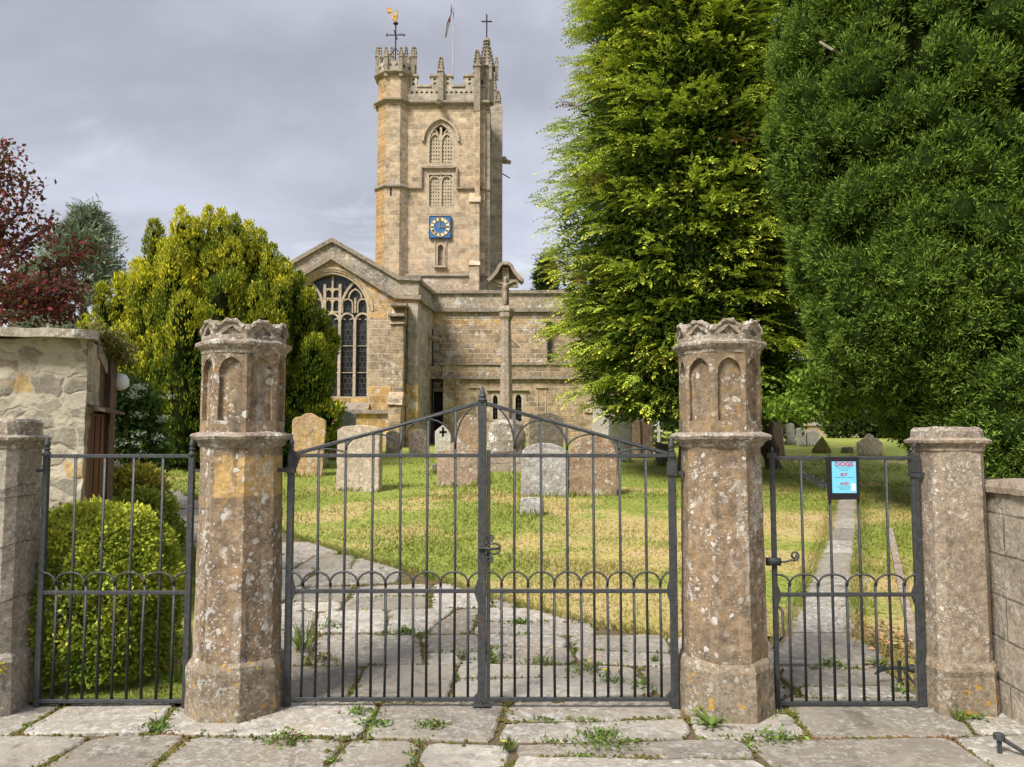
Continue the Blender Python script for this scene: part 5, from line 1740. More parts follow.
# niche
nc = part('niche', [S_TRIM], lambda mb: (mb.stroke(nich, .07, YT - .06, YT + .1, closed=True), mb.stroke([(XT(435.5), ZT(266)), (XT(435.5), ZT(240))], .04, YT - .05, YT + .05), mb.stroke([(XT(446.5), ZT(266)), (XT(446.5), ZT(240))], .04, YT - .05, YT + .05), mb.box(XT(434.5), XT(447), YT - .16, YT + .02, ZT(268), ZT(266.2))))
part('niche_back', [S_HONEY], lambda mb: mb.box(XT(436), XT(446), YT + .12, YT + .16, ZT(267), ZT(243)), nc)
# buttresses
part('buttress', [S_TOWER], lambda mb: (buttress(mb, XT(470.5), XT(480), YT, [(ZT(264), .75), (ZT(193), .55)]), mb.box(XT(475), XT(480), YT - .3, YT + .05, ZT(200), ZT(110))))
part('buttress', [S_TOWERG], lambda mb: mb.box(XT(480.3), XT(489.5), YT + .12, YT + .85, BASE, ZT(109)))
part('buttress', [S_TOWERG], lambda mb: mb.box(tr + .003, tr + .72, YB2 - .9, YB2 - .1, BASE, EYE + (ZT(112) - EYE) * YB2 / YT))
part('string_course', [S_DARKTRIM], lambda mb: mb.box(XT(480.2), XT(490), YT + .06, YT + .86, zm_ - .05, zm_ + .05))
part('buttress_cap', [S_DARKTRIM], lambda mb: mb.hull8([(XT(479.8), YT - .02, ZT(109)), (XT(490.2), YT - .02, ZT(109)), (XT(490.2), YT + .9, ZT(109)), (XT(479.8), YT + .9, ZT(109))], [(XT(481), YT + .1, ZT(101)), (XT(488), YT + .1, ZT(101)), (XT(488), YT + .8, ZT(101)), (XT(481), YT + .8, ZT(101))]))
part('gargoyle', [S_DARKTRIM], lambda mb: mb.tube([(tr + .3, YB2 - .5, ZT(126)), (tr + .85, YB2 - .6, ZT(124)), (tr + 1.1, YB2 - .65, ZT(127))], [.3, .22, .12], 7), rough=(.05, 3, .2, 2))
part('gargoyle', [S_DARKTRIM], lambda mb: mb.tube([(XT(440.5), YT + .1, ZT(105)), (XT(440), YT - .35, ZT(105.5)), (XT(439.5), YT - .6, ZT(107))], [.2, .16, .1], 7), rough=(.05, 3, .2, 2))
part('gargoyle', [S_DARKTRIM], lambda mb: mb.tube([(XT(378), YT + .4, ZT(104)), (XT(373), YT + .1, ZT(105.5))], [.2, .1], 7), rough=(.05, 3, .2, 2))
part('spout_pole', [BLACK], lambda mb: mb.tube([(tr + .55, YB2 - .4, ZT(135.5)), (tr + 1.1, YB2 - .7, ZT(145))], .03, 5))


def parapet(mb, fr, x0, x1, slots, band0, band1, crn, mer, nholes, edge):
    """pierced band with merlons; slots = merlon spans"""
    hs = []
    zc_ = (band0 + band1) / 2
    stp = (x1 - x0 - 2 * edge) / nholes
    for k in range(nholes):
        c = x0 + edge + stp * (k + .5)
        r = min(stp * .36, (band1 - band0) * .30)
        hs.append([(c + r * (1 if i % 2 == 0 else .62) * math.cos(PI / 4 * i), zc_ + r * (1 if i % 2 == 0 else .62) * math.sin(PI / 4 * i)) for i in range(8)])
    mb.plate([(x0, band0 - .25), (x1, band0 - .25), (x1, band1), (x0, band1)], hs, 0, .22, fr)
    for a, b in slots:
        h2 = []
        c = (a + b) / 2
        n = 1 if (b - a) < .62 else 2
        for q in range(n):
            cc = a + (b - a) * (q + .5) / n
            for zz in (band1 + (mer - band1) * .30, band1 + (mer - band1) * .68):
                r = min(.085, (b - a) / n * .28)
                h2.append([(cc + r * .8 * math.cos(PI / 3 * i), zz + r * math.sin(PI / 3 * i)) for i in range(6)])
        mb.plate([(a, band1 + .002), (b, band1 + .002), (b, mer), (a, mer)], h2, .004, .216, fr)
        mb.stroke([(a - .06, mer), (b + .06, mer)], .10, -.05, .27, fr)
    last = x0
    for a, b in list(slots) + [(x1, x1)]:
        if a - last > .05:
            mb.stroke([(last, crn), (a, crn)], .10, -.05, .27, fr)
        last = b


P0, P1, PC, PM = ZT(97.5), ZT(87.5), ZT(86), ZT(75.5)
front_slots = [(XT(409), XT(416)), (XT(430), XT(438)), (XT(443), XT(451)), (XT(464), XT(474.5))]
part('parapet', [S_TOWERG], lambda mb: parapet(mb, lambda u, v, w: (u, YT + w, v), tl, tr, front_slots, P0, P1, PC, PM, 14, .3))
sl = [(YT + .3, YT + .9), (YT + 1.7, YT + 2.4), (YT + 2.8, YT + 3.5), (YT + 4.3, YT + 4.95)]
part('parapet', [S_TOWERG], lambda mb: parapet(mb, lambda u, v, w: (tr - w, u, v), YT + .225, YB2 - .225, sl, P0, P1, PC, PM, 10, .3))
part('parapet', [S_TOWERG], lambda mb: parapet(mb, lambda u, v, w: (tl + w, u, v), YT + .225, YB2 - .225, sl, P0, P1, PC, PM, 10, .3))
part('parapet', [S_TOWERG], lambda mb: parapet(mb, lambda u, v, w: (u, YB2 - w, v), tl, tr, [(tl + 1.2, tl + 1.9), (tl + 2.3, tl + 3.0)], P0, P1, PC, PM, 10, .3))


def zat(z, y):
    return EYE + (z - EYE) * y / YT


def pinnacle(cx, cy, z0, z1, z2, r, n=4, crock=5, mat=S_DARKTRIM):
    z0, z1, z2 = zat(z0, cy), zat(z1, cy), zat(z2, cy)
    def fn(mb):
        mb.lathe([(z0, r), (z1, r), (z1 + .03, r * 1.35), (z1 + .09, r * 1.25), (z1 + .1, r * .95), (z2 - r * .6, r * .18), (z2 - r * .5, r * .5), (z2 - r * .15, r * .4), (z2, .01)], cx, cy, n, rot=PI / n)
        for k in range(1, crock):
            t = k / crock
            z = z1 + .1 + (z2 - z1 - r * .6) * t
            rr = r * (.95 - .75 * t) * .95
            for i in range(n):
                a = PI / n + 2 * PI * i / n
                x, y = cx + math.cos(a) * rr, cy + math.sin(a) * rr
                s = r * (.34 if n == 4 else .2) * (1 - .3 * t)
                mb.lathe([(z - s, .3 * s), (z - s * .1, s), (z + s * .7, s * .8), (z + s, .2 * s)], x + math.cos(a) * s * .5, y + math.sin(a) * s * .5, 5)
    return part('pinnacle', [mat], fn)


pinnacle(XT(440.3), YT - .08, ZT(103), ZT(73), ZT(56), .17)
pinnacle(XT(477), YT - .18, ZT(112), ZT(68), ZT(49), .20)
pinnacle(XT(486), YT + .45, ZT(104), ZT(70), ZT(38), .36, 8, 7)
for a in range(0, 8, 1):
    an = PI / 8 + a * PI / 4
    if math.sin(an) < .5:
        pinnacle(XT(486) + .5 * math.cos(an), YT + .45 + .5 * math.sin(an), ZT(80), ZT(68), ZT(57), .09, 4, 4)
pinnacle(tr + .5, YB2 - .6, ZT(116), ZT(103), ZT(90), .17)
pinnacle(tr + .25, YB2 - .2, ZT(108), ZT(92), ZT(74), .2)
# stair turret
txc, tyc, tR = XT(393.5), YT + .45, .86


def t8(mb, prof, mat=0, cap=True):
    mb.rings([oct_pts(txc, tyc, r, z) for z, r in prof], mat, cap, (lambda k, i: 1 if i in (3, 4) else 0))


TT = ZT(75.5)
tur = part('turret', [S_TOWER, S_RUST], lambda mb: t8(mb, [(BASE, tR + .03), (zm_, tR), (zm_ + .001, tR - .02), (tz, tR - .03), (TT, tR - .05)]))
for z, e_ in ((zm_, .11), (tz, .17), (TT, .17)):
    part('string_course', [S_DARKTRIM], lambda mb: mb.rings([oct_pts(txc, tyc, r, zz) for zz, r in ((z - e_ * .75, tR - .025), (z - .03, tR + e_), (z + .035, tR + e_), (z + .12, tR - .02))]), tur)
part('slit_window', [DARKIN], lambda mb: mb.box(XT(391.2), XT(392.8), tyc - tR * math.cos(PI / 8) - .015, tyc - .5, ZT(198), ZT(190)), tur)


def tcrown(mb):
    hw = tR * math.sin(PI / 8)
    for k in range(8):
        fr = facet_frame(txc, tyc, tR, k)
        z0, z1, z2 = TT + .1, ZT(64), ZT(57)
        hs = [[(c + .09 * math.cos(PI / 4 * i) * (1 if i % 2 == 0 else .6), (z0 + z1) / 2 + .13 * math.sin(PI / 4 * i) * (1 if i % 2 == 0 else .6)) for i in range(8)] for c in (-.15, .15)]
        mb.plate([(-hw, z0 - .1), (hw, z0 - .1), (hw, z1), (-hw, z1)], hs, -.16, 0, fr)
        mb.plate([(-hw, z1), (-hw * .45, z1), (-hw * .45, z2), (-hw, z2)], (), -.158, -.002, fr)
        mb.plate([(hw * .45, z1), (hw, z1), (hw, z2), (hw * .45, z2)], (), -.158, -.002, fr)
        mb.stroke([(-hw * 1.02, z2), (-hw * .4, z2)], .07, -.19, .03, fr)
        mb.stroke([(hw * .4, z2), (hw * 1.02, z2)], .07, -.19, .03, fr)


part('turret_crown', [S_TOWERG], tcrown, tur)
for p in oct_pts(txc, tyc, tR + .02, 0):
    pn = pinnacle(p[0], p[1], TT - .05, ZT(58), ZT(46.5), .11, 4, 4)
    pn.parent = tur
# weathervane on the turret
vx, vy = XT(394) * 1.013, tyc
ZV = lambda py: zat(ZT(py), vy)
vane = part('weathervane', [BLACK], lambda mb: (mb.tube([(vx, vy, ZV(66)), (vx, vy, ZV(24))], .035, 6), mb.tube([(vx - .4, vy, ZV(60)), (vx, vy, ZV(48))], .025, 5), mb.tube([(vx + .4, vy, ZV(60)), (vx, vy, ZV(48))], .025, 5), mb.lathe([(ZV(25), .03), (ZV(24), .12), (ZV(23), .12), (ZV(22), .03)], vx, vy, 8)))


def arms(mb):
    z = ZV(35)
    mb.tube([(vx - .42, vy, z), (vx + .42, vy, z)], .028, 5)
    mb.tube([(vx, vy - .4, z), (vx, vy + .4, z)], .028, 5)
    mb.stroke([(vx - .36, z + .06), (vx - .43, z + .06), (vx - .43, z - .06), (vx - .36, z - .06)], .03, vy - .01, vy + .01)
    mb.plate([(vx + .36, z - .07), (vx + .46, z), (vx + .36, z + .07)], (), vy - .015, vy + .015)
    for t in (.2, .28):
        mb.box(vx + t - .015, vx + t + .015, vy - .01, vy + .01, z, z + .09)


part('direction_arms', [BLACK], arms, vane)
ck = [(394.5, 24.5), (392.2, 21), (390, 18.5), (389.2, 15.5), (388.4, 12.8), (386.5, 13.2), (384.8, 11.5), (384.2, 9.3), (385.8, 8.2), (388, 8.0), (389.7, 9.2), (390.4, 12), (391, 15), (392, 16.2), (393.4, 15.6), (394, 13.5), (393.4, 11.6), (394.2, 10.4), (395.2, 10.6), (396, 12), (395.6, 13.6), (396, 16), (395.6, 19), (394.8, 20.6), (395.4, 24.5)]
part('cockerel', [GOLD], lambda mb: (mb.plate([(XT(a) * 1.013, ZV(b)) for a, b in ck][::-1], (), vy - .05, vy + .05), mb.tube([(XT(394.2) * 1.013, vy, ZV(13.2)), (XT(395.7) * 1.013, vy, ZV(13.2))], .05, 5)), vane, rough=(.008, 8, .1, 2))
# cross on the large pinnacle, and its stay
zat_ = lambda py: zat(ZT(py), YT + .45 if True else 0)
crx = XT(486)
part('iron_cross', [BLACK], lambda mb: (mb.tube([(crx, YT + .45, zat_(40)), (crx, YT + .45, zat_(14.5))], .035, 6), mb.tube([(crx - .25, YT + .45, zat_(21.5)), (crx + .25, YT + .45, zat_(21.5))], .035, 6)))
part('stay_rod', [BLACK], lambda mb: mb.tube([(XT(468), YT + 1.2, zat_(74)), (XT(483), YT + .5, zat_(50))], .022, 5))
# flagpole and limp flag
fx, fy = XT(452.5) * 1.047, YT + 1.6
zat_ = lambda py: zat(ZT(py), fy)
part('flagpole', [plain('pale_flagpole', (.42, .42, .44), .5)], lambda mb: mb.tube([(fx, fy, zat_(90)), (fx, fy, zat_(-8))], [.045, .03], 8))
fl = MB()
nU, nV = 14, 8
for j in range(nU + 1):
    t = j / nU
    for i in range(nV + 1):
        s = i / nV
        x = fx - .05 - (XT(452) - XT(443)) * 1.047 * (t * .95 + .05) * (.55 + .45 * s) - .03 * math.sin(9 * t + s * 4)
        z = zat_(3) - (zat_(3) - zat_(38)) * (t * .92 + .08 * s) - .25 * s * (1 - t)
        y = fy + .14 * math.sin(s * 11 + t * 2) * (1 - .3 * t)
        fl.v.append((x, y, z))
for j in range(nU):
    for i in range(nV):
        a = j * (nV + 1) + i
        fl.f.append([a, a + 1, a + nV + 2, a + nV + 1]); fl.m.append(1 if i in (3, 4) or j in (6, 7) else 0)
tag(fl.build('flag', [FLAGW, FLAGR], None, smooth=True), 'limp white and red flag hanging from the tower flagpole', 'flag')

# ================================================================== vegetation
UP = np.array([0, 0, 1.0])


def trunk(root, pts, rs_, mat=None, name='trunk'):
    mb = MB(); mb.tube(pts, list(rs_), 9)
    return mb.build(name, mat or BARK, root, rough=(.02, 3, .25, 3), smooth=True)


def crown(root, P, A, Nn, L, Wd, tint, mat, name='crown', fold=.18, wide=.42):
    V, Fc = leaf_quads(P, A, Nn, L, Wd, fold, wide)
    return fast_mesh(name, V, Fc, mat, root, tint)


def cat_(*a):
    return tuple(np.concatenate(q) for q in zip(*a))


# ---------------------------------------------------------------- conifer with drooping flat sprays
def fronds(O, D, length, pairs, leaf, wid, base_tint, tip_tint, droop=.5):
    """each frond: a flat spray with opposite side leaflets; arrays over fronds"""
    n = len(O)
    D = unit(D)
    roll = rng.normal(0, .45, n)[:, None]
    S = unit(np.cross(D, np.tile(UP, (n, 1)) + rng.normal(0, .25, (n, 3))))
    Nn = np.cross(S, D)
    S, Nn = S * np.cos(roll) + Nn * np.sin(roll), Nn * np.cos(roll) - S * np.sin(roll)
    out = []
    for k in range(pairs):
        s = (k + .6) / pairs
        P = O + D * (length * s)[:, None] + np.outer(length * s * s * droop, -UP) 
        ax = D + np.outer(np.full(n, 2 * s * droop), -UP)
        for sg in (-1, 1):
            A = unit(ax) * .75 + S * sg * (.75 - .3 * s) + rng.normal(0, .12, (n, 3))
            L = leaf * (1 - .62 * s) * rng.uniform(.7, 1.25, n)
            t = base_tint * (1 - s * .8) + tip_tint * (s * .8)
            out.append((P, A, Nn + rng.normal(0, .25, (n, 3)), L, wid * rng.uniform(.8, 1.2, n) * (1 - .35 * s), t))
    P = O + D * length[:, None] * .9 + np.outer(length * .85 * droop, -UP)
    out.append((P, D + np.outer(np.full(n, 2 * droop), -UP), Nn, leaf * .75 * np.ones(n), wid * np.ones(n), tip_tint))
    return cat_(*out)


def big_conifer(px, Y, label):
    x = W(px, 440, Y)[0]; z0 = float(gz(x, Y))
    root = thing('conifer_tree', (x, Y, z0), label, 'conifer')
    H = 17.5
    trunk(root, [(x, Y, z0 - .2), (x + .05, Y, z0 + 5), (x, Y, z0 + 11), (x, Y, z0 + H)], [.34, .26, .14, .03])

    def rad(h):     # outline radius over height
        return np.interp(h, [.9, 1.3, 2.0, 3.2, 4.2, 5.5, 7, 9, 12, 15, 18], [1.2, 1.85, 2.4, 2.8, 2.85, 2.5, 2.35, 2.2, 1.95, 1.2, .1])
    nb = 1450
    h = 1.5 + (H - 1.7) * rng.random(nb) ** 1.15
    th = rng.uniform(0, 2 * PI, nb)
    r = rad(h) * (1 + np.minimum(.07, .08 * rng.normal(0, 1, nb)) + .12 * vnoise(np.stack([np.cos(th) * 2, np.sin(th) * 2, h * .7], 1), 1.0))
    dirs = np.stack([np.cos(th), np.sin(th), rng.normal(.16, .12, nb)], 1)
    gold = np.clip(.55 + .45 * vnoise(np.stack([np.cos(th) * 3, np.sin(th) * 3, h], 1), .9, 4) + rng.normal(0, .2, nb), 0, 1)
    parts = []
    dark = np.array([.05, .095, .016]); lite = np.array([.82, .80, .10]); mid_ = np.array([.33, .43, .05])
    K = 22
    dead = rng.random(nb) < .025
    for k in range(K):
        t = 1 - (k / K) ** 1.2 * .52 - rng.random(nb) * .03
        side = rng.normal(0, .42, nb) * (.25 + (1 - t) * 1.2)
        c = np.array([x, Y, z0]) + np.stack([np.cos(th) * r * t, np.sin(th) * r * t, h + dirs[:, 2] * r * t - .16 * r * (t ** 2.5)], 1)
        tang = np.stack([-np.sin(th), np.cos(th), np.zeros(nb)], 1)
        O = c + tang * (side * .9)[:, None] + rng.normal(0, .045, (nb, 3))
        D = dirs * 1.0 + tang * (side * 1.3 + rng.normal(0, .30, nb))[:, None] + np.outer(rng.normal(-.02, .22, nb), UP)
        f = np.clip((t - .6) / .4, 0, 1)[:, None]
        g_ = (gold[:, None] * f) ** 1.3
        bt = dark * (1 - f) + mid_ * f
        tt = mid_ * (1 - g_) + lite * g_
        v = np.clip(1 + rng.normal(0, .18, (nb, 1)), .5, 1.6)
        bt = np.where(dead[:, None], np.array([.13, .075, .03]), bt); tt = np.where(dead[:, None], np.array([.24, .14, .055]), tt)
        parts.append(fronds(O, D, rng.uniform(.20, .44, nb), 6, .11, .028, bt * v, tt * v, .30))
    n = 90000
    hi = 1.25 + (H - 1.8) * rng.random(n)
    ti = rng.uniform(0, 2 * PI, n)
    ri = rad(hi) * rng.uniform(.55, .90, n) * (1 + .12 * vnoise(np.stack([np.cos(ti) * 2, np.sin(ti) * 2, hi * .7], 1), 1.0))
    Pi = np.array([x, Y, z0]) + np.stack([np.cos(ti) * ri, np.sin(ti) * ri, hi - .1 * ri], 1)
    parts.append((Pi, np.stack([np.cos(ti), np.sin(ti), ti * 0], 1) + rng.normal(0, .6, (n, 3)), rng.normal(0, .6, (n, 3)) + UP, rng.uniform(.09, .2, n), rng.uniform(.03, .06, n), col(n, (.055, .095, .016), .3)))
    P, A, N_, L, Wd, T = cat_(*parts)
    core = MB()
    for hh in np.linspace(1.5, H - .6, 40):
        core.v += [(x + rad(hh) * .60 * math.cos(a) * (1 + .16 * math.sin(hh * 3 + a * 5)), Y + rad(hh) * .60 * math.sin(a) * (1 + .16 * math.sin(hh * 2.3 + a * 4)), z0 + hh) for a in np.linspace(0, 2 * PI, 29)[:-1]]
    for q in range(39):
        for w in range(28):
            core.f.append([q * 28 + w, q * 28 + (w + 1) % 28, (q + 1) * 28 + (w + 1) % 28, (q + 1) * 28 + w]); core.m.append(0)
    core.build('shade_core', INNER, root, rough=(.12, 1.6, .5, 2))
    # a few bare twigs show among the sprays
    ob = crown(root, P, A, N_, L, Wd, T, SCALE, 'crown', .12, .38)
    mb = MB()
    for _ in range(60):
        a = rng.uniform(0, 2 * PI); hh = rng.uniform(1.5, 12); rr = float(rad(hh)) * .8
        p = Vector((x, Y, z0 + hh)); q = p + Vector((math.cos(a) * rr, math.sin(a) * rr, rng.uniform(-.2, .5)))
        mb.tube([p, (p + q) / 2 + Vector((0, 0, .15)), q], [.05, .03, .008], 5)
    mb.build('branch', BARK, root)
    return root


big_conifer(694, 14.6, 'tall conifer with drooping golden green sprays right of the tower')


# ---------------------------------------------------------------- dense clipped yew of needle tufts
def tufts(P, Nrm, n_needles, L, wd, tint_in, tint_out, gold, spread=.75, up=.25):
    n = len(P)
    out = []
    for k in range(n_needles):
        A = unit(Nrm + rng.normal(0, spread, (n, 3)) + UP * up)
        l = L * rng.uniform(.6, 1.2, n)
        q = np.clip(gold + rng.normal(0, .18, n), 0, 1)[:, None]
        T = tint_in * (1 - q) + tint_out * q
        T = T * np.clip(1 + rng.normal(0, .2, (n, 1)), .5, 1.7)
        out.append((P + rng.normal(0, .35, (n, 3)) * L, A, rng.normal(0, 1, (n, 3)), l, wd * rng.uniform(.8, 1.2, n), T))
    return cat_(*out)


def lobe_surface(lobes, n, z0, zcut):
    """random points on the union of upright ellipsoids (cx, cy, cz, rx, ry, rz), with normals"""
    areas = np.array([rx * rz for _, _, _, rx, ry, rz in lobes])
    cnt = (n * areas / areas.sum()).astype(int)
    Ps, Ns = [], []
    for (cx, cy, cz, rx, ry, rz), c in zip(lobes, cnt):
        u = rand_unit(c)
        e = .8      # fuller than an ellipsoid
        d = np.sign(u) * np.abs(u) ** e
        p = np.array([cx, cy, cz]) + d * np.array([rx, ry, rz])
        nn = unit(u / np.array([rx, ry, rz]))
        keep = p[:, 2] > zcut
        for (ax_, ay, az, bx_, by_, bz) in lobes:
            if (ax_, ay, az) == (cx, cy, cz): continue
            q = (p - np.array([ax_, ay, az])) / np.array([bx_, by_, bz])
            keep &= (np.abs(q) ** (2 / e)).sum(1) > .92
        Ps.append(p[keep]); Ns.append(nn[keep])
    return np.concatenate(Ps), np.concatenate(Ns)


PADS = plain('yew_depth_shade', (.022, .038, .009), .95, .6, 40, 0, .0, 1.0)  # dark filler pads, shade between the needle tufts put into the colour


def clipped_yew(label):
    Y = 10.2
    x = W(975, 440, Y)[0]; z0 = float(gz(x, Y))
    root = thing('clipped_yew_tree', (x, Y, z0), label, 'yew tree')
    trunk(root, [(x, Y, z0 - .2), (x, Y, z0 + 2), (x, Y, z0 + 7)], [.4, .3, .1])
    mb = MB()
    for a in np.linspace(0, 2 * PI, 12)[:-1]:
        mb.tube([(x + .2 * math.cos(a), Y + .2 * math.sin(a), z0 + .5), (x + .8 * math.cos(a), Y + .8 * math.sin(a), z0 + 2.4), (x + 1.3 * math.cos(a), Y + 1.3 * math.sin(a), z0 + 5)], [.09, .06, .02], 6)
    mb.build('limb', BARK, root)
    X = lambda px, py: W(px, py, Y)[0]
    lobes = [
        (X(985, 200), Y, 5.4, 1.95, 1.9, 4.2),
        (X(868, 150), Y - .1, 5.7, .98, 1.2, 3.6),
        (X(908, 300), Y - .5, 4.35, 1.05, 1.1, 2.05),
        (X(895, 320), Y - .1, 3.65, .80, 1.0, 1.6),
        (X(821, 120), Y + .1, 6.2, .56, .8, 2.3),
        (X(988, 380), Y - .7, 2.7, 1.12, 1.0, 2.0),
        (X(1050, 300), Y - .6, 4.0, 1.5, 1.2, 3.2),
        (X(1000, 120), Y - .9, 6.6, 1.2, 1.1, 2.0),
        (X(930, 60), Y - .5, 7.3, 1.0, 1.0, 2.0),
        (X(1110, 350), Y, 3.8, 1.6, 1.5, 3.4),
        (X(972, 420), Y - .2, 1.9, .85, .9, 1.0),
    ]
    C, Cn = lobe_surface(lobes, 6500, z0, z0 + .3)
    keep = (C[:, 1] < Y + .6) | (rng.random(len(C)) < .45)
    C, Cn = C[keep], Cn[keep]
    rc = rng.uniform(.15, .34, len(C)) * (1 + .25 * vnoise(C, 1.1, 3))
    C = C - Cn * (rc * .75 + rng.uniform(-.04, .16, len(C)) + .13 * np.maximum(0, vnoise(C, 1.3, 8)))[:, None]
    kk = np.maximum(20, (1050 * rc ** 2)).astype(int)
    idx = np.repeat(np.arange(len(C)), kk)
    d = unit(rand_unit(len(idx)) + Cn[idx] * .85 + UP * .15)
    bump = 1 + .16 * vnoise(d * 2 + C[idx] * 3, 2.3, 1)
    P = C[idx] + d * (rc[idx] * bump)[:, None] * np.array([1, 1, 1.25])
    ctone = rng.normal(0, .13, len(C))
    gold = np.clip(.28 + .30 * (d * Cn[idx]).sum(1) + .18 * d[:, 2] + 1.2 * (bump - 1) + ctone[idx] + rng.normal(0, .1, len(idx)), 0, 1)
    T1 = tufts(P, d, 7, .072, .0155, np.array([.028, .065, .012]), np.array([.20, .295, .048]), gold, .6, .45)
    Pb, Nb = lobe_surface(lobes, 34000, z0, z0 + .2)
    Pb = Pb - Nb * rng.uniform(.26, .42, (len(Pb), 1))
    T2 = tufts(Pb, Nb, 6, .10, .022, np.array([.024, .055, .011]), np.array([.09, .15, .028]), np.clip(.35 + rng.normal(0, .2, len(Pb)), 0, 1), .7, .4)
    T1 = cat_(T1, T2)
    core = MB()
    for (cx, cy, cz, rx, ry, rz) in lobes:
        rings = []
        for v in np.linspace(-PI / 2 + .12, PI / 2 - .12, 18):
            ring = []
            for a in np.linspace(0, 2 * PI, 25)[:-1]:
                u = np.array([math.cos(v) * math.cos(a), math.cos(v) * math.sin(a), math.sin(v)])
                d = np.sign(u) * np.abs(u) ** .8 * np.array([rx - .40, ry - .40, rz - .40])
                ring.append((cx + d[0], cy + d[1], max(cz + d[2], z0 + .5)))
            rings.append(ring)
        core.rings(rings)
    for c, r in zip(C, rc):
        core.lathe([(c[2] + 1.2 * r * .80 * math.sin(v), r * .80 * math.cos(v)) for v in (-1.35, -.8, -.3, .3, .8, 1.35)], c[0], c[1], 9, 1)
    core.build('shade_core', [INNER, PADS], root, smooth=True)
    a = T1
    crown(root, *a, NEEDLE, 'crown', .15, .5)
    mb = MB()
    p = Vector(W(824, 40, Y - .9)); 
    q0 = (W(820, 42, Y - .7)[0], Y - .7, W(820, 42, Y - .7)[1]); q1 = (W(833, 50, Y - 1.0)[0], Y - 1.0, W(833, 50, Y - 1.0)[1]); q2 = (W(844, 55, Y - .9)[0], Y - .9, W(844, 55, Y - .9)[1])
    mb.tube([q0, q1, q2], [.016, .014, .01], 5)
    mb.build('dead_twig', BARK_PALE, root)
    return root


clipped_yew('huge dark green clipped yew filling the right side behind the low wall')


# ---------------------------------------------------------------- golden upright yew
def golden_yew(label):
    Y = 16.5
    X = lambda px, py=350: W(px, py, Y)[0]
    Z = lambda py: W(220, py, Y)[1]
    x = X(215); z0 = float(gz(x, Y))
    root = thing('golden_yew_tree', (x, Y, z0), label, 'golden yew')
    mb = MB()
    spires = []
    prof = [(85, 306), (100, 278), (118, 262), (135, 248), (150, 213), (163, 232), (178, 203), (192, 214), (205, 196), (218, 198), (232, 206), (246, 212), (258, 222), (270, 236), (283, 248), (296, 262), (309, 284), (322, 300), (333, 322)]
    for px, py in prof:
        edge = abs(px - 212) / 125
        spires.append((px, py + rng.uniform(-3, 5), rng.normal(0, .9) * (1 - edge * .8), rng.uniform(.17, .25)))
    for _ in range(58):
        px = rng.uniform(92, 334)
        top = np.interp(px, [p for p, _ in prof], [q for _, q in prof])
        dpt = -rng.uniform(.3, 2.2) * math.sqrt(max(.05, 1 - ((px - 212) / 130) ** 2))
        spires.append((px, top + rng.uniform(14, 130), dpt, rng.uniform(.22, .34)))
    for _ in range(22):
        px = rng.uniform(100, 325)
        top = np.interp(px, [p for p, _ in prof], [q for _, q in prof])
        spires.append((px, top + rng.uniform(10, 60), rng.uniform(.4, 2.0) * math.sqrt(max(.05, 1 - ((px - 212) / 130) ** 2)), rng.uniform(.3, .45)))
    Ps, Ns, Gs = [], [], []
    core = MB()
    for i, (px, py, dy, rr) in enumerate(spires):
        sx, sz = W(px, 350, Y + dy)[0], W(px, py + 9, Y + dy)[1]
        bx_ = x + (sx - x) * .72
        hgt = sz - z0
        nP = int(520 * (hgt / 4 + .3))
        t = rng.random(nP) ** .75           # height along the spire
        a = rng.uniform(0, 2 * PI, nP)
        pr = np.interp(t, [0, .15, .5, .8, .92, .97, 1], [.9, 1.1, 1.15, .95, .75, .5, .1]) * rr
        pr = pr * (1 + .30 * vnoise(np.stack([np.cos(a) * 1.5 + i, np.sin(a) * 1.5, t * hgt * 3.2], 1), 1.5, i))
        P = np.stack([bx_ + (sx - bx_) * t ** .8 + np.cos(a) * pr, Y + dy * (.75 + .25 * t) + np.sin(a) * pr, z0 + .1 + (hgt - .1) * t], 1)
        Ps.append(P); Ns.append(np.stack([np.cos(a), np.sin(a), .5 + t * .6], 1))
        Gs.append(np.clip(-.05 + .62 * t ** 3 + .36 * vnoise(P, 2.4, 2) + rng.normal(0, .12, nP) - .28 * np.clip((sx - x) / 2.4, -.4, 1), 0, 1))  # yellow new growth at tips; last term paints light from the left
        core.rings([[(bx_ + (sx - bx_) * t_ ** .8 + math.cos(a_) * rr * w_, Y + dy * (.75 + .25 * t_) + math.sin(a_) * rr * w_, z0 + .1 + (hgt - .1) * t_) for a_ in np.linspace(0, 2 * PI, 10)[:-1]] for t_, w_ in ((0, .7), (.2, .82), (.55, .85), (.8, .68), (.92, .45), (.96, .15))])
        mb.tube([(x + (bx_ - x) * .3, Y + dy * .3, z0 - .1), (bx_, Y + dy * .75, z0 + hgt * .4), (sx, Y + dy, z0 + hgt * .9)], [.09, .06, .012], 5)
    mb.build('limb', BARK, root)
    P = np.concatenate(Ps); N_ = unit(np.concatenate(Ns)); g_ = np.concatenate(Gs)
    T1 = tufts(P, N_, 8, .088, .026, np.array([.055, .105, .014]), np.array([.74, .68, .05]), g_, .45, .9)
    core.build('shade_core', INNER, root, rough=(.06, 2.5, .35, 2))
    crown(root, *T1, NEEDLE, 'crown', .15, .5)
    # the dark core stands in for shaded inner foliage
    return root


golden_yew('broad golden green yew of many upright spires left of the church window')


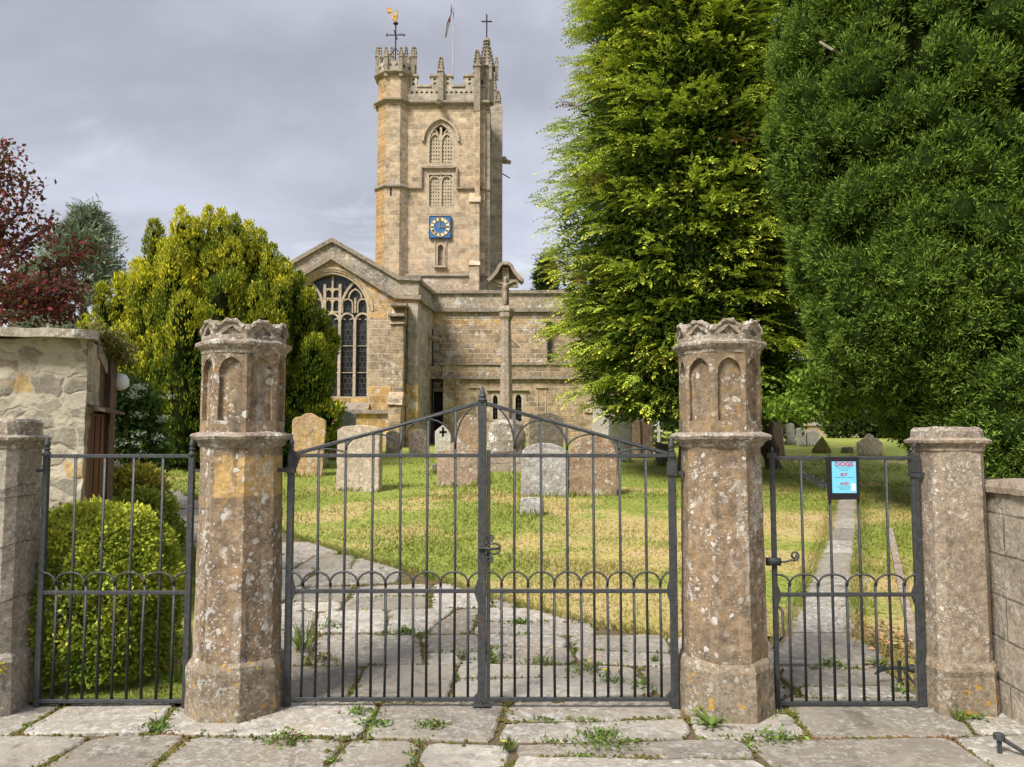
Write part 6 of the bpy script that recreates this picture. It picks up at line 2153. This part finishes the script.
# ---------------------------------------------------------------- leafy trees and shrubs
def grow(p, d, length, r, depth, out, tips, spread=.6, up=.15):
    n = 3
    pts = [Vector(p)]
    dd = Vector(d).normalized()
    for i in range(n):
        dd = (dd + Vector(rng.normal(0, .14, 3)) + Vector((0, 0, up * .3))).normalized()
        pts.append(pts[-1] + dd * (length / n))
    out.append((pts, [r, r * .85, r * .7, r * .5]))
    if depth == 0:
        tips.append((pts[-1], dd)); tips.append((pts[-2], dd))
        return
    for k in range(3 if depth > 1 else 4):
        nd = (dd + Vector(rng.normal(0, spread, 3)) + Vector((0, 0, up))).normalized()
        grow(pts[-1] if k < 2 else pts[-2], nd, length * rng.uniform(.6, .82), r * .5, depth - 1, out, tips, spread, up)


def broadleaf(name, cat, label, base, H, depth, leafL, leafW, per_tip, tip_r, tints, seedlen=.38, spread=.6, up=.15, dirn=(0, 0, 1), flowers=None, trunk_r=None, mat=None, group=None):
    root = thing(name, base, label, cat, group)
    out, tips = [], []
    grow(Vector(base) - Vector((0, 0, .1)), dirn, H * seedlen, trunk_r or H * .03, depth, out, tips, spread, up)
    mb = MB(); mb.tube(*out[0], 8); mb.build('trunk', BARK, root, smooth=True)
    mb = MB()
    for pts, r in out[1:]:
        mb.tube(pts, r, 5)
    mb.build('branch', BARK, root, smooth=True)
    C = np.array([t[0] for t in tips]); D = np.array([t[1] for t in tips])
    n = len(C) * per_tip
    idx = np.repeat(np.arange(len(C)), per_tip)
    P = C[idx] + rng.normal(0, tip_r, (n, 3)) * np.array([1, 1, .8])
    A = D[idx] * .5 + rng.normal(0, .7, (n, 3)); A[:, 2] -= .15
    Nn = rng.normal(0, .5, (n, 3)) + UP
    w = rng.random(n)[:, None]
    T = (np.array(tints[0]) * w + np.array(tints[1]) * (1 - w)) * np.clip(1 + rng.normal(0, .22, (n, 1)), .45, 1.7)
    crown(root, P, A, Nn, leafL * rng.uniform(.6, 1.2, n), leafW * rng.uniform(.7, 1.2, n), T, mat or LEAFM, 'crown', .1, .45)
    return root, C


# copper leaved tree at the left, over the outbuilding
b = Vector((W(-72, 420, 9.5)[0], 9.5, .3))
root = thing('copper_tree', b, 'dark purple leaved tree reaching over the outbuilding at the left', 'tree')
out, tips = [], []
Y = 9.5
tp = lambda px, py, y=Y: Vector((W(px, py, y)[0], y, W(px, py, y)[1]))
trunk(root, [tuple(b - Vector((0, 0, .3))), tuple(b + Vector((.1, 0, 2.2))), tuple(tp(-60, 200))], [.16, .12, .05])
mb = MB()
Cs = []
branches = [[(-70, 330), (-20, 300), (30, 285), (70, 292)], [(-70, 300), (-10, 240), (20, 212), (30, 185)], [(-70, 280), (-20, 200), (0, 165), (8, 150)],
            [(-40, 285), (20, 300), (45, 302), (60, 310)], [(-60, 300), (0, 262), (40, 232), (50, 226)], [(-70, 250), (-30, 190), (-10, 185), (18, 178)],
            [(20, 290), (48, 275), (70, 260), (88, 248)], [(10, 305), (45, 298), (66, 290), (84, 284)], [(-60, 320), (-10, 318), (20, 312), (48, 306)],
            [(-60, 330), (-20, 280), (8, 262), (22, 240)], [(-70, 320), (-20, 300), (0, 290), (22, 276)], [(-50, 310), (0, 308), (22, 300), (34, 292)],
            [(-80, 300), (-100, 220), (-90, 150), (-60, 100)], [(-80, 300), (-140, 240), (-170, 180), (-160, 120)], [(40, 270), (58, 268), (64, 300), (66, 316)],
            [(-60, 280), (-30, 230), (-8, 215), (2, 205)], [(-50, 290), (-20, 255), (-4, 245), (6, 238)]]
for br_ in branches:
    yy = [Y, Y - rng.uniform(-.5, .5), Y - rng.uniform(-.7, .7), Y - rng.uniform(-.8, .8)]
    pts = [tp(p, q, y) for (p, q), y in zip(br_, yy)]
    mb.tube(pts, [.05, .03, .016, .006], 5)
    for t in np.linspace(.35, 1, 8):
        k = min(2, int(t * 3)); f = t * 3 - k
        Cs.append((pts[k] + (pts[k + 1] - pts[k]) * f, (pts[k + 1] - pts[k]).normalized()))
mb.build('branch', BARK, root, smooth=True)
C = np.array([c[0] for c in Cs]); D = np.array([c[1] for c in Cs])
n = len(C) * 42
idx = np.repeat(np.arange(len(C)), 42)
P = C[idx] + rng.normal(0, .10, (n, 3))
w = (rng.random(n) ** 2)[:, None]
T = (np.array([.05, .012, .024]) * (1 - w) + np.array([.22, .03, .05]) * w) * np.clip(1 + rng.normal(0, .25, (n, 1)), .5, 1.8)
crown(root, P, D[idx] * .5 + rng.normal(0, .7, (n, 3)), rng.normal(0, .6, (n, 3)) + UP, rng.uniform(.05, .10, n), rng.uniform(.03, .055, n), T, LEAFM, 'crown', .1, .5)

# pine far behind at the left: tiers of grey green needle tufts
def pine(px, Y, ztop_py, halfw, label, tints, name='pine_tree', cat='pine', dens=1.0, group=None):
    x = W(px, 300, Y)[0]; z0 = float(gz(x, Y)); zt = W(px, ztop_py, Y)[1]
    H = zt - z0
    root = thing(name, (x, Y, z0), label, cat, group)
    trunk(root, [(x, Y, z0 - .2), (x, Y, z0 + H * .5), (x, Y, zt - .2)], [H * .028, H * .018, .03])
    nb = int(150 * dens)
    h = H * (.18 + .82 * rng.random(nb) ** .8)
    th = rng.uniform(0, 2 * PI, nb)
    rr = halfw * np.interp(h / H, [.15, .35, .6, .85, 1], [.7, 1, .85, .5, .08]) * rng.uniform(.55, 1.12, nb)
    mb = MB()
    C, D = [], []
    for i in range(nb):
        p = Vector((x, Y, z0 + h[i] - .1 * rr[i])); d = Vector((math.cos(th[i]), math.sin(th[i]), .28))
        mb.tube([p, p + d * rr[i]], [.05, .015], 4)
        for t in (.4, .55, .7, .85, 1):
            C.append(p + d * rr[i] * t); D.append(d)
    mb.build('branch', BARK, root)
    C = np.array(C); D = np.array(D)
    g_ = rng.random(len(C))
    P = np.repeat(C, 5, 0) + rng.normal(0, halfw * .085, (len(C) * 5, 3))
    T = tufts(P, unit(np.repeat(D, 5, 0)), 7, H * .042, H * .0062, np.array(tints[0]), np.array(tints[1]), np.repeat(g_, 5), .7, .4)
    crown(root, *T, NEEDLE, 'crown', .1, .5)
    return root


pine(84, 40, 216, 2.7, 'distant grey green pine between the purple tree and golden yew', [(.13, .165, .12), (.26, .30, .22)], dens=.6)
pine(40, 46, 262, 2.6, 'faint greyish pine low behind the purple leaved tree', [(.15, .18, .13), (.28, .31, .23)], dens=.6)
pine(546, 46, 262, .9, 'dark distant spruce peeping out left of the tall conifer', [(.02, .04, .02), (.05, .08, .04)], 'spruce_tree', 'spruce')

# low leafy branches beyond the right pillar, on the dark leaning trunk
Yd = 15.8
root = thing('dark_trunk_tree', G(775, 475), 'dark leaning trunk with low bright green leaves right of the right pillar', 'tree')
q = lambda px, py, y=Yd: (W(px, py, y)[0], y, W(px, py, y)[1])
trunk(root, [q(776, 480), q(770, 450), q(765, 425), q(762, 380), q(765, 300)], [.27, .2, .17, .14, .08])
mb = MB()
Cs = []
for br_ in [[(764, 390), (785, 398), (810, 402), (838, 408)], [(764, 380), (790, 380), (815, 388), (850, 402)], [(764, 370), (780, 392), (792, 404), (800, 412)], [(764, 385), (800, 392), (830, 394), (856, 396)],
            [(764, 375), (790, 370), (815, 376), (845, 388)], [(764, 380), (776, 396), (784, 404), (788, 408)], [(764, 365), (800, 362), (830, 372), (858, 385)], [(764, 360), (750, 370), (742, 382), (738, 392)], [(764, 340), (800, 340), (825, 350), (850, 365)]]:
    yy = [Yd, Yd - rng.uniform(1.5, 2.4), Yd - rng.uniform(3.2, 4.2), Yd - rng.uniform(3.8, 4.6)]
    pts = [Vector(q(p, r, y)) for (p, r), y in zip(br_, yy)]
    mb.tube(pts, [.06, .04, .02, .008], 5)
    for t in np.linspace(.45, 1, 9):
        k = min(2, int(t * 3)); f = t * 3 - k
        Cs.append((pts[k] + (pts[k + 1] - pts[k]) * f, (pts[k + 1] - pts[k]).normalized()))
mb.build('branch', BARK, root, smooth=True)
C = np.array([c[0] for c in Cs]); D = np.array([c[1] for c in Cs])
n = len(C) * 80
idx = np.repeat(np.arange(len(C)), 80)
P = C[idx] + rng.normal(0, .15, (n, 3)) * np.array([1.2, 1.2, .7])
A = D[idx] * .6 + rng.normal(0, .6, (n, 3)); A[:, 2] -= .35
w = rng.random(n)[:, None]
T = (np.array([.07, .14, .02]) * (1 - w) + np.array([.24, .36, .05]) * w)
crown(root, P, A, rng.normal(0, .35, (n, 3)) + UP, rng.uniform(.07, .13, n), rng.uniform(.035, .06, n), T, LEAFM, 'crown', .1, .45)

# dark undergrowth closing the gap between the big conifers
def shrub(name, cat, label, cx, cy, z0, rx, ry, rz, n, L, Wd, tints, seed=1.0, shape=.8, gaps=.3, mat=None, needles=5, up=.3, gold_top=0.0, group=None):
    root = thing(name, (cx, cy, z0), label, cat, group)
    u = rand_unit(n); u[:, 2] = np.where(u[:, 2] < -.55, -u[:, 2], u[:, 2])
    d = np.sign(u) * np.abs(u) ** shape
    P = np.array([cx, cy, z0 + rz * .85]) + d * np.array([rx, ry, rz])
    P[:, 2] = np.maximum(P[:, 2], z0 + .02)
    b = vnoise(P / max(rx, rz), 3.5, seed) * .5 + vnoise(P / max(rx, rz), 8, seed + 2) * .3
    P = P + unit(u) * (b * gaps * rx * .5 - rng.random(n) ** 2 * rx * .22)[:, None]
    g_ = np.clip(.45 + .5 * b + gold_top * u[:, 2] + rng.normal(0, .15, n), 0, 1)
    T = tufts(P, unit(u), needles, L, Wd, np.array(tints[0]), np.array(tints[1]), g_, .8, up)
    mb = MB()
    for k in range(7):
        a = 2 * PI * k / 7
        mb.tube([(cx + .02 * math.cos(a), cy + .02 * math.sin(a), z0 - .03), (cx + rx * .3 * math.cos(a), cy + ry * .3 * math.sin(a), z0 + rz * .7), (cx + rx * .6 * math.cos(a), cy + ry * .6 * math.sin(a), z0 + rz * 1.3)], [.02 * rz + .008, .014, .005], 5)
    mb.build('stem', BARK, root)
    crown(root, *T, mat or LEAFM, 'crown', .12, .5)
    return root


# round clipped bush behind the fixed railing
bx_ = W(106, 600, 5.15)[0]
shrub('clipped_bush', 'bush', 'round clipped yellow green bush behind the fixed railing', bx_, 5.05, -.03, .47, .44, .62, 12000, .036, .019, [(.12, .22, .025), (.56, .58, .08)], 1, .84, .30, None, 4, .1, .34)
# shrubs along the outbuilding
x_, z_ = W(143, 500, 7.6)
shrub('garden_shrub', 'shrub', 'leafy green shrub with pale yellow top beside the red door', x_, 7.6, float(gz(x_, 7.6)), .30, .34, .42, 1500, .07, .035, [(.07, .15, .025), (.33, .38, .06)], 3, .85, .6, None, 4, .3, .35)
x_, z_ = W(120, 440, 8.3)
shrub('golden_shrub', 'shrub', 'small golden shrub behind the green one beside the red door', x_, 8.6, float(gz(x_, 8.6)), .32, .3, .50, 900, .07, .035, [(.16, .17, .03), (.42, .36, .06)], 4, .85, .6, None, 4, .3, .2)
# bare twiggy stem standing in it
x_, _ = W(118, 450, 7.5)
mb = MB()
zb_ = W(118, 462, 7.4)[1]
mb.tube([(x_, 7.4, zb_ - .5), (x_, 7.4, zb_), (x_ + .01, 7.4, zb_ + .1)], .012, 5)
for dx, dz in ((-.08, .16), (-.04, .22), (.05, .2), (.09, .13)):
    mb.tube([(x_, 7.4, zb_ + .03), (x_ + dx * .6, 7.4, zb_ + .08), (x_ + dx, 7.38, zb_ + dz)], [.008, .006, .003], 5)
tag(mb.build('bare_twig', BARK, None), 'bare brown twig standing in front of the golden shrub', 'twig')
x_, _ = W(128, 400, 10.2)
zg_ = float(gz(x_, 10.2))
sh = shrub('elder_shrub', 'shrub', 'dark elder shrub with flat greyish white flower heads behind the lamp', x_, 10.2, zg_, .45, .4, .95, 1800, .11, .05, [(.03, .07, .018), (.09, .15, .04)], 6, .9, .6, None, 4, .2)
n = 34
a = rng.uniform(PI, 2.2 * PI, n); hh = rng.uniform(.7, 1.75, n)
fp = np.stack([x_ + .5 * np.cos(a), 10.2 + .45 * np.sin(a), zg_ + hh], 1)
P = np.repeat(fp, 40, 0) + rng.normal(0, .045, (n * 40, 3)) * np.array([1, 1, .5])
V, Fc = leaf_quads(P, rng.normal(0, 1, (n * 40, 3)), rng.normal(0, 1, (n * 40, 3)) + np.array([0, -1.0, .6]), np.full(n * 40, .03), np.full(n * 40, .025))
fast_mesh('flower_heads', V, Fc, LEAFM, sh, col(n * 40, (.42, .44, .36), .12))
# tangle of ivy over the far end of the roof
n = 2600
t = rng.random(n)
p0, p1 = np.array([W(99, 336, 6.0)[0], 6.0, W(99, 336, 6.0)[1]]), np.array([W(124, 352, 6.75)[0], 6.75, W(124, 352, 6.75)[1]])
P = p0 + (p1 - p0) * t[:, None] + rng.normal(0, 1, (n, 3)) * np.array([.045, .09, .045])
P[:, 2] -= np.abs(rng.normal(0, .05, n)) * (.4 + t) - .03
V, Fc = leaf_quads(P, rng.normal(0, 1, (n, 3)) - UP * .5, rng.normal(0, 1, (n, 3)) + UP, rng.uniform(.02, .045, n), rng.uniform(.014, .03, n))
T = np.where(rng.random((n, 1)) < .45, np.array([.16, .11, .06]), np.array([.13, .15, .04])) * np.clip(1 + rng.normal(0, .3, (n, 1)), .4, 1.8)
tag(fast_mesh('ivy', V, Fc, LEAFM, None, T), 'brown and green ivy hanging over the outbuilding roof above the lamp', 'ivy')

# background beyond the churchyard at the right
for px, Y, rx, rz, tn, nm, cat, lab in ((835, 46, 3.2, 1.5, [(.10, .13, .03), (.22, .24, .06)], 'light_hedge', 'hedge', 'distant light green hedge seen between the trees at the right'),
                                        (862, 33, 1.3, .9, [(.02, .04, .012), (.05, .08, .02)], 'dark_shrub', 'shrub', 'dark shrub behind the pale pointed gravestone'),
                                        (700, 24, 2.2, 1.6, [(.03, .06, .014), (.08, .12, .03)], 'laurel_shrub', 'shrub', 'dark green shrub in the shade behind the right tall pillar'),
                                        (748, 27, 1.8, 1.7, [(.025, .05, .012), (.07, .11, .025)], 'laurel_shrub', 'shrub', 'dark green shrub behind the dark leaning trunk'),
                                        (640, 30, 2.6, 2.2, [(.03, .055, .014), (.08, .12, .03)], 'laurel_shrub', 'shrub', 'dark green shrub behind the brown joined gravestones')):
    x_ = W(px, 440, Y)[0]
    shrub(nm, cat, lab, x_, Y, float(gz(x_, Y)), rx, rx * .6, rz, 1500, .28, .13, tn, px, .8, .5, None, 4, .3)
x_ = W(830, 440, 41)[0]
w2 = thing('boundary_wall', (x_, 41, float(gz(x_, 41))), 'low beige stone wall at the back of the churchyard, right', 'wall')
mb = MB(); mb.box(x_ - 4, x_ + 4, 41, 41.4, 1.2, 2.1); mb.build('masonry', S_WALL, w2, rough=(.02, 2, .5, 3))
mb = MB(); mb.box(x_ - 4, x_ + 4, 40.9, 41.5, 2.103, 2.22); mb.build('coping', S_LICH, w2, rough=(.02, 2, .5, 3))
x_ = W(806, 430, 52)[0]
bw_ = thing('cottage', (x_, 52, 1.5), 'cream walled cottage just visible under the low green leaves', 'cottage')
mb = MB(); mb.box(x_ - 2.2, x_ + 2.4, 52, 56, 1.3, 4.2); mb.build('wall', GR['white'], bw_)
mb = MB(); mb.hull8([(x_ - 2.5, 51.8, 4.2), (x_ + 2.7, 51.8, 4.2), (x_ + 2.7, 56.2, 4.2), (x_ - 2.5, 56.2, 4.2)], [(x_ - 2.5, 53.9, 6.2), (x_ + 2.7, 53.9, 6.2), (x_ + 2.7, 54.1, 6.2), (x_ - 2.5, 54.1, 6.2)]); mb.build('roof', plain('brown_tiles', (.16, .1, .07), .8), bw_)
mb = MB(); mb.box(x_ - .5, x_ + .4, 51.97, 52.05, 2.4, 3.5); mb.build('window', DARKIN, bw_)

# wooded ridge round the churchyard (a far-off wood)
n = 5200
th = rng.uniform(-1.25, 1.25, n)
R = rng.uniform(95, 120, n)
hgt = (5.5 + 2.2 * vnoise(np.stack([th * 20, th * 0, th * 0], 1), 1.0)) * (1 + .5 * np.abs(th))
P = np.stack([R * np.sin(th), R * np.cos(th), 2 + hgt * rng.random(n) ** .6], 1)
V, Fc = leaf_quads(P, rng.normal(0, 1, (n, 3)), rng.normal(0, 1, (n, 3)) + np.array([0, -1, .5]), rng.uniform(1.2, 2.6, n), rng.uniform(1, 1.8, n))
tag(fast_mesh('far_wood', V, Fc, LEAFM, None, col(n, (.05, .075, .03), .25)), 'far-off wood behind the churchyard', kind='stuff')

# ================================================================== weeds in the paving
def weed(kind, px, py, s, label, flowers=0, tint=(.13, .20, .045)):
    g = G(px, py)
    root = thing({'rosette': 'weed_rosette', 'tuft': 'grass_tuft', 'sprig': 'weed_sprig'}[kind], (g.x, g.y, g.z + .028), label, 'weed', 'weeds growing in the paving cracks')
    c = np.array([g.x, g.y, g.z + .025])
    if kind == 'rosette':
        n = 15
        a = np.linspace(0, 2 * PI, n, endpoint=False) + rng.normal(0, .25, n)
        e = rng.uniform(.25, 1.1, n)
        A = np.stack([np.cos(a), np.sin(a), e], 1)
        segs = []
        L = s * rng.uniform(.6, 1.1, n)
        P0 = np.tile(c, (n, 1))
        T = col(n, tint, .22)
        segs.append((P0, A, np.tile(UP, (n, 1)) + rng.normal(0, .2, (n, 3)), L, s * .26 * np.ones(n), T))
        P1 = P0 + unit(A) * (L * .8)[:, None]
        A2 = A.copy(); A2[:, 2] -= .9
        segs.append((P1, A2, np.tile(UP, (n, 1)), L * .5, s * .2 * np.ones(n), T * 1.1))
        d = cat_(*segs)
    elif kind == 'tuft':
        n = 46
        A = rng.normal(0, .42, (n, 3)); A[:, 2] = 1
        d = (np.tile(c, (n, 1)) + rng.normal(0, s * .14, (n, 3)) * np.array([1, 1, 0]), A, rng.normal(0, 1, (n, 3)), s * rng.uniform(.5, 1.15, n), s * .05 * np.ones(n) + .003, col(n, tint, .25))
    else:
        n = 150
        P = np.tile(c, (n, 1)) + rng.normal(0, 1, (n, 3)) * np.array([s * .5, s * .3, 0])
        r = np.hypot(P[:, 0] - c[0], P[:, 1] - c[1]) / (s * .5)
        P[:, 2] += np.abs(rng.normal(0, .35, n)) * s * np.exp(-r * .9)
        A = rng.normal(0, .8, (n, 3)); A[:, 2] = np.abs(A[:, 2]) * .7
        d = (P, A, rng.normal(0, .5, (n, 3)) + UP, rng.uniform(.014, .036, n), rng.uniform(.009, .018, n), col(n, tint, .28))
    crown(root, *d, LEAFM, 'leaves', .12, .5)
    for _ in range(flowers):
        q = c + np.array([rng.normal(0, s * .4), rng.normal(0, s * .2), s * rng.uniform(.5, 1.0)])
        mb = MB()
        mb.tube([tuple(c), tuple((c + q) / 2 + np.array([.004, 0, .01])), tuple(q)], .0016, 4)
        k = 9
        ring = [(q[0] + .011 * math.cos(2 * PI * i / k), q[1] + .011 * math.sin(2 * PI * i / k), q[2] + .004) for i in range(k)]
        ring2 = [(q[0] + .004 * math.cos(2 * PI * i / k), q[1] + .004 * math.sin(2 * PI * i / k), q[2]) for i in range(k)]
        mb.rings([ring2, ring], 1)
        mb.build('flower', [MOSS, YEL], root)
    return root


weed('rosette', 710, 732, .13, 'large upright leafy weed at the foot of the right tall pillar')
weed('rosette', 640, 693, .10, 'leafy weed just inside the right leaf of the double gate, near its hinge post')
weed('sprig', 775, 745, .13, 'low green weed on the paving below the left post of the narrow gate')
weed('sprig', 612, 752, .15, 'green weed on the front paving below the right leaf of the double gate', 0)
weed('sprig', 598, 741, .10, 'smaller weed beside the one on the front paving below the right leaf')
weed('tuft', 507, 756, .09, 'thin grass tuft on the front paving right of the meeting post', 1)
weed('sprig', 372, 731, .10, 'green weed cushion on the front joint below the left leaf of the double gate')
weed('sprig', 361, 719, .10, 'green weed in the joint just below the left leaf bottom rail')
weed('sprig', 431, 732, .09, 'flat green weed on the front joint near the drop bolt', 0, (.15, .19, .06))
weed('sprig', 284, 747, .13, 'flat weed on the front paving right of the left tall pillar')
weed('rosette', 238, 726, .08, 'small leafy weed at the foot of the left tall pillar', 0, (.16, .2, .08))
weed('tuft', 303, 655, .22, 'tall grassy weed just inside the hinge post of the left leaf', 0, (.15, .2, .05))
weed('sprig', 330, 632, .13, 'green weed on the paving joint inside the left leaf, fourth gap from its hinge', 1)
weed('sprig', 322, 665, .12, 'brownish green weed patch on the paving joint inside the left leaf', 0, (.17, .15, .05))
weed('tuft', 462, 664, .10, 'spiky greyish weed just left of the meeting post', 0, (.19, .2, .13))
weed('sprig', 495, 663, .14, 'bushy green weed just right of the meeting post')
weed('sprig', 541, 667, .12, 'green weed with two yellow flowers inside the right leaf', 2)
weed('sprig', 587, 676, .16, 'spreading green weed at the middle of the right leaf', 1)
weed('sprig', 612, 688, .12, 'green weed with yellow flowers low inside the right leaf', 3)
weed('sprig', 405, 636, .09, 'small weed on the joint inside the left leaf, near its middle')
weed('sprig', 520, 627, .08, 'thin weed strip on the path at the lawn edge inside the right leaf')
weed('tuft', 655, 666, .06, 'little grass tuft at the joint inside the right leaf near its end post')
weed('rosette', 878, 670, .09, 'broad green weed on the narrow path in front of the gate catch')
weed('sprig', 832, 670, .10, 'green weed on the narrow path joint below the middle of the side gate')
weed('rosette', 902, 697, .08, 'green weed just behind the bottom rail of the narrow gate')
weed('tuft', 958, 727, .09, 'grassy weed at the foot of the short right pier', 0, (.15, .18, .05))
weed('rosette', 975, 725, .08, 'leafy weed at the foot of the short right pier, its right corner')
weed('sprig', 156, 734, .09, 'small weed with a yellow flower on the mossy joint at the left', 1)
weed('tuft', 176, 690, .14, 'tall grass beside the clipped bush just left of the left tall pillar', 0, (.12, .2, .03))
weed('tuft', 170, 668, .16, 'lush grass between the clipped bush and the left tall pillar', 0, (.12, .21, .03))
weed('sprig', 160, 697, .12, 'dark leafy weed at the foot of the clipped bush', 0, (.07, .12, .03))
# yellow stonecrop on the grey pier
n = 260
pc = np.array([xg(18, 655), YG - .235, zg(655)])
P = pc + rng.normal(0, 1, (n, 3)) * np.array([.035, .015, .018])
P[n // 3:, 2] -= rng.random(n - n // 3) * .04
V, Fc = leaf_quads(P, rng.normal(0, 1, (n, 3)) + np.array([0, -.6, .3]), rng.normal(0, 1, (n, 3)), rng.uniform(.012, .028, n), rng.uniform(.008, .016, n))
tag(fast_mesh('stonecrop', V, Fc, LEAFM, None, col(n, (.48, .40, .05), .25)), 'yellow stonecrop growing on the ledge of the grey pier', 'plant')

# ================================================================== light
world = bpy.data.worlds.new('World')
scene.world = world
world.use_nodes = True
nt = world.node_tree
bg = nt.nodes['Background']
SUN_EL, SUN_AZ = math.radians(48), math.radians(-140)      # azimuth from +Y, clockwise: behind the camera, to the left


def wn(typ, ins=None, **props):
    nd = nt.nodes.new(typ)
    for k, v in props.items(): setattr(nd, k, v)
    for k, v in (ins or {}).items():
        if isinstance(v, bpy.types.NodeSocket): nt.links.new(v, nd.inputs[k])
        else: nd.inputs[k].default_value = v
    return nd


sky = wn('ShaderNodeTexSky', sky_type='NISHITA', sun_disc=False, sun_elevation=SUN_EL, sun_rotation=SUN_AZ)
tc = wn('ShaderNodeTexCoord')
sep = wn('ShaderNodeSeparateXYZ', {0: tc.outputs['Generated']})
den = wn('ShaderNodeMath', {0: sep.outputs[2], 1: .22}, operation='ADD').outputs[0]
den = wn('ShaderNodeMath', {0: den, 1: .05}, operation='MAXIMUM').outputs[0]
ux = wn('ShaderNodeMath', {0: sep.outputs[0], 1: den}, operation='DIVIDE').outputs[0]
uy = wn('ShaderNodeMath', {0: sep.outputs[1], 1: den}, operation='DIVIDE').outputs[0]
uv = wn('ShaderNodeCombineXYZ', {0: ux, 1: uy, 2: 0.0}).outputs[0]


def wnoise(scale, detail, loc, rough=.5, dist=0.0):
    mp = wn('ShaderNodeMapping', {'Vector': uv, 'Location': loc})
    return wn('ShaderNodeTexNoise', {'Vector': mp.outputs[0], 'Scale': scale, 'Detail': detail, 'Roughness': rough, 'Distortion': dist}).outputs[0]


def wstep(v, lo, hi, a=0.0, b=1.0):
    return wn('ShaderNodeMapRange', {0: v, 1: lo, 2: hi, 3: a, 4: b}, interpolation_type='SMOOTHSTEP').outputs[0]


def wmix(f, a, b):
    nd = wn('ShaderNodeMix', data_type='RGBA')
    for i, v in ((0, f), (6, a), (7, b)):
        if isinstance(v, bpy.types.NodeSocket): nt.links.new(v, nd.inputs[i])
        elif i == 0: nd.inputs[0].default_value = v
        else: nd.inputs[i].default_value = (*v, 1)
    return nd.outputs[2]


K = CLOUD = 4.4      # cloud brightness before the background strength of 0.1
cl = wmix(wstep(wnoise(.8, 6, (6.6, 11.2, 0), .5, .35), .38, .66), tuple(K * c for c in (.39, .40, .45)), tuple(K * c for c in (.72, .74, .86)))
wisps = wn('ShaderNodeMath', {0: wstep(wnoise(2.6, 7, (4.2, 2.0, 0), .6, .5), .52, .76), 1: wstep(sep.outputs[2], .46, .16, 0, 1)}, operation='MULTIPLY').outputs[0]
cl = wmix(wn('ShaderNodeMath', {0: wisps, 1: .75}, operation='MULTIPLY').outputs[0], cl, tuple(K * c for c in (1.0, 1.02, 1.10)))
low = wstep(sep.outputs[2], .22, .02)
cl = wmix(wn('ShaderNodeMath', {0: low, 1: .5}, operation='MULTIPLY').outputs[0], cl, tuple(K * c for c in (.95, .97, 1.03)))
zen = wstep(sep.outputs[2], .50, .95, 1.0, 2.0)
gain = wn('ShaderNodeVectorMath', {0: cl}, operation='SCALE')
nt.links.new(zen, gain.inputs['Scale'])
final = wmix(.93, sky.outputs[0], gain.outputs[0])
nt.links.new(final, bg.inputs['Color'])
bg.inputs['Strength'].default_value = .10

sd = bpy.data.lights.new('sun', 'SUN')
sd.energy = 2.7
sd.angle = math.radians(18)
sd.color = (1.0, .955, .88)
so = bpy.data.objects.new('sun', sd)
COL.objects.link(so)
dv = Vector((math.sin(SUN_AZ) * math.cos(SUN_EL), math.cos(SUN_AZ) * math.cos(SUN_EL), math.sin(SUN_EL)))
so.rotation_euler = dv.to_track_quat('Z', 'Y').to_euler()

scene.view_settings.view_transform = 'Standard'
scene.view_settings.look = 'None'
scene.view_settings.exposure = 1.22
scene.view_settings.gamma = 1
scene.render.film_transparent = False
scene.cycles.max_bounces = 6
scene.cycles.transparent_max_bounces = 6
scene.cycles.use_denoising = True
for o in list(bpy.data.objects):
    if '_o' in o: del o['_o']
